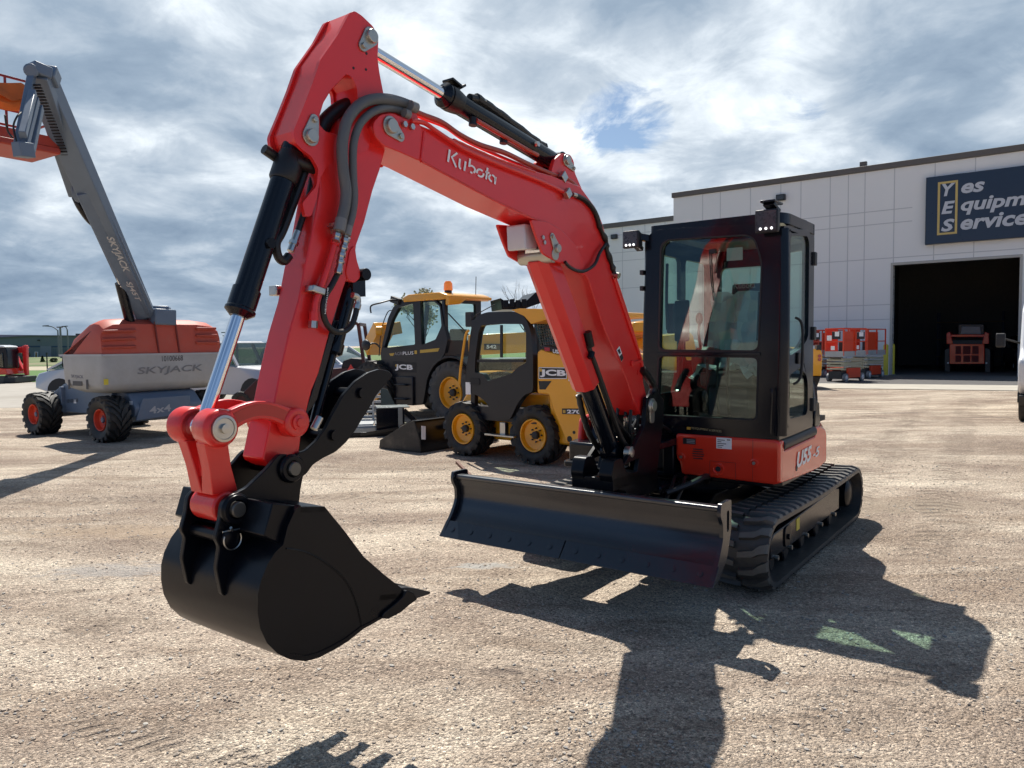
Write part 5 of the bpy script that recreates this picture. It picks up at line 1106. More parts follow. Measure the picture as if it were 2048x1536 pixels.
b = MB(); b.tube([L3(150, 395, 12.2), L3(160, 415, 12.2), L3(178, 440, 12.4), L3(197, 456, 12.6)], .05, n=8); b.build('hose', HOSE, lift)
b = MB(); b.cyl(L3(222, 492, 12.9), L3(244, 572, 13.2), .055, n=16); b.build('lift_rod', CHR, lift)
b = MB(); b.cyl(L3(240, 566, 13.2), L3(262, 652, 13.6), .085, n=18); b.build('lift_cylinder', BLK, lift)
b = MB(); b.beam(L3(60, 134, 10.3), L3(98, 150, 10.5), .22, .16); b.cyl(L3(62, 141, 10.2), L3(62, 141, 10.6), .09, n=14); b.beam(L3(95, 140, 10.5), L3(106, 165, 10.7), .2, .2, sl); b.build('boom_head', LGREY, lift, bev=.02)
b = MB()
for a, c_, Ya, Yb in (((64, 148), (36, 290), 10.3, 9.6), ((72, 200), (48, 295), 10.2, 9.6), ((80, 215), (62, 300), 10.3, 9.8), ((66, 185), (45, 270), 10.1, 9.5)): b.beam(L3(*a, Ya), L3(*c_, Yb), .085, .10)
b.beam(L3(32, 298, 9.5), L3(62, 302, 9.7), .14, .18); b.build('jib', LGREY, lift, bev=.01)
b = MB(); b.tube([L3(35, 290, 9.5), L3(27, 255, 9.5), L3(33, 235, 9.5), L3(42, 225, 9.6)], .012); b.tube([L3(10, 230, 9.3), L3(15, 260, 9.4), L3(25, 275, 9.4)], .012); b.build('hose', HOSE, lift)
# basket
bl0 = L3(-190, 345, 9.7); br0 = L3(120, 306, 11.3); 
v_ = (br0-bl0); vv = V((v_.x, v_.y, 0)).normalized(); wv_ = V((-vv.y, vv.x, 0)); zf = br0.z
BL_ = 2.1
def bk_(a, c_, z): return br0-vv*a+wv_*c_+V((0, 0, z))
b = MB(); b.ext([(0, 0), (1, 0), (1, 1), (0, 1)], 0, 0) if 0 else None
b.beam(bk_(0, .4, .02), bk_(BL_, .4, .02), .86, .10); fl = b.build('basket_floor', mat('basket_red', (.42, .05, .03), .5, var=.15, dirt=.15), lift, bev=.02)
b = MB(); b.beam(bk_(0, 0, .10), bk_(BL_, 0, .10), .03, .22); b.beam(bk_(0, .8, .10), bk_(BL_, .8, .10), .03, .22); b.build('toe_board', MATS['basket_red'], fl)
b = MB(); rl = mat('rail_red', (.30, .03, .03), .45)
for z in (.46, .92):
    for c_ in (0, .8): b.tube([bk_(0, c_, z), bk_(BL_*.5, c_, z), bk_(BL_, c_, z)], .018, n=8, k=1)
    b.tube([bk_(0, 0, z), bk_(0, .4, z), bk_(0, .8, z)], .018, n=8, k=1)
for a in (0, BL_/3, 2*BL_/3, BL_):
    for c_ in (0, .8): b.cyl(bk_(a, c_, .1), bk_(a, c_, .92), .018, n=8)
b.build('guard_rail', rl, lift)
rs = random.Random(2); b = MB(); vs = []; n = 12; m2 = 7
for j in range(m2):
    for i in range(n): t = i/(n-1); u_ = j/(m2-1); vs.append(bk_(.25+1.5*t, -.03-.06*math.sin(PI*u_), (.80-.40*u_+.04*math.sin(t*7))+.03*rs.gauss(0, 1))+wv_*.03*rs.gauss(0, 1))
b.add(vs, [(j*n+i, j*n+i+1, (j+1)*n+i+1, (j+1)*n+i) for j in range(m2-1) for i in range(n-1)]); b.build('control_cover', mat('orange_tarp', (.70, .16, .03), .6, var=.2), lift, sm=60)

# ================================================================= skid steer
KH = math.atan2(.665, -.746)
Kf = Frame(-.13, 10.53, KH)
sk = thing('skid_steer', 'yellow and charcoal skid steer loader numbered 270 parked beside its black bucket', 'skid steer', Kf)
def KP(pp, y=-.05): return [(p.x, p.z) for p in (Kf.y(a, c_, y) for a, c_ in pp)]
wc = Kf.y(1078, 868, -.17); wf = Kf.y(938, 858, -.17)
for c_ in (wc, wf):
    wheel(sk, (c_.x, -.17, .40), LY, .385, .33, .235, JY, 1, lugs=15, lugh=.03, chev=.7, nb=8); wheel(sk, (c_.x, -1.65, .40), LY, .385, .33, .215, JY, -1, lugs=15, lugh=.03, chev=.7)
b = MB(); x0 = wc.x-.62; b.ext([(x0, .24), (wf.x+.45, .24), (wf.x+.5, .55), (wf.x+.2, .95), (x0+.4, .95), (x0, .95)], -1.40, -.36); b.build('chassis', JY, sk, bev=.02)
pd = KP([(942, 663), (947, 642), (958, 630), (976, 624), (1029, 623), (1045, 628), (1055, 642), (1063, 665), (1067, 708), (1067, 784), (1050, 789), (1037, 805), (1021, 839), (990, 839), (974, 805), (953, 789), (932, 787), (932, 745), (938, 708)])
pw = KP([(958, 665), (963, 651), (997, 648), (1045, 648), (1053, 665), (1053, 726), (1037, 734), (1024, 747), (976, 762), (966, 747), (950, 745), (952, 710)])
b = MB(); b.ext(rnd(pd, .06), -.14, -.04, holes=[rnd(pw, .03)]); dr = b.build('door', JB, sk, bev=.015)
b = MB(); b.ext(rnd(pw, .03), -.085, -.08); b.build('window', GLC, dr)
b = MB(); p = Kf.y(997, 690, -.04); b.beam(Kf.y(1003, 650, -.05), Kf.y(1003, 715, -.05), .04, .02, (0, 1, 0)); b.beam(Kf.y(955, 722, -.05), Kf.y(1048, 722, -.05), .035, .02, (0, 1, 0)); b.build('door_bar', JB, dr)
b = MB(); p = Kf.y(948, 763, -.035); b.ext(rnd([(p.x-.12, p.z-.05), (p.x+.1, p.z-.05), (p.x+.1, p.z+.05), (p.x-.12, p.z+.05)], .04), -.04, -.03); b.build('handle', INT, dr, bev=.004)
b = MB(); p = Kf.y(936, 778, -.03); b.box(p.x-.05, p.x+.05, -.036, -.030, p.z-.08, p.z+.10); b.build('label', WHT, dr)
# cab shell behind the door
xs_ = [p[0] for p in pd]; xf, xr = max(xs_), min(xs_)
ztop = max(p[1] for p in pd)
b = MB(); b.ext(rnd([(xr+.02, .7), (xf-.05, .7), (xf-.10, ztop-.15), (xf-.25, ztop-.02), (xr+.1, ztop-.02), (xr+.0, ztop-.2)], .08), -1.62, -1.55, holes=[rnd([(xr+.2, 1.15), (xf-.25, 1.15), (xf-.3, ztop-.2), (xr+.22, ztop-.2)], .05)]); b.box(xr+.02, xf-.35, -1.6, -.1, ztop-.05, ztop-.01); b.box(xr, xf-.1, -1.6, -.1, .55, .75)
for y in (-.14, -1.58): b.beam((xf-.08, y, .6), (xf-.12, y, ztop-.1), .08, .08)
b.build('cab', JB, sk, bev=.012)
b = MB(); b.ext(rnd([(xr+.25, .95), (xr+.85, .95), (xr+.85, 1.10), (xr+.38, 1.12), (xr+.30, 1.75), (xr+.18, 1.75)], .04), -1.1, -.6); b.build('seat', mat('seat_red', (.12, .01, .012), .6), sk, bev=.02)
ry = KP([(1024, 620), (1042, 617), (1103, 618), (1165, 621), (1165, 632), (1100, 637), (1064, 648), (1050, 632)]); b = MB(); b.ext(rnd(ry, .02), -1.65, -.03); b.build('roof', JY, sk, bev=.02)
yb_ = KP([(1077, 704), (1084, 698), (1127, 710), (1170, 716), (1172, 890), (1164, 889), (1135, 885), (1108, 818), (1100, 789), (1077, 787)]); b = MB(); b.ext(rnd(yb_, .03), -.14, -.02); b.ext(rnd(yb_, .03), -1.68, -1.58); eb = b.build('rear_tower', JY, sk, bev=.02)
b = MB(); bx0 = min(p[0] for p in yb_); b.ext(rnd([(bx0-.02, .30), (bx0+.6, .30), (bx0+.75, 1.52), (bx0+.02, 1.50)], .06), -1.6, -.12); b.build('engine_cover', JY, sk, bev=.03)
b = MB(); b.ext(KP([(1082, 697), (1087, 690), (1130, 700), (1170, 704), (1170, 712), (1128, 709)], -.02), -.16, -.015); tp_ = b.build('hood_strip', JB, sk, bev=.006)
text('USA', LY, Kf.y(1106, 706, -.012), Kf.y(1123, 708, -.012), UP, .05, WHT, tp_, bold=.03, off=.003)
b = MB(); plate(b, Kf.y(1089, 702, -.012), Kf.y(1100, 703, -.012), UP, .05, (0, 1, 0), .002); b.build('flag_decal', mat('flag_red', (.4, .03, .04), .5), tp_)
b = MB(); b.ext(KP([(1070, 650), (1108, 640), (1122, 690), (1082, 697)], -.5), -.52, -.50); b.build('rear_window', GLD, sk)
b = MB()
for i in range(9): p = Kf.y(1074+5*i, 645, -.45); q = Kf.y(1084+4.6*i, 696, -.45); b.cyl(p, q, .006, n=6)
for i in range(8): p = Kf.y(1073+i*1.2, 652+5.6*i, -.45); q = Kf.y(1113+i*1.2, 648+5.6*i, -.45); b.cyl(p, q, .006, n=6)
b.build('window_guard', MESHM, sk)
plp = [Kf.y(a, c_, -.018) for a, c_ in ((1077, 758), (1134, 758), (1134, 735), (1077, 734))]
b = MB(); b.add(plp, [(0, 1, 2, 3)]); lg = b.build('logo_panel', JB, eb)
b = MB(); fr_ = [Kf.y(a, c_, -.0165) for a, c_ in ((1078, 757), (1133, 757), (1133, 736), (1078, 735))]; 
for i in range(4): b.beam(fr_[i], fr_[(i+1) % 4], .008, .003, (0, 1, 0))
b.build('border', WHT, lg)
text('JCB', LY, Kf.y(1080, 754, -.015), Kf.y(1132, 756, -.015), UP, .105, WHT, lg, bold=.045)
b = MB(); plate(b, Kf.y(1079, 743, -.014), Kf.y(1084, 743, -.014), UP, .04, (0, 1, 0), .001); b.build('gold_mark', GOLD, lg)
b = MB(); b.add([Kf.y(a, c_, -.017) for a, c_ in ((1077, 762), (1103, 762), (1091, 779), (1079, 779))], [(0, 1, 2, 3)]); b.build('stripe', JB, eb)
b = MB(); b.add([Kf.y(a, c_, -.017) for a, c_ in ((1124, 828), (1163, 829), (1163, 817), (1124, 817))], [(0, 1, 2, 3)]); lg = b.build('number_plate', JB, eb)
text('270', LY, Kf.y(1134, 827, -.015), Kf.y(1162, 828, -.015), UP, .052, WHT, lg, bold=.04)
b = MB(); plate(b, Kf.y(1126, 826, -.014), Kf.y(1131, 826, -.014), UP, .04, (0, 1, 0), .001); b.build('gold_mark', GOLD, lg)
b = MB(); b.add([Kf.y(a, c_, -.016) for a, c_ in ((1137, 762), (1158, 763), (1158, 738), (1137, 737))], [(0, 1, 2, 3)]); b.build('white_label', WHT, eb)
b = MB()
for (px, py, r_) in ((1139, 878, .04), (1148, 865, .022)): p = Kf.y(px, py, -.018); b.cyl((p.x, -.03, p.z), (p.x, -.016, p.z), r_, n=16)
b.build('tie_down_hole', INT, eb)
b = MB(); b.tube([Kf.y(919, 769, -.02), Kf.y(921, 740, .0), Kf.y(928, 690, .0), Kf.y(932, 668, .0), Kf.y(938, 660, -.02)], .020, n=10); b.build('grab_handle', JY, sk)
b = MB(); p = Kf.y(1001, 871, .02); b.box(p.x-.28, p.x+.28, -.1, .06, p.z-.012, p.z+.012); b.box(p.x-.05, p.x+.05, -.1, -.02, p.z, p.z+.18); b.build('step', ZINC, sk, bev=.004)
b = MB(); p0 = Kf.y(940, 640, -.1); b.tube([p0, Kf.y(960, 625, -.1), Kf.y(990, 609, -.1)], .008, n=6); p = Kf.y(940, 640, -.1); b.ext(rnd([(p.x-.03, p.z-.10), (p.x+.10, p.z-.10), (p.x+.10, p.z+.12), (p.x-.03, p.z+.12)], .02), -.16, -.10); b.build('mirror', DGREY, sk, bev=.006)
b = MB(); b.beam((xf-.1, -.25, .55), (xf+.45, -.25, .35), .14, .18); b.beam((xf-.1, -1.45, .55), (xf+.45, -1.45, .35), .14, .18); b.box(xf+.35, xf+.5, -1.5, -.2, .2, .55); b.build('loader_arm', JB, sk, bev=.012)

# bucket lying in front of it
q = CO+ray(841, 906)*(-HCAM/ray(841, 906).z)
Gf = Frame(q.x, q.y, KH+.05)
gb = thing('loader_bucket', 'black loader bucket with white label on the gravel in front of the skid steer wheels', 'bucket', Gf)
def GP(pp, y=0.): return [(p.x, max(.004, p.z)) for p in (Gf.y(a, c_, y) for a, c_ in pp)]
gs = GP([(842, 906), (758, 899), (760, 880), (816, 845), (829, 842), (838, 880)])
for y in (0, -1.85): b = MB(); b.ext(gs, y-.015, y); b.build('side_plate', mat('worn_black', (.016, .015, .014), .45, var=.4, dirt=.3), gb, bev=.003)
b = MB(); P = [V(p) for p in gs]; prof = [P[1], P[0], P[5], P[4]]; ins = [p+V((0, 0)) for p in prof]
th_ = .015
b.ext([tuple(P[1]), tuple(P[0]), (P[0].x, P[0].y+th_), (P[1].x, P[1].y+th_)], -1.85, 0)
b.ext([(P[0].x-.0, P[0].y), (P[5].x-.03, P[5].y), (P[4].x, P[4].y), (P[4].x+.02, P[4].y), (P[5].x, P[5].y), (P[0].x+.03, P[0].y)], -1.85, 0)
b.beam((P[4].x, 0, P[4].y), (P[4].x, -1.85, P[4].y), .10, .012); b.beam((P[4].x+.22, -.02, P[4].y-.05), (P[4].x+.22, -1.83, P[4].y-.05), .30, .012, (.35, 0, 1)); b.build('shell', SATIN, gb, bev=.003)
b = MB(); xb = P[5].x-.03
for y in (-.75, -1.2): b.box(xb-.10, xb, y-.02, y+.02, .15, P[4].y)
b.box(xb-.03, xb, -1.5, -.5, P[4].y-.14, P[4].y-.06); b.build('hitch_plate', SATIN, gb, bev=.004)
b = MB(); p = Gf.x(849, 870, xb-.02); b.beam(Gf.x(847, 879, xb-.03), Gf.x(847, 852, xb-.0), .09, .004, (1, 0, 0)); b.build('white_label', WHT, gb)
# black steel box and pale slatted attachment further left
def ground_at(px, py): d = ray(px, py); return CO+d*(-HCAM/d.z)
q = ground_at(742, 872); Bf = Frame(q.x, q.y, .25)
bx = thing('implement_box', 'low black steel attachment with box frame on the gravel left of the loader bucket', 'attachment', Bf)
b = MB(); b.box(.10, .62, .0, .45, .02, .50); b.build('box', BLK, bx, bev=.01)
b = MB(); b.box(-.45, .75, -.12, .55, .004, .09); b.build('base_plate', SATIN, bx, bev=.01); b = MB(); b.box(.12, .72, -.02, .5, .50, .52); b.box(.50, .58, -.02, -.005, .1, .5); b.build('lid', mat('lid_grey', (.25, .28, .28), .3, .3), bx, bev=.004)
b = MB(); b.beam((.62, .1, .45), (.95, .05, .1), .08, .08); b.beam((-.2, -.13, .05), (.5, -.13, .14), .05, .05); b.build('arm', BLK, bx)
q = ground_at(700, 868); Rf = Frame(q.x, q.y+.5, .15)
rk = thing('slatted_rack', 'pale metal slatted rack behind the thumb of the excavator', 'rack', Rf)
b = MB(); b.box(-.55, .35, -.2, .9, .10, .15); b.box(-.6, .5, -.25, -.2, .03, .12); b.build('tray', LGREY2, rk, bev=.006)
b = MB()
for i in range(6): b.box(-.25, .48, .78, .81, .18+.10*i, .23+.10*i)
b.beam((-.25, .80, .12), (-.05, .80, .72), .05, .04); b.box(.30, .34, .77, .82, .12, .78); b.beam((.0, .77, .15), (.45, .77, .7), .03, .03); b.build('slats', mat('slat_pale', (.50, .50, .48), .45, .2), rk, bev=.003)
b = MB(); b.ext([(.48, .12), (.9, .12), (.62, .75), (.48, .78)], .80, .84); b.build('gusset', mat('gusset_teal', (.05, .075, .075), .4), rk)

# ================================================================= telehandlers
Tf = Frame(-1.27, 16.0, KH)
tl = thing('telehandler', 'black and yellow telehandler with amber beacon and large yellow wheel behind the skid steer', 'telehandler', Tf)
def TP(pp, y=.0): return [(p.x, p.z) for p in (Tf.y(a, c_, y) for a, c_ in pp)]
wp = Tf.y(909, 788, .05)
wheel(tl, (wp.x, .0, .64), LY, .62, .42, .35, JY, 1, lugs=20, lugh=.055, chev=.9, dusty=True); wheel(tl, (wp.x+2.7, .0, .64), LY, .62, .42, .35, JY, 1, lugs=20, lugh=.055, chev=.9); wheel(tl, (wp.x, -2.0, .64), LY, .62, .42, .35, JY, -1, lugs=20, lugh=.055, chev=.9); wheel(tl, (wp.x+2.7, -2.0, .64), LY, .62, .42, .35, JY, -1, lugs=20, lugh=.055, chev=.9)
co = TP([(761, 708), (765, 687), (776, 636), (787, 613), (808, 600), (834, 598), (868, 598), (881, 611), (887, 647), (895, 679), (889, 708), (871, 731), (855, 755), (846, 808), (787, 808), (781, 755), (765, 739)])
w1_ = TP([(768, 696), (784, 639), (797, 615), (826, 607), (830, 689)]); w2_ = TP([(840, 602), (868, 603), (879, 613), (883, 652), (871, 679), (843, 690)])
b = MB(); b.ext(rnd(co, .05), -.10, .0, holes=[rnd(w1_, .04), rnd(w2_, .04)]); cb_ = b.build('cab', JB, tl, bev=.015)
b = MB(); b.ext(rnd(w1_, .04), -.05, -.045); b.build('door_window', GLC, cb_); b = MB(); b.ext(rnd(w2_, .04), -.05, -.045); b.build('side_window', GLC, cb_)
tx = [p[0] for p in co]; tz = max(p[1] for p in co); xr = Tf.y(887, 650, 0).x; xfr = max(tx); zc_ = Tf.y(889, 690, 0).z
b = MB()
b.ext(rnd([(-.02, .9), (-.02, tz), (-1.15, tz), (-1.15, .9)], .06), xr-.02, xr+.06, 'x', holes=[rnd([(-.12, zc_+.1), (-.12, tz-.12), (-.98, tz-.12), (-.98, zc_+.1)], .06)])
b.box(xr, xfr-.15, -1.15, -1.08, .6, 1.5); b.beam((xr+.05, -1.1, 1.4), (xr+.05, -1.1, tz), .08, .08); b.beam((xfr-.2, -1.1, 1.4), (xfr-.45, -1.1, tz-.05), .08, .08); b.box(xr, xfr-.1, -1.15, -.05, .6, .75); b.box(xr+.02, xfr-.5, -1.12, -.05, tz-.08, tz); b.build('cab_frame', JB, cb_, bev=.012)
b = MB(); b.ext([(-.12, zc_+.1), (-.12, tz-.12), (-.98, tz-.12), (-.98, zc_+.1)], xr+.01, xr+.015, 'x'); b.build('rear_window', GLC, cb_)
b = MB(); b.beam((xr-.03, -.12, tz-.35), (xr-.03, -.75, zc_+.2), .02, .02); b.build('wiper', INT, cb_)
b = MB(); b.ext(rnd([(xr+.15, 1.0), (xr+.7, 1.0), (xr+.7, 1.2), (xr+.35, 1.25), (xr+.25, 2.0), (xr+.1, 2.0)], .05), -.85, -.4); b.build('seat', mat('seat_dark', (.03, .03, .03), .7), cb_, bev=.03)
ry = TP([(800, 606), (808, 595), (845, 590), (876, 590), (893, 597), (893, 608), (881, 612), (868, 601), (834, 599)]); b = MB(); zr0, zr1 = tz-.02, max(p[1] for p in ry)
xx = [p[0] for p in ry]; b.loft([[V((x, y, z)) for x, y in rnd([(max(xx)-.08+k, .04), (xr-.16-k, .04), (xr-.16-k, -1.35), (max(xx)-.08+k, -1.25)], .12)] for z, k in ((zr0-.03, -.03), (zr0+.06, .0), (zr1-.02, -.04), (zr1+.03, -.2))]); b.build('roof', JY, tl, bev=.012, sm=45)
b = MB(); b.ext([(.03, zr0+.05), (.03, zr0-.16), (-.30, zr0-.13), (-.5, zr0-.02), (-1.3, zr0-.02), (-1.3, zr0+.05)], xr-.22, xr-.10, 'x'); b.build('roof_visor', JY, tl, bev=.02)
bp_ = Tf.y(879, 586, -.6); b = MB(); b.cyl((xr+.1, -.25, zr1), (xr+.1, -.25, zr1+.08), .08, n=16); bs_ = b.build('beacon_base', DGREY, tl); b = MB(); b.lathe((xr+.1, -.25, zr1+.08), (0, 0, 1), [(0, .10), (.15, .095), (.20, .06), (.21, .001)], 18); b.build('beacon', ORG, tl)
# chassis, mudguard, hood, step
b = MB(); b.ext(rnd([(wp.x-1.2, .55), (wp.x+3.2, .55), (wp.x+3.2, .95), (wp.x-1.2, 1.15)], .05), -1.6, -.4); b.ext([(wp.x-1.3, .7), (wp.x-.1, .7), (wp.x+.2, 1.35), (wp.x-1.3, 1.35)], -1.9, -.3); b.build('chassis', JB, tl, bev=.02)
b = MB(); n = 10; o1 = [(wp.x+.80*math.cos(a), .64+.78*math.sin(a)) for a in [math.radians(20+140*i/n) for i in range(n+1)]]; o2 = [(wp.x+.76*math.cos(a), .64+.74*math.sin(a)) for a in [math.radians(160-140*i/n) for i in range(n+1)]]; b.ext(o1+o2, -.35, .18); b.build('mudguard', JB, tl, bev=.01)
b = MB(); s0 = Tf.y(805, 778, .05); b.box(s0.x-.35, s0.x+.25, -.3, .05, .30, .95); b.box(s0.x-.2, s0.x+.2, .0, .15, .42, .46); b.box(s0.x-.2, s0.x+.2, .0, .15, .74, .78); b.build('steps', JB, tl, bev=.02)
plp = [Tf.y(a, c_, .004) for a, c_ in ((785, 744), (832, 746), (832, 725), (785, 722))]
b = MB(); b.add(plp, [(0, 1, 2, 3)]); lg = b.build('logo_panel', INT, cb_)
text('JCB', LY, Tf.y(790, 741, .006), Tf.y(826, 743, .006), UP, .15, WHT, lg, bold=.04)
b = MB(); plate(b, Tf.y(791, 733, .007), Tf.y(794, 733, .007), UP, .05, (0, 1, 0), .001); b.build('gold_mark', GOLD, lg)
text('AGRI', LY, Tf.y(789, 711, .006), Tf.y(806, 710, .006), UP, .075, mat('letter_grey', (.3, .3, .31), .5), cb_, bold=.01); text('PLUS', LY, Tf.y(806, 710, .006), Tf.y(827, 709, .006), UP, .075, WHT, cb_, bold=.01)
b = MB(); b.add([Tf.y(a, c_, .006) for a, c_ in ((778, 707), (789, 706), (786, 712), (781, 712))], [(0, 1, 2, 3)]); b.add([Tf.y(a, c_, .006) for a, c_ in ((829, 708), (834, 708), (834, 701), (829, 701))], [(0, 1, 2, 3)]); b.add([Tf.y(a, c_, .006) for a, c_ in ((840, 706), (876, 703), (879, 696), (840, 700))], [(0, 1, 2, 3)]); b.build('gold_stripe', GOLD, cb_)
b = MB(); b.tube([Tf.y(796, 601, .0), Tf.y(783, 600, .2), Tf.y(760, 606, .5), Tf.y(742, 612, .6), Tf.y(742, 626, .6)], .018, n=8); b.build('mirror_arm', DGREY, tl); b = MB(); b.beam(Tf.y(784, 598, .0), Tf.y(800, 604, .0), .10, .14); b.build('bracket', DGREY, tl)
b = MB(); p = Tf.y(732, 690, .5); b.sph(p, .14, 14, 8, (1, .5, .9)); b.tube([p, Tf.y(750, 687, .3), Tf.y(760, 695, 0)], .02); b.build('mirror', DGREY, tl)
b = MB(); b.tube([Tf.y(758, 712, -.3), Tf.y(763, 660, -.3), Tf.y(775, 625, -.3), Tf.y(786, 621, -.3)], .012); b.build('handrail', DGREY, tl)
b = MB(); b.beam(Tf.Y(745, 700, 18.8), Tf.Y(768, 655, 18.3), .45, .35); b.beam(Tf.Y(762, 662, 18.4), Tf.Y(800, 655, 18.6), .3, .30); b.cyl(Tf.Y(752, 662, 18.0), Tf.Y(766, 662, 18.0), .12, n=12); b.build('boom', JY, tl, bev=.02)
b = MB(); b.cyl((xr+.0, -1.0, zr1), (xr-.0, -1.02, zr1+.42), .008, n=6); b.build('antenna', DGREY, tl)

Uf = Frame(.9, 15.2, math.radians(-172))
t2 = thing('telehandler', 'yellow telehandler numbered 542 with long boom and raised black bucket, behind the skid steer', 'telehandler', Uf)
def U3(px, py, Y): return Uf.Y(px, py, Y)
b = MB(); b.beam(U3(940, 690, 14.8), U3(1300, 672, 15.8), .36, .40); b.beam(U3(1130, 680, 15.2), U3(1290, 655, 15.8), .42, .3); bo = b.build('boom', JY, t2, bev=.02)
q = U3(970, 698, 14.56); b = MB(); b.beam(U3(968, 694, 14.66), U3(1000, 694, 14.72), .01, .12); pl_ = b.build('number_plate', JB, bo); vn = (CO-Uf.wor(*q)); vn = V((vn.dot(Uf.f), vn.dot(Uf.l), 0)).normalized()
text('542', vn, U3(973, 697, 14.6), U3(993, 697, 14.6), UP, .07, WHT, pl_, bold=.03, off=.02)
b = MB(); b.ext(rnd([(-2.6, .5), (1.6, .5), (1.7, 1.1), (-2.6, 1.2)], .08), -.9, .5); b.ext(rnd([(-2.9, .9), (-1.6, .9), (-1.7, 1.75), (-2.7, 1.85)], .1), -.8, .5); b.build('chassis', JY, t2, bev=.03)
for x in (-2.0, 1.2): 
    for y, fc in ((.55, 1), (-.95, -1)): wheel(t2, (x, y, .55), LY, .54, .36, .28, JY, fc, lugs=16, lugh=.04)
b = MB(); b.beam(U3(1262, 655, 15.4), U3(1292, 655, 15.4), .5, .20); b.build('cab_roof', JY, t2, bev=.03)
b = MB(); b.beam(U3(1040, 628, 15.6), U3(1180, 680, 15.6), .20, .22); b.build('loader_arm', JB, t2, bev=.02)
b = MB(); a0 = [U3(a, c_, 15.4) for a, c_ in ((1001, 596), (1004, 619), (1045, 619), (1082, 606), (1090, 598), (1072, 584), (1050, 604), (1036, 602), (1018, 607))]; k_ = [p+V((.1, -1.0, 0)) for p in a0]; n = len(a0)
b.add(a0+k_, [tuple(range(n)), tuple(reversed(range(n, 2*n)))]+[(i, (i+1) % n, n+(i+1) % n, n+i) for i in range(n)])
for i in range(4): p = U3(1012+12*i, 600-(i % 2)*2, 15.35); b.beam(p, p+V((0, 0, -.16)), .05, .10)
b.build('lifted_bucket', SATIN, t2, bev=.008)

# ================================================================= maroon implement, cars
Mf = Frame(-5.9, 19.0, 0)
mm_ = thing('ride_on_trencher', 'maroon compact machine with roll bar partly hidden behind the excavator arm', 'compact machine', Mf)
def M3(px, py, Y=19.0): return Mf.Y(px, py, Y)
def mx(pp, y0, y1, b):
    q = [M3(a, c_) for a, c_ in pp]; b.ext([(p.x, max(.01, p.z)) for p in q], y0, y1)
b = MB(); mx([(476, 816), (476, 794), (512, 760), (548, 734), (600, 730), (640, 745), (640, 816)], 0, .9, b); b.build('body', MAROON, mm_, bev=.02)
b = MB(); mx([(640, 800), (640, 740), (690, 735), (732, 735), (735, 790), (700, 800)], .1, 1.0, b); b.build('hood', MAROON, mm_, bev=.03)
b = MB(); mx([(680, 737), (684, 722), (700, 716), (722, 718), (732, 737)], .1, 1.0, b); b.build('seat', INT, mm_, bev=.03)
b = MB(); 
for y in (.15, .95): b.beam(M3(726, 730)+V((0, y, 0)), M3(714, 646)+V((0, y, 0)), .11, .08)
b.beam(M3(714, 648)+V((0, .15, 0)), M3(714, 648)+V((0, .95, 0)), .10, .08); b.beam(M3(714, 647), M3(696, 645), .1, .08); b.build('roll_bar', MAROON, mm_, bev=.01)
b = MB(); b.cyl(M3(701, 657), M3(701, 650), .05, n=12); b.build('amber_lamp', ORG, mm_)
b = MB(); p = M3(536, 758); b.beam(p+V((0, -.006, -.18)), p+V((.03, -.006, .14)), .10, .005, (0, 1, 0)); b.build('white_label', WHT, mm_)
b = MB(); p = M3(702, 736); b.add([p+V((-.12, -.02, -.10)), p+V((.12, -.02, -.10)), p+V((0, -.02, .10))], [(0, 1, 2)]); b.build('warning_triangle', RED, mm_)
for x in (-1.0, .6, 2.2):
    for y, fc in ((.1, -1), (.9, 1)): wheel(mm_, (x, y, .26), LY, .25, .24, .13, MAROON, fc, lugs=14, lugh=.015)

def carbody(root, prof, W_, m, bev=.04):
    """lower body: side outline extruded with tumblehome"""
    b = MB(); n = len(prof); rings = []
    for y, k in ((-W_/2, .97), (-W_/2+.06, 1.0), (W_/2-.06, 1.0), (W_/2, .97)):
        cx = sum(p[0] for p in prof)/n; rings.append([V((cx+(p[0]-cx)*k, y, p[1]*1.0 if k == 1 else .62+(p[1]-.62)*.94)) for p in prof])
    b.loft(rings); return b.build('body', m, root, bev=0, sm=50)
def greenhouse(root, base, top, z0, z1, W_, m, tw=.72, glass=GLD, mid=None):
    """base=(x0,x1) top=(x0,x1): cabin with glass all round"""
    wb, wt = W_/2-.04, W_/2*tw; b = MB(); R0 = [(base[0], -wb), (base[1], -wb), (base[1], wb), (base[0], wb)]; R1 = [(top[0], -wt), (top[1], -wt), (top[1], wt), (top[0], wt)]
    b.loft([[V((*p, z0)) for p in R0], [V((*p, z1-.05)) for p in R1]]); g = b.build('windows', glass, root)
    b = MB(); b.loft([[V((*p, z1-.07)) for p in rnd(R1, .12)], [V((p[0]*1.0, p[1]*.97, z1)) for p in rnd([(top[0]+.06, -wt+.06), (top[1]-.06, -wt+.06), (top[1]-.06, wt-.06), (top[0]+.06, wt-.06)], .15)]]); b.build('roof', m, root, sm=50)
    b = MB()
    for sy in (-1, 1):
        b.beam((base[0], sy*wb, z0), (top[0], sy*wt, z1-.03), .07, .07); b.beam((base[1], sy*wb, z0), (top[1], sy*wt, z1-.03), .07, .06)
        for f_ in (mid or [.5]): xb_ = base[0]+(base[1]-base[0])*f_; xt = top[0]+(top[1]-top[0])*f_; b.beam((xb_, sy*(wb+.004), z0), (xt, sy*(wt+.004), z1-.04), .09, .05, (0, 1, 0))
    b.build('pillars', m, root)
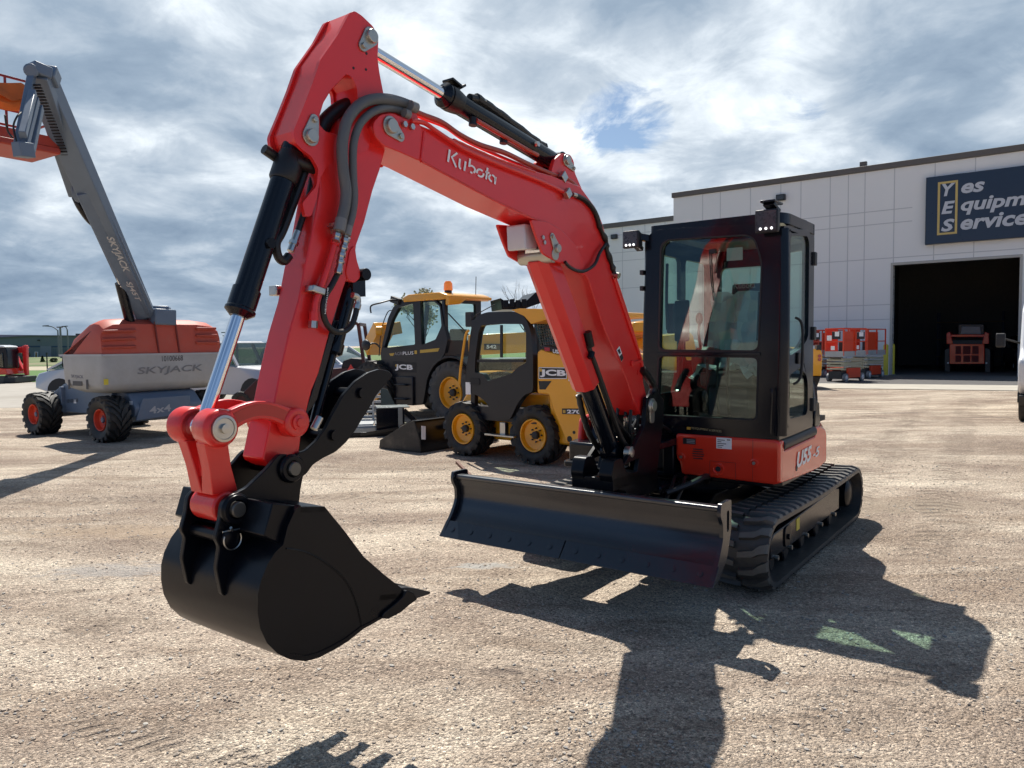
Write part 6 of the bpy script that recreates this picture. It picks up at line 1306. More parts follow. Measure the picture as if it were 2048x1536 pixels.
def carwheels(root, xs, W_, R, rim=SILV):
    for x in xs:
        for sy in (-1, 1):
            b = MB(); b.lathe((x, sy*(W_/2-.11), R), (0, sy, 0), [(-.1, R*.66), (-.1, R*.95), (-.07, R), (.07, R), (.1, R*.95), (.1, R*.68), (.07, R*.64)], 28, False); w_ = b.build('wheel', RUB, root)
            b = MB(); b.lathe((x, sy*(W_/2-.11), R), (0, sy, 0), [(.09, R*.66), (.08, R*.6), (.03, R*.5), (.05, R*.2), (.06, .001)], 24)
            for i in range(5): a = 2*PI*i/5; b.beam((x, sy*(W_/2-.04), R), (x+R*.6*math.cos(a), sy*(W_/2-.03), R+R*.6*math.sin(a)), .05, .03)
            b.build('rim', rim, w_)
            b = MB(); b.ext([(x+(R+.09)*math.cos(math.radians(180*i/10)), R+(R+.07)*math.sin(math.radians(180*i/10))) for i in range(11)], sy*(W_/2-.20), sy*(W_/2+.004)); b.build('wheel_arch', INT, root)
def pickup(fr, label, m, group=None, nm='pickup_truck'):
    t = thing(nm, label, 'pickup truck', fr, group)
    pr = [(-2.70, .45), (-2.72, .70), (-2.68, 1.12), (-.8, 1.14), (-.75, 1.16), (1.0, 1.16), (1.15, 1.14), (2.2, 1.06), (2.55, .95), (2.62, .75), (2.62, .42), (2.1, .36), (-2.2, .36)]
    carbody(t, pr, 1.92, m); greenhouse(t, (-.85, 1.15), (-.68, .55), 1.12, 1.82, 1.86, m, .80, GLD, [.5]); carwheels(t, (-1.75, 1.75), 1.92, .38)
    b = MB()
    for sy in (-1, 1): b.ext(rnd([(.72, 1.14), (.98, 1.14), (.98, 1.34), (.74, 1.34)], .04), sy*.98, sy*1.16)
    b.build('mirror', DGREY, t, bev=.02)
    b = MB()
    for sy in (-1, 1): b.ext(rnd([(2.30, .78), (2.60, .75), (2.56, .94), (2.30, .98)], .03), sy*.62, sy*.965)
    b.build('headlight', LENS, t, bev=.01)
    b = MB(); b.box(2.60, 2.66, -.55, .55, .62, .90); b.box(2.55, 2.72, -.92, .92, .38, .56); b.build('bumper', DGREY, t, bev=.02)
    b = MB(); 
    for sy in (-1, 1):
        for x in (-.05, 1.12, -.82): b.box(x-.006, x+.006, sy*.955-.004, sy*.955+.004, .5, 1.12)
    b.build('door_seam', INT, t)
    b = MB()
    for sy in (-1, 1): b.box(-.35, -.2, sy*.955-.01, sy*.975, .98, 1.01)
    b.build('handle', INT, t); return t
pickup(Frame(-8.0, 21.6, math.radians(-28)), 'silver pickup truck parked behind the boom lift, seen left of the excavator arm', SILV)
sc_ = thing('silver_car', 'silver car parked on the pale road behind the left boom lift wheels', 'car', Frame(-12.9, 24.6, PI-.10))
pr = [(-2.25, .45), (-2.28, .75), (-1.9, .98), (-1.2, 1.02), (1.2, 1.04), (1.75, .98), (2.15, .88), (2.27, .70), (2.28, .42), (1.9, .30), (-1.8, .30)]
carbody(sc_, pr, 1.80, mat('silver_blue_paint', (.52, .55, .60), .3, .15, coat=.6, var=.03)); greenhouse(sc_, (-1.45, 1.85), (-.75, .95), 1.0, 1.52, 1.74, MATS['silver_blue_paint'], .72, GLD, [.4]); carwheels(sc_, (-1.4, 1.42), 1.80, .33)
wc_ = thing('white_car', 'white car parked behind the maroon machine with roll bar', 'car', Frame(-5.6, 22.6, math.radians(-20)))
carbody(wc_, [(p[0], p[1]*1.12) for p in pr], 1.85, WPAINT); greenhouse(wc_, (-1.9, 1.1), (-1.6, .35), 1.12, 1.66, 1.8, WPAINT, .78, GLD, [.3, .65]); carwheels(wc_, (-1.4, 1.42), 1.85, .34)
wb_ = thing('white_car', 'white car seen between the excavator boom foot and cab', 'car', Frame(4.4, 20.5, math.radians(-60)))
carbody(wb_, [(p[0], p[1]*1.2) for p in pr], 1.85, WPAINT); greenhouse(wb_, (-1.9, 1.1), (-1.6, .35), 1.2, 1.72, 1.8, WPAINT, .78, GLD, [.3, .65]); carwheels(wb_, (-1.4, 1.42), 1.85, .34)

# ================================================================= far left small excavator, far building, poles
Xf = Frame(-24.9, 37.0, 0)
xe = thing('small_excavator', 'small red excavator far off at the left edge beside the green lawn', 'excavator', Xf)
def XP(pp): return [(p.x, max(.01, p.z)) for p in (Xf.Y(a, c_, 37.0) for a, c_ in pp)]
def xpart(nm, pp, y0, y1, m, bev=.03): b = MB(); b.ext(XP(pp), y0, y1); return b.build(nm, m, xe, bev=bev)
xpart('track', [(-22, 768), (-26, 760), (-22, 752), (12, 752), (18, 760), (12, 768)], -.2, .15, TRUB); xpart('track', [(-22, 767), (-26, 759), (-22, 751), (12, 751), (18, 759), (12, 767)], 1.2, 1.55, TRUB)
xpart('body', [(-20, 750), (-20, 735), (14, 737), (17, 749)], -.1, 1.5, RPANEL); xpart('cab', [(-10, 737), (-10, 697), (-4, 692), (10, 694), (14, 702), (15, 737)], .0, .9, BLK)
xpart('cab_side_panel', [(-6, 735), (-6, 715), (6, 705), (8, 735)], -.05, -.01, GLD); xpart('boom', [(14, 745), (9, 730), (-2, 712), (-4, 696), (16, 694), (24, 690), (28, 696), (20, 706), (4, 706), (10, 722), (20, 740)], .95, 1.2, RED)
xpart('arm', [(20, 692), (28, 690), (29, 700), (30, 740), (31, 752), (25, 752), (22, 735)], .9, 1.1, RED); xpart('blade', [(14, 766), (16, 754), (38, 753), (39, 765)], -.3, 1.4, DGREY); xpart('roof', [(-10, 694), (-6, 690), (9, 692), (12, 695)], -.05, .95, WPAINT)
Ff = Frame(-75, 143, 0)
fb = thing('far_building', 'long low grey metal building far off at the left with dark blue band', 'building', Ff)
def FP(pp, Y=143.): return [(p.x, p.z) for p in (Ff.Y(a, c_, Y) for a, c_ in pp)]
fm = mat('grey_siding', (.17, .19, .20), .6, var=.06); fm2 = mat('grey_siding_light', (.24, .24, .27), .6, var=.06)
b = MB(); b.ext([(p[0], max(-.2, p[1])) for p in FP([(-200, 735), (-200, 683), (-60, 680), (60, 672), (200, 673), (260, 674), (260, 735)])], 0, 25); b.build('wall', fm, fb)
b = MB(); b.ext(FP([(-200, 681), (-60, 678), (60, 670.4), (260, 672), (260, 673.5), (60, 672.4), (-60, 680.5), (-200, 684)]), -.25, 25.2); b.build('roof_edge', mat('roof_edge_grey', (.16, .15, .17), .6), fb)
b = MB(); b.ext(FP([(-200, 667), (60, 670), (190, 671), (190, 674), (60, 673), (-200, 676)], 160.), 17, 30); b.build('rear_roof', mat('roof_pale', (.32, .29, .32), .6), fb)
b = MB(); b.ext(FP([(-200, 691), (81, 691.5), (81, 694.5), (-200, 694)]), -.06, 0.01); b.ext(FP([(103, 692), (260, 692), (260, 694.6), (103, 694.6)]), -.06, 0.01); b.build('blue_band', mat('band_blue', (.03, .06, .12), .5), fb)
b = MB(); b.ext(FP([(81, 716), (81, 692.5), (103, 692.5), (103, 716)]), -.08, .0); b.build('loading_door', fm2, fb)
b = MB(); b.ext(FP([(69.5, 716), (69.5, 703.5), (76.5, 703.5), (76.5, 716)]), -.07, .0); fd = b.build('door_frame', WPAINT, fb); b = MB(); b.ext(FP([(71, 715.5), (71, 704.5), (75, 704.5), (75, 715.5)]), -.09, -.07); b.build('door', GLD, fd)
b = MB(); b.ext(FP([(76, 681.5), (80, 681.5), (80, 679.5), (76, 679.5)]), -.3, 0); b.build('wall_light', DGREY, fb)
b = MB(); b.ext(FP([(151, 671.5), (151, 667), (180, 667.5), (180, 672)], 150.), 7, 12); b.build('rooftop_unit', mat('unit_brown', (.10, .085, .08), .7), fb)
b = MB()
for px in range(106, 140, 4): b.ext(FP([(px, 716), (px, 697), (px+2, 697), (px+2, 716)]), -.05, .0)
b.build('ribbed_panel', mat('rib_teal', (.13, .16, .17), .6), fb)
def lamp_post(px, ytop, Y, arm, label):
    g = ray(px, 716); fr = Frame(g.x/g.y*Y, Y, 0); t = thing('street_lamp', label, 'street lamp', fr, 'street lamps far off in front of the grey building')
    z1 = fr.Y(px, ytop, Y).z; b = MB(); b.cyl((0, 0, 0), (0, 0, z1), .14, .09, n=8); b.build('pole', mat('pole_grey', (.18, .19, .20), .5), t)
    b = MB(); e = fr.Y(*arm, Y); b.tube([V((0, 0, z1-.1)), V((e.x*.4, 0, z1+(e.z-z1)*.75)), e], .07, n=6); b.build('arm', MATS['pole_grey'], t); b = MB(); b.beam(e+V((-.3, 0, 0)), e+V((.5, 0, .05)), .25, .12); b.build('lamp_head', LENS, t)
lamp_post(118, 660, 108, (90, 652), 'grey street lamp with long arm to the left, left of the utility pole')
lamp_post(137, 659, 112, (128, 653), 'grey street lamp with short arm, right of the utility pole')
g = ray(123, 716); Pf = Frame(g.x/g.y*100, 100, 0); t = thing('utility_pole', 'pale utility pole with crossarm in front of the far grey building', 'utility pole', Pf)
b = MB(); z1 = Pf.Y(123, 653, 100).z; b.cyl((0, 0, 0), (0, 0, z1), .17, .12, n=10); b.build('pole', mat('pole_wood_pale', (.22, .22, .23), .8), t); b = MB(); b.box(-.45, .35, -.06, .06, z1-.15, z1-.02); b.build('crossarm', BRN, t)
g = ray(453, 690); Pf = Frame(g.x/g.y*190, 190, 0); t = thing('utility_pole', 'thin dark utility pole far off above the silver pickup roof', 'utility pole', Pf)
b = MB(); z1 = Pf.Y(453, 662, 190).z; b.cyl((0, 0, 0), (0, 0, z1), .18, .14, n=8); b.build('pole', MATS['pole_grey'], t); b = MB(); b.box(-1.2, 1.2, -.1, .1, z1-.5, z1-.25); b.box(-.9, .9, -.1, .1, z1-1.3, z1-1.1); b.build('crossarm', MATS['pole_grey'], t)
Pf = Frame(*ground_at(95, 745).xy, 0); t = thing('marker_post', 'thin dark post standing on the lawn edge behind the silver car', 'post', Pf)
b = MB(); b.cyl((0, 0, 0), (0, 0, 1.3), .045, n=8); b.build('shaft', DGREY, t); b = MB(); b.cyl((0, 0, 1.3), (0, 0, 1.42), .06, n=8); b.build('cap', DGREY, t)
# shrubs and trees
def leafball(b, c, r, n, ls, rs, sc=(1, 1, 1)):
    for _ in range(n):
        v = V((rs.gauss(0, 1), rs.gauss(0, 1), rs.gauss(0, 1))).normalized()*r*rs.random()**.4; p = V(c)+V((v.x*sc[0], v.y*sc[1], v.z*sc[2]))
        a = V((rs.gauss(0, 1), rs.gauss(0, 1), rs.gauss(0, 1))).normalized()*ls; d = a.cross(V((rs.gauss(0, 1), rs.gauss(0, 1), rs.gauss(0, 1)))).normalized()*ls*.7
        b.add([p-a, p+d, p+a, p-d], [(0, 1, 2, 3)])
LEAFD = mat('leaf_dark', (.035, .060, .02), .7, var=.5, vs=2); LEAFS = mat('leaf_spring', (.42, .38, .22), .7, var=.35, vs=2); BARK = mat('bark', (.12, .10, .085), .9, var=.2)
def shrub(px, py, r, h, label, m, cone=False, Y=None):
    q = ground_at(px, py)
    if Y: g = ray(px, 700); q = V((g.x/g.y*Y, Y, 0))
    fr = Frame(q.x, q.y, 0); t = thing('shrub', label, 'shrub', fr, 'shrubs in front of the far grey building'); rs = random.Random(int(px)); b = MB()
    if cone:
        for i in range(8): k = i/8; leafball(b, (0, 0, h*(.12+.85*k)), r*(1-k)+.03, 60, .05+.03*h, rs, (1, 1, .6))
    else:
        for i in range(5): leafball(b, (rs.uniform(-.5, .5)*r, rs.uniform(-.3, .3)*r, h*.55), min(r*.6, h*.5), 90, .05+.05*h, rs)
    b.build('foliage', m, t); b = MB(); b.cyl((0, 0, 0), (0, 0, h*.6), .03, .02, n=6); b.build('trunk', BARK, t)
shrub(84, 735, .28, 1.0, 'small dark cone shaped shrub on the green bank', LEAFD, True, 85); shrub(36, 730, .6, .9, 'round dark shrub right of the far small excavator', LEAFD, False, 80); shrub(46, 726, 1.3, 1.3, 'low dark shrub at the foot of the far building', LEAFD, False, 138); shrub(106, 730, .4, .8, 'small pale green shrub on the bank beside the boom lift hood', mat('leaf_pale', (.10, .13, .06), .7, var=.4), False, 84)
def tree(fr, label, h, seed, leaves, spread=.5):
    t = thing('bare_tree' if not leaves else 'budding_tree', label, 'tree', fr); rs = random.Random(seed); b = MB(); tips = []
    def br(p, d, L, r, dep):
        e = p+d*L; mid = p+d*L*.5+V((rs.gauss(0, .05), rs.gauss(0, .05), 0))*L; b.tube([p, mid, e], r, n=6, k=2, rf=lambda i, m: 1-.45*i/m)
        if dep == 0: tips.append(e); return
        for k in range(rs.choice((2, 3, 3))):
            a = V((rs.gauss(0, 1), rs.gauss(0, 1), rs.gauss(0, .6))).normalized(); nd = (d+a*spread+V((0, 0, .18))).normalized(); br(p+d*L*rs.uniform(.6, 1), nd, L*rs.uniform(.6, .8), r*.55, dep-1)
    br(V((0, 0, 0)), V((0, 0, 1)), h*.36, h*(.018 if leaves else .011), 5 if leaves else 4); b.build('trunk', BARK, t)
    c = MB()
    if leaves:
        for e in tips: leafball(c, e, h*.07, 14, .09, rs)
        c.build('crown', LEAFS, t)
    return t
tree(Frame(1.2, 62.0, 0), 'leafless tree top showing above the raised black loader bucket', 7.4, 4, False)
tree(Frame(-5.2, 42.0, 0), 'tree in pale spring bud behind the telehandler cab roof', 5.25, 12, True, .6)

# ================================================================= white building
Wf = Frame(17.83, 35.19, math.atan2(-.6, .8))
wbld = thing('white_building', 'large white concrete panel building with open garage door at the right', 'building', Wf)
WALL = mat('white_panel_wall', (.80, .79, .78), .8, var=.04, vs=.4, bump=.05, bs=8); CAP = mat('roof_cap_brown', (.12, .105, .095), .5); JOINT = mat('panel_joint', (.56, .56, .57), .9)
ZT = 9.86; xL = Wf.y(1347, 500, 0).x; dR = Wf.y(2037, 640, 0).x; dT = Wf.y(1783, 531, 0).z
b = MB(); b.ext([(xL, 0), (0, 0), (0, dT), (dR, dT), (dR, 0), (26, 0), (26, ZT-.28), (xL, ZT-.28)], 0, .35); b.build('front_wall', WALL, wbld)
b = MB(); b.ext([(0.36, 0), (26, 0), (26, ZT-.28), (.36, ZT-.28)], xL, xL+.3, 'x'); b.build('side_wall', WALL, wbld)
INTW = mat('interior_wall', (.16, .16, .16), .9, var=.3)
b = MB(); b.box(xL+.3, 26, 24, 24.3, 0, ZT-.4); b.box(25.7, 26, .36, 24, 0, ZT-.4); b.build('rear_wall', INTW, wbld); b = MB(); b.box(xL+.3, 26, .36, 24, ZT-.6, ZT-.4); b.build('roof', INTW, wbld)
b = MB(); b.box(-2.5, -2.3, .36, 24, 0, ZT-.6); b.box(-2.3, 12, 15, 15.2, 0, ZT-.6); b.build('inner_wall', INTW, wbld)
b = MB(); b.box(xL-.08, 26, -.10, .42, ZT-.27, ZT); b.box(xL-.08, xL+.36, .42, 26, ZT-.27, ZT); b.build('roof_cap', CAP, wbld, bev=.02)
b = MB(); b.box(-.10, .0, -.03, .37, 0, dT+.12); b.box(0, dR+.1, -.03, .37, dT, dT+.12); b.box(dR, dR+.1, -.03, .37, 0, dT); b.build('door_frame', mat('door_trim', (.42, .40, .37), .6), wbld)
hx = [Wf.y(1780, y, 0).z for y in (419.5, 446, 516)]+[Wf.y(1640, y, 0).z for y in (614, 642)]+[.9]
vx = [Wf.y(px, 600, 0).x for px in (1405, 1440, 1500, 1560, 1600, 1658, 1694, 1727)]
b = MB(); JW = .02
for x in vx: b.box(x-JW, x+JW, -.006, 0.001, 0, ZT-.29)
for px in (1867, 1947): x = Wf.y(px, 520, 0).x; b.box(x-JW, x+JW, -.006, 0.001, dT+.13, ZT-.29)
b.box(-JW, JW, -.006, .001, dT+.13, ZT-.29)
for i, z in enumerate(hx):
    e = -.12 if z < dT else (Wf.y(1825, 400, 0).x if i < 2 else 26); b.box(xL, e, -.0075, 0.001, z-JW, z+JW)
b.build('panel_joints', JOINT, wbld)
b = MB(); p = Wf.y(1725, 332, 0); b.box(p.x-.15, p.x+.15, .1, .3, ZT, ZT+.25); b.build('roof_vent', CAP, wbld)
# lower wing set back on the left
yw = 6.5; w0 = Wf.y(1196, 500, yw).x; w1 = xL+2
b = MB(); b.box(w0, xL-.0, yw, yw+.3, 0, ZT-.4); b.box(w0, w0+.3, yw+.3, 26, 0, ZT-.4); b.build('wing_wall', WALL, wbld); b = MB(); b.box(w0-.1, xL, yw-.08, yw+.5, ZT-.4, ZT-.08); b.build('wing_cap', CAP, wbld)
b = MB()
for px in (1245, 1290, 1330): x = Wf.y(px, 500, yw).x; b.box(x-JW, x+JW, yw-.006, yw+.001, 0, ZT-.4)
for py in (470, 505, 522, 577): z = Wf.y(1240, py, yw).z; b.box(w0, xL, yw-.0075, yw+.001, z-JW, z+JW)
b.build('panel_joints', JOINT, wbld)
# sign
c4 = [Wf.y(a, c_, -.25) for a, c_ in ((1852, 354), (1852, 489), (2048, 475), (2048, 332))]
sz0, sz1, sx0 = (c4[1].z+c4[2].z)/2, (c4[0].z+c4[3].z)/2, c4[0].x
sgn = thing('wall_sign', 'dark blue company sign with white and gold lettering above the garage door', 'sign', Wf)
b = MB(); b.box(sx0, sx0+8.8, -.25, -.006, sz0, sz1); pan = b.build('panel', mat('sign_navy', (.012, .022, .045), .3, coat=.4, var=.1), sgn, bev=.02)
HS = sz1-sz0
def wz(px, py): return Wf.y(px, py, -.255)
hb_ = [wz(a, c_) for a, c_ in ((1876, 364), (1876, 471), (1914, 466.5), (1914, 361))]; gx0, gx1 = hb_[0].x, hb_[2].x; gz0, gz1 = (hb_[1].z+hb_[2].z)/2, (hb_[0].z+hb_[3].z)/2
b = MB(); g_ = .09; b.ext([(gx0, gz0), (gx1, gz0), (gx1, gz1), (gx0, gz1)], -.262, -.25, holes=[[(gx0+g_, gz0+g_), (gx1-g_, gz0+g_), (gx1-g_, gz1-g_), (gx0+g_, gz1-g_)]]); b.build('gold_frame', mat('gold_frame', (.60, .43, .14), .4), pan)
SW = mat('sign_white', (.55, .56, .60), .5, var=.02); gw = gx1-gx0; rowh = (gz1-gz0)/3
words = (('Y', 'es'), ('E', 'quipment'), ('S', 'ervices'))
for i, (cap_, rest) in enumerate(words):
    zb_ = gz1-rowh*(i+1)+rowh*.17; ch_ = rowh*.70
    text(cap_, -NL, (gx0+gw*.20, -.262, zb_), (gx1-gw*.13, -.262, zb_), UP, ch_, SW, pan, bold=.035, shear=.22)
    wd = {'es': 1.13, 'quipment': 4.75, 'ervices': 3.7}[rest]; dz = {'es': .05, 'quipment': -.24, 'ervices': .0}[rest]; hh = {'es': .80, 'quipment': 1.34, 'ervices': 1.14}[rest]
    text(rest, -NL, (gx1+.13, -.262, zb_+ch_*dz), (gx1+.13+wd*gw, -.262, zb_+ch_*dz), UP, ch_*hh, SW, pan, bold=.03, shear=.22)
def wall_light(px, py, y, label):
    p = Wf.y(px, py, y); fr = Frame(Wf.wor(p.x, y, 0).x, Wf.wor(p.x, y, 0).y, Wf.th); t = thing('wall_light', label, 'wall light', fr, 'wall lights on the white building', z=0)
    b = MB(); b.ext(rnd([(-.22, p.z-.14), (.22, p.z-.14), (.22, p.z+.16), (-.22, p.z+.16)], .03), -.22, -.008); b.build('housing', DGREY, t, bev=.02); b = MB(); b.box(-.17, .17, -.235, -.222, p.z-.09, p.z+.10); b.build('lens', LENS, t)
wall_light(1563, 396, 0, 'dark wall light high on the white wall above the excavator cab'); wall_light(1230, 474, yw, 'small dark wall light on the set back wall right of the boom')
# apron
def sheet2(name, poly, z, m): q = MB(); q.add([(x, y, z) for x, y in poly], [tuple(range(len(poly)))]); o = q.build(name, m); o['kind'] = 'structure'; return o
def g2(px, py): q = ground_at(px, py); return (q.x, q.y)
w_a = Wf.wor(-14, 0, 0); w_b = Wf.wor(24, 14.9, 0)
s1, s2 = V(g2(1640, 767.5)), V(g2(2027, 771.5)); s3, s4 = V(g2(2027, 781.5)), V(g2(1640, 777)); sd_ = (s2-s1).normalized(); sn = V((-sd_.y, sd_.x)); 
e1_ = s1-sd_*10; e2_ = s2+sd_*20
sheet2('asphalt_apron', [tuple(e1_), tuple(e2_), (55, 25), (55, 60), (0, 75), (-2, 45)], .010, flatmat('apron_asphalt', (.085, .08, .08), (.125, .12, .115), 3, .85))
wd_ = abs((s4-s1).dot(sn)); sheet2('concrete_strip', [tuple(e1_-sn*wd_), tuple(e2_-sn*wd_), tuple(e2_+sn*.02), tuple(e1_+sn*.02)], .016, flatmat('strip_concrete', (.40, .37, .31), (.50, .46, .39), 1.5, .85))
# bollards
for px, py, lb in ((1771, 750, 'yellow bollard nearer the scissor lifts, left of the garage door'), (1784, 748.5, 'yellow bollard right beside the garage door frame')):
    q = ground_at(px, py+1.); fr = Frame(q.x, q.y, 0); t = thing('bollard', lb, 'bollard', fr, 'yellow bollards at the garage door'); b = MB(); b.lathe((0, 0, .0), (0, 0, 1), [(0, .11), (1.38, .11), (1.44, .08), (1.46, .001)], 20); b.build('post', YEL, t); b = MB(); b.lathe((0, 0, 0), (0, 0, 1), [(0, .15), (.03, .15)], 20); b.build('base', CONC, t)
# scissor lifts
def scissor(fr, label):
    t = thing('scissor_lift', label, 'scissor lift', fr, 'scissor lifts parked by the white wall')
    L_, w_ = 1.8, .78
    b = MB(); b.box(-L_/2+.05, L_/2-.05, -w_/2+.12, w_/2-.12, .12, .42); b.build('chassis', DGREY, t, bev=.01)
    b = MB()
    for sy in (-1, 1): b.box(-.45, .5, sy*(w_/2-.10), sy*(w_/2-.0), .16, .55)
    b.build('battery_tray', SORG, t, bev=.01)
    for x in (-.65, .65):
        for sy in (-1, 1):
            b = MB(); b.lathe((x, sy*(w_/2-.06), .17), (0, sy, 0), [(-.06, .12), (-.05, .17), (.05, .17), (.06, .12)], 18); o = b.build('wheel', mat('grey_tyre', (.20, .21, .22), .6), t); b = MB(); b.lathe((x, sy*(w_/2-.0), .17), (0, sy, 0), [(-.0, .10), (.012, .08), (.012, .001)], 14); b.build('rim', WPAINT, o)
    b = MB()
    for i in range(4):
        z = .50+.115*i
        for sy in (-1, 1): b.beam((-.80, sy*.26, z), (.80, sy*.26, z+.07 if i % 2 else z), .05, .075); 
        for x in (-.78, .78): b.beam((x, -.36, z+.02), (x, .36, z+.02), .06, .06)
    b.build('scissor_stack', SCRM, t, bev=.006)
    b = MB(); b.box(-.92, .92, -.38, .38, 1.0, 1.06); b.box(-.92, .92, -.385, -.36, 1.0, 1.22); b.box(-.92, .92, .36, .385, 1.0, 1.22); b.box(.90, .925, -.38, .38, 1.0, 1.22); b.build('platform', LGREY2, t, bev=.004)
    b = MB()
    for z in (1.60, 2.12):
        for sy in (-1, 1): b.beam((-.90, sy*.37, z), (.90, sy*.37, z), .04, .04)
        for x in (-.90, .90): b.beam((x, -.37, z), (x, .37, z), .04, .04)
    for x in (-.90, 0, .90):
        for sy in (-1, 1): b.beam((x, sy*.37, 1.05), (x, sy*.37, 2.12), .05, .04)
    b.build('guard_rail', SORG, t)
    b = MB(); b.box(.1, .88, -.355, -.345, 1.22, 2.10); b.box(-.2, .88, .33, .345, 1.22, 2.0); b.build('side_panel', SORG, t)
    b = MB(); b.box(.55, .60, .02, .32, 1.15, 1.6); b.box(.89, .915, -.1, .25, 1.7, 2.0); b.build('control_box', DGREY, t, bev=.01)
    b = MB()
    for (y, z, s_) in ((-.2, 1.75, .10), (-.05, 1.35, .08), (.12, 1.9, .09)): b.box(.926, .930, y-s_, y+s_, z-s_, z+s_)
    b.box(.3, .5, -.358, -.356, 1.6, 1.85); b.build('label', WHT, t)
    return t
sa = math.atan2(-.62, -.78)
for (px, py), dth, lb in (((1690, 764.5), 0, 'orange scissor lift nearest the camera, beside the excavator cab'), ((1735, 757.5), .05, 'orange scissor lift nearest the yellow bollards'), ((1650, 754), -.05, 'orange scissor lift half hidden behind the excavator cab edge')):
    q = ground_at(px, py); fr = Frame(q.x+.35, q.y+.75, sa+dth); scissor(fr, lb)
# red track loader inside the garage
Nf = Frame(Wf.wor(0, 4.1, 0).x, Wf.wor(0, 4.1, 0).y, Wf.th)
tlr = thing('track_loader', 'red track loader with its grilled rear facing out of the dark garage', 'track loader', Nf)
def NP(pp, y=0.): return [(p.x, max(.02, p.z)) for p in (Nf.y(a, c_, y) for a, c_ in pp)]
def npart(nm, pp, y0, y1, m, par=tlr, bev=.02, hl=()): b = MB(); b.ext(NP(pp), y0, y1, holes=hl); return b.build(nm, m, par, bev=bev)
bd_ = npart('rear_door', [(1899, 728), (1899, 688), (1969, 688), (1969, 728)], 0, .15, RPANEL)
for (a, c_, d_, e_) in ((1911, 692, 1922, 708), (1926, 692, 1941, 708), (1945, 692, 1957, 708), (1911, 711, 1922, 724), (1927, 711, 1940, 724), (1943, 711, 1957, 724)):
    npart('grille', [(a, e_), (a, c_), (d_, c_), (d_, e_)], -.03, .0, mat('grille_red', (.16, .012, .010), .7, var=.3), bd_, bev=.01)
npart('body', [(1900, 725), (1900, 680), (1968, 680), (1968, 725)], .16, 2.5, DGREY); npart('lift_tower', [(1893, 688), (1893, 667), (1900, 663), (1906, 688)], -.02, 1.2, RPANEL); npart('lift_tower', [(1964, 688), (1970, 663), (1978, 667), (1978, 688)], -.02, 1.2, RPANEL)
npart('crossbar', [(1902, 674), (1902, 669), (1970, 669), (1970, 674)], .0, .15, RPANEL); npart('cab', [(1914, 670), (1914, 650), (1918, 648), (1962, 648), (1966, 650), (1966, 670)], .5, 2.0, BLK); npart('rear_window', [(1919, 668), (1921, 653), (1958, 653), (1960, 668)], .48, .49, mat('window_reflect', (.16, .17, .20), .2))
npart('track', [(1888, 745), (1888, 700), (1899, 695), (1899, 745)], .2, 2.3, TRUB); npart('track', [(1969, 745), (1969, 695), (1980, 700), (1980, 745)], .2, 2.3, TRUB)
b = MB()
for px in (1896, 1973): p = Nf.y(px, 726, -.05); b.cyl((p.x, -.08, p.z), (p.x, -.03, p.z), .04, n=10)
b.build('headlight', WHT, tlr)
pickup(Frame(*Wf.wor(5.0, 9.0, 0).xy, Wf.th-1.4), 'dark pickup truck standing inside the garage beside the red track loader', mat('dark_truck_paint', (.04, .012, .012), .3, coat=.5))
# pallet rack shapes inside
rk2 = thing('storage_rack', 'steel shelving in the dark garage left of the red track loader', 'rack', Frame(*Wf.wor(2.0, 11.5, 0).xy, Wf.th)); b = MB()
for x in (-1.6, 1.6):
    for y in (0, .8): b.box(x-.04, x+.04, y-.04, y+.04, 0, 3.2)
b.build('upright', mat('rack_blue', (.05, .06, .10), .6), rk2); b = MB()
for z in (.6, 1.6, 2.6): b.box(-1.65, 1.65, -.05, .85, z, z+.06)
b.build('shelf', mat('rack_wood', (.18, .13, .08), .8), rk2)
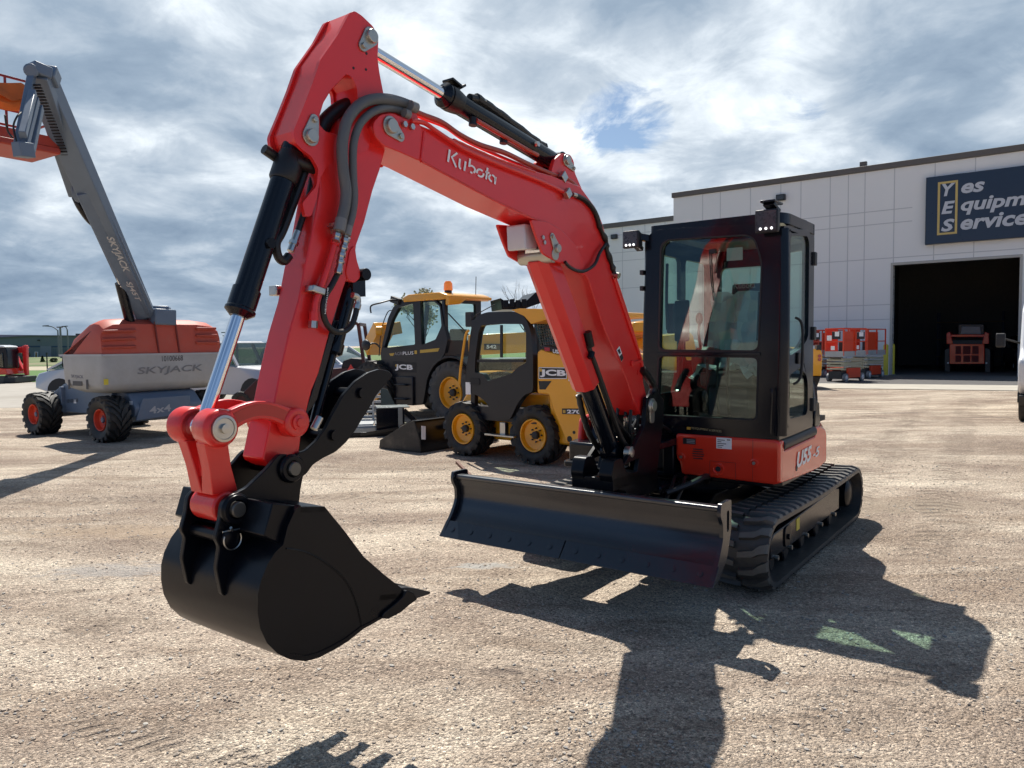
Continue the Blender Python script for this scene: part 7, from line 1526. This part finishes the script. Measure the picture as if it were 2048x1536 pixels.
# yellow machine behind the cab
Yf = Frame(*ground_at(1606, 778).xy, math.radians(-8))
ym = thing('yellow_loader', 'yellow machine with red tail lights just right of the excavator cab', 'loader', Yf)
def YP(pp, Y=27.): return [(p.x, max(.02, p.z)) for p in (Yf.y(a, c_, 0) for a, c_ in pp)]
b = MB(); b.ext(rnd(YP([(1560, 752), (1560, 700), (1600, 694), (1643, 700), (1645, 712), (1643, 752)]), .05), 0, 1.8); b.build('body', JY, ym, bev=.03)
b = MB(); b.ext(YP([(1560, 775), (1560, 752), (1643, 752), (1640, 762), (1634, 778)]), .05, 1.7); b.build('counterweight', BLK, ym, bev=.03)
b = MB(); 
for z_ in (712, 719): p = Yf.y(1639, z_, 0); b.cyl((p.x, -.04, p.z), (p.x, -.005, p.z), .055, n=14)
b.build('tail_light', mat('tail_red', (.45, .02, .02), .3, coat=1), ym)
b = MB(); b.ext(YP([(1632, 700), (1632, 690), (1641, 690), (1641, 699)]), -.1, .2); b.build('lamp_block', DGREY, ym, bev=.01)
for x in (-.9,): wheel(ym, (x, .1, .5), LY, .48, .35, .25, JY, -1, lugs=14)
# white van cut by the right edge
q = ground_at(2032, 842); Vf = Frame(11.4, 15.05, math.atan2(-.8, -.6))
van = thing('white_truck', 'white truck cut off by the right picture edge, with dark mirror', 'truck', Vf)
b = MB(); pr = rnd([(-5.2, .55), (1.2, .55), (1.5, .75), (1.55, 1.25), (1.1, 1.40), (.55, 2.25), (.1, 2.4), (-5.2, 2.4)], .12); b.ext(pr, -.95, .95) ; b.build('body', WPAINT, van, bev=.05, seg=3)
b = MB()
for sy in (-1,): b.ext(rnd([(-.6, 1.45), (.75, 1.40), (.35, 2.1), (-.6, 2.15)], .06), sy*.953, sy*.965)
b.build('side_window', GLD, van)
b = MB(); b.ext(rnd([(-5.2, .35), (1.3, .35), (1.5, .55), (-5.2, .60)], .03), -.93, .93); b.build('sill', DGREY, van, bev=.01)
carwheels(van, (.75, -3.6), 1.92, .40, DGREY)
b = MB(); p = V((.9, -1.28, 1.62))
b.ext(rnd([(p.x-.05, p.z-.14), (p.x+.08, p.z-.14), (p.x+.08, p.z+.14), (p.x-.05, p.z+.14)], .04), p.y-.08, p.y+.08); b.beam(p+V((0, 0, .05)), V((.55, -.95, 1.55)), .04, .04); b.build('mirror', INT, van, bev=.02)
# rusty bar lying behind the blade
q = ground_at(928, 957); Sf = Frame(q.x, q.y, 2.0); t = thing('rusty_bar', 'short rusty steel bar on the ground behind the left end of the blade', 'steel bar', Sf)
b = MB(); b.beam((-.25, 0, .06), (.25, 0, .17), .035, .035); b.build('bar', BRN, t, bev=.004); b = MB(); b.box(-.30, -.18, -.06, .06, .005, .07); b.build('foot', BRN, t, bev=.004)
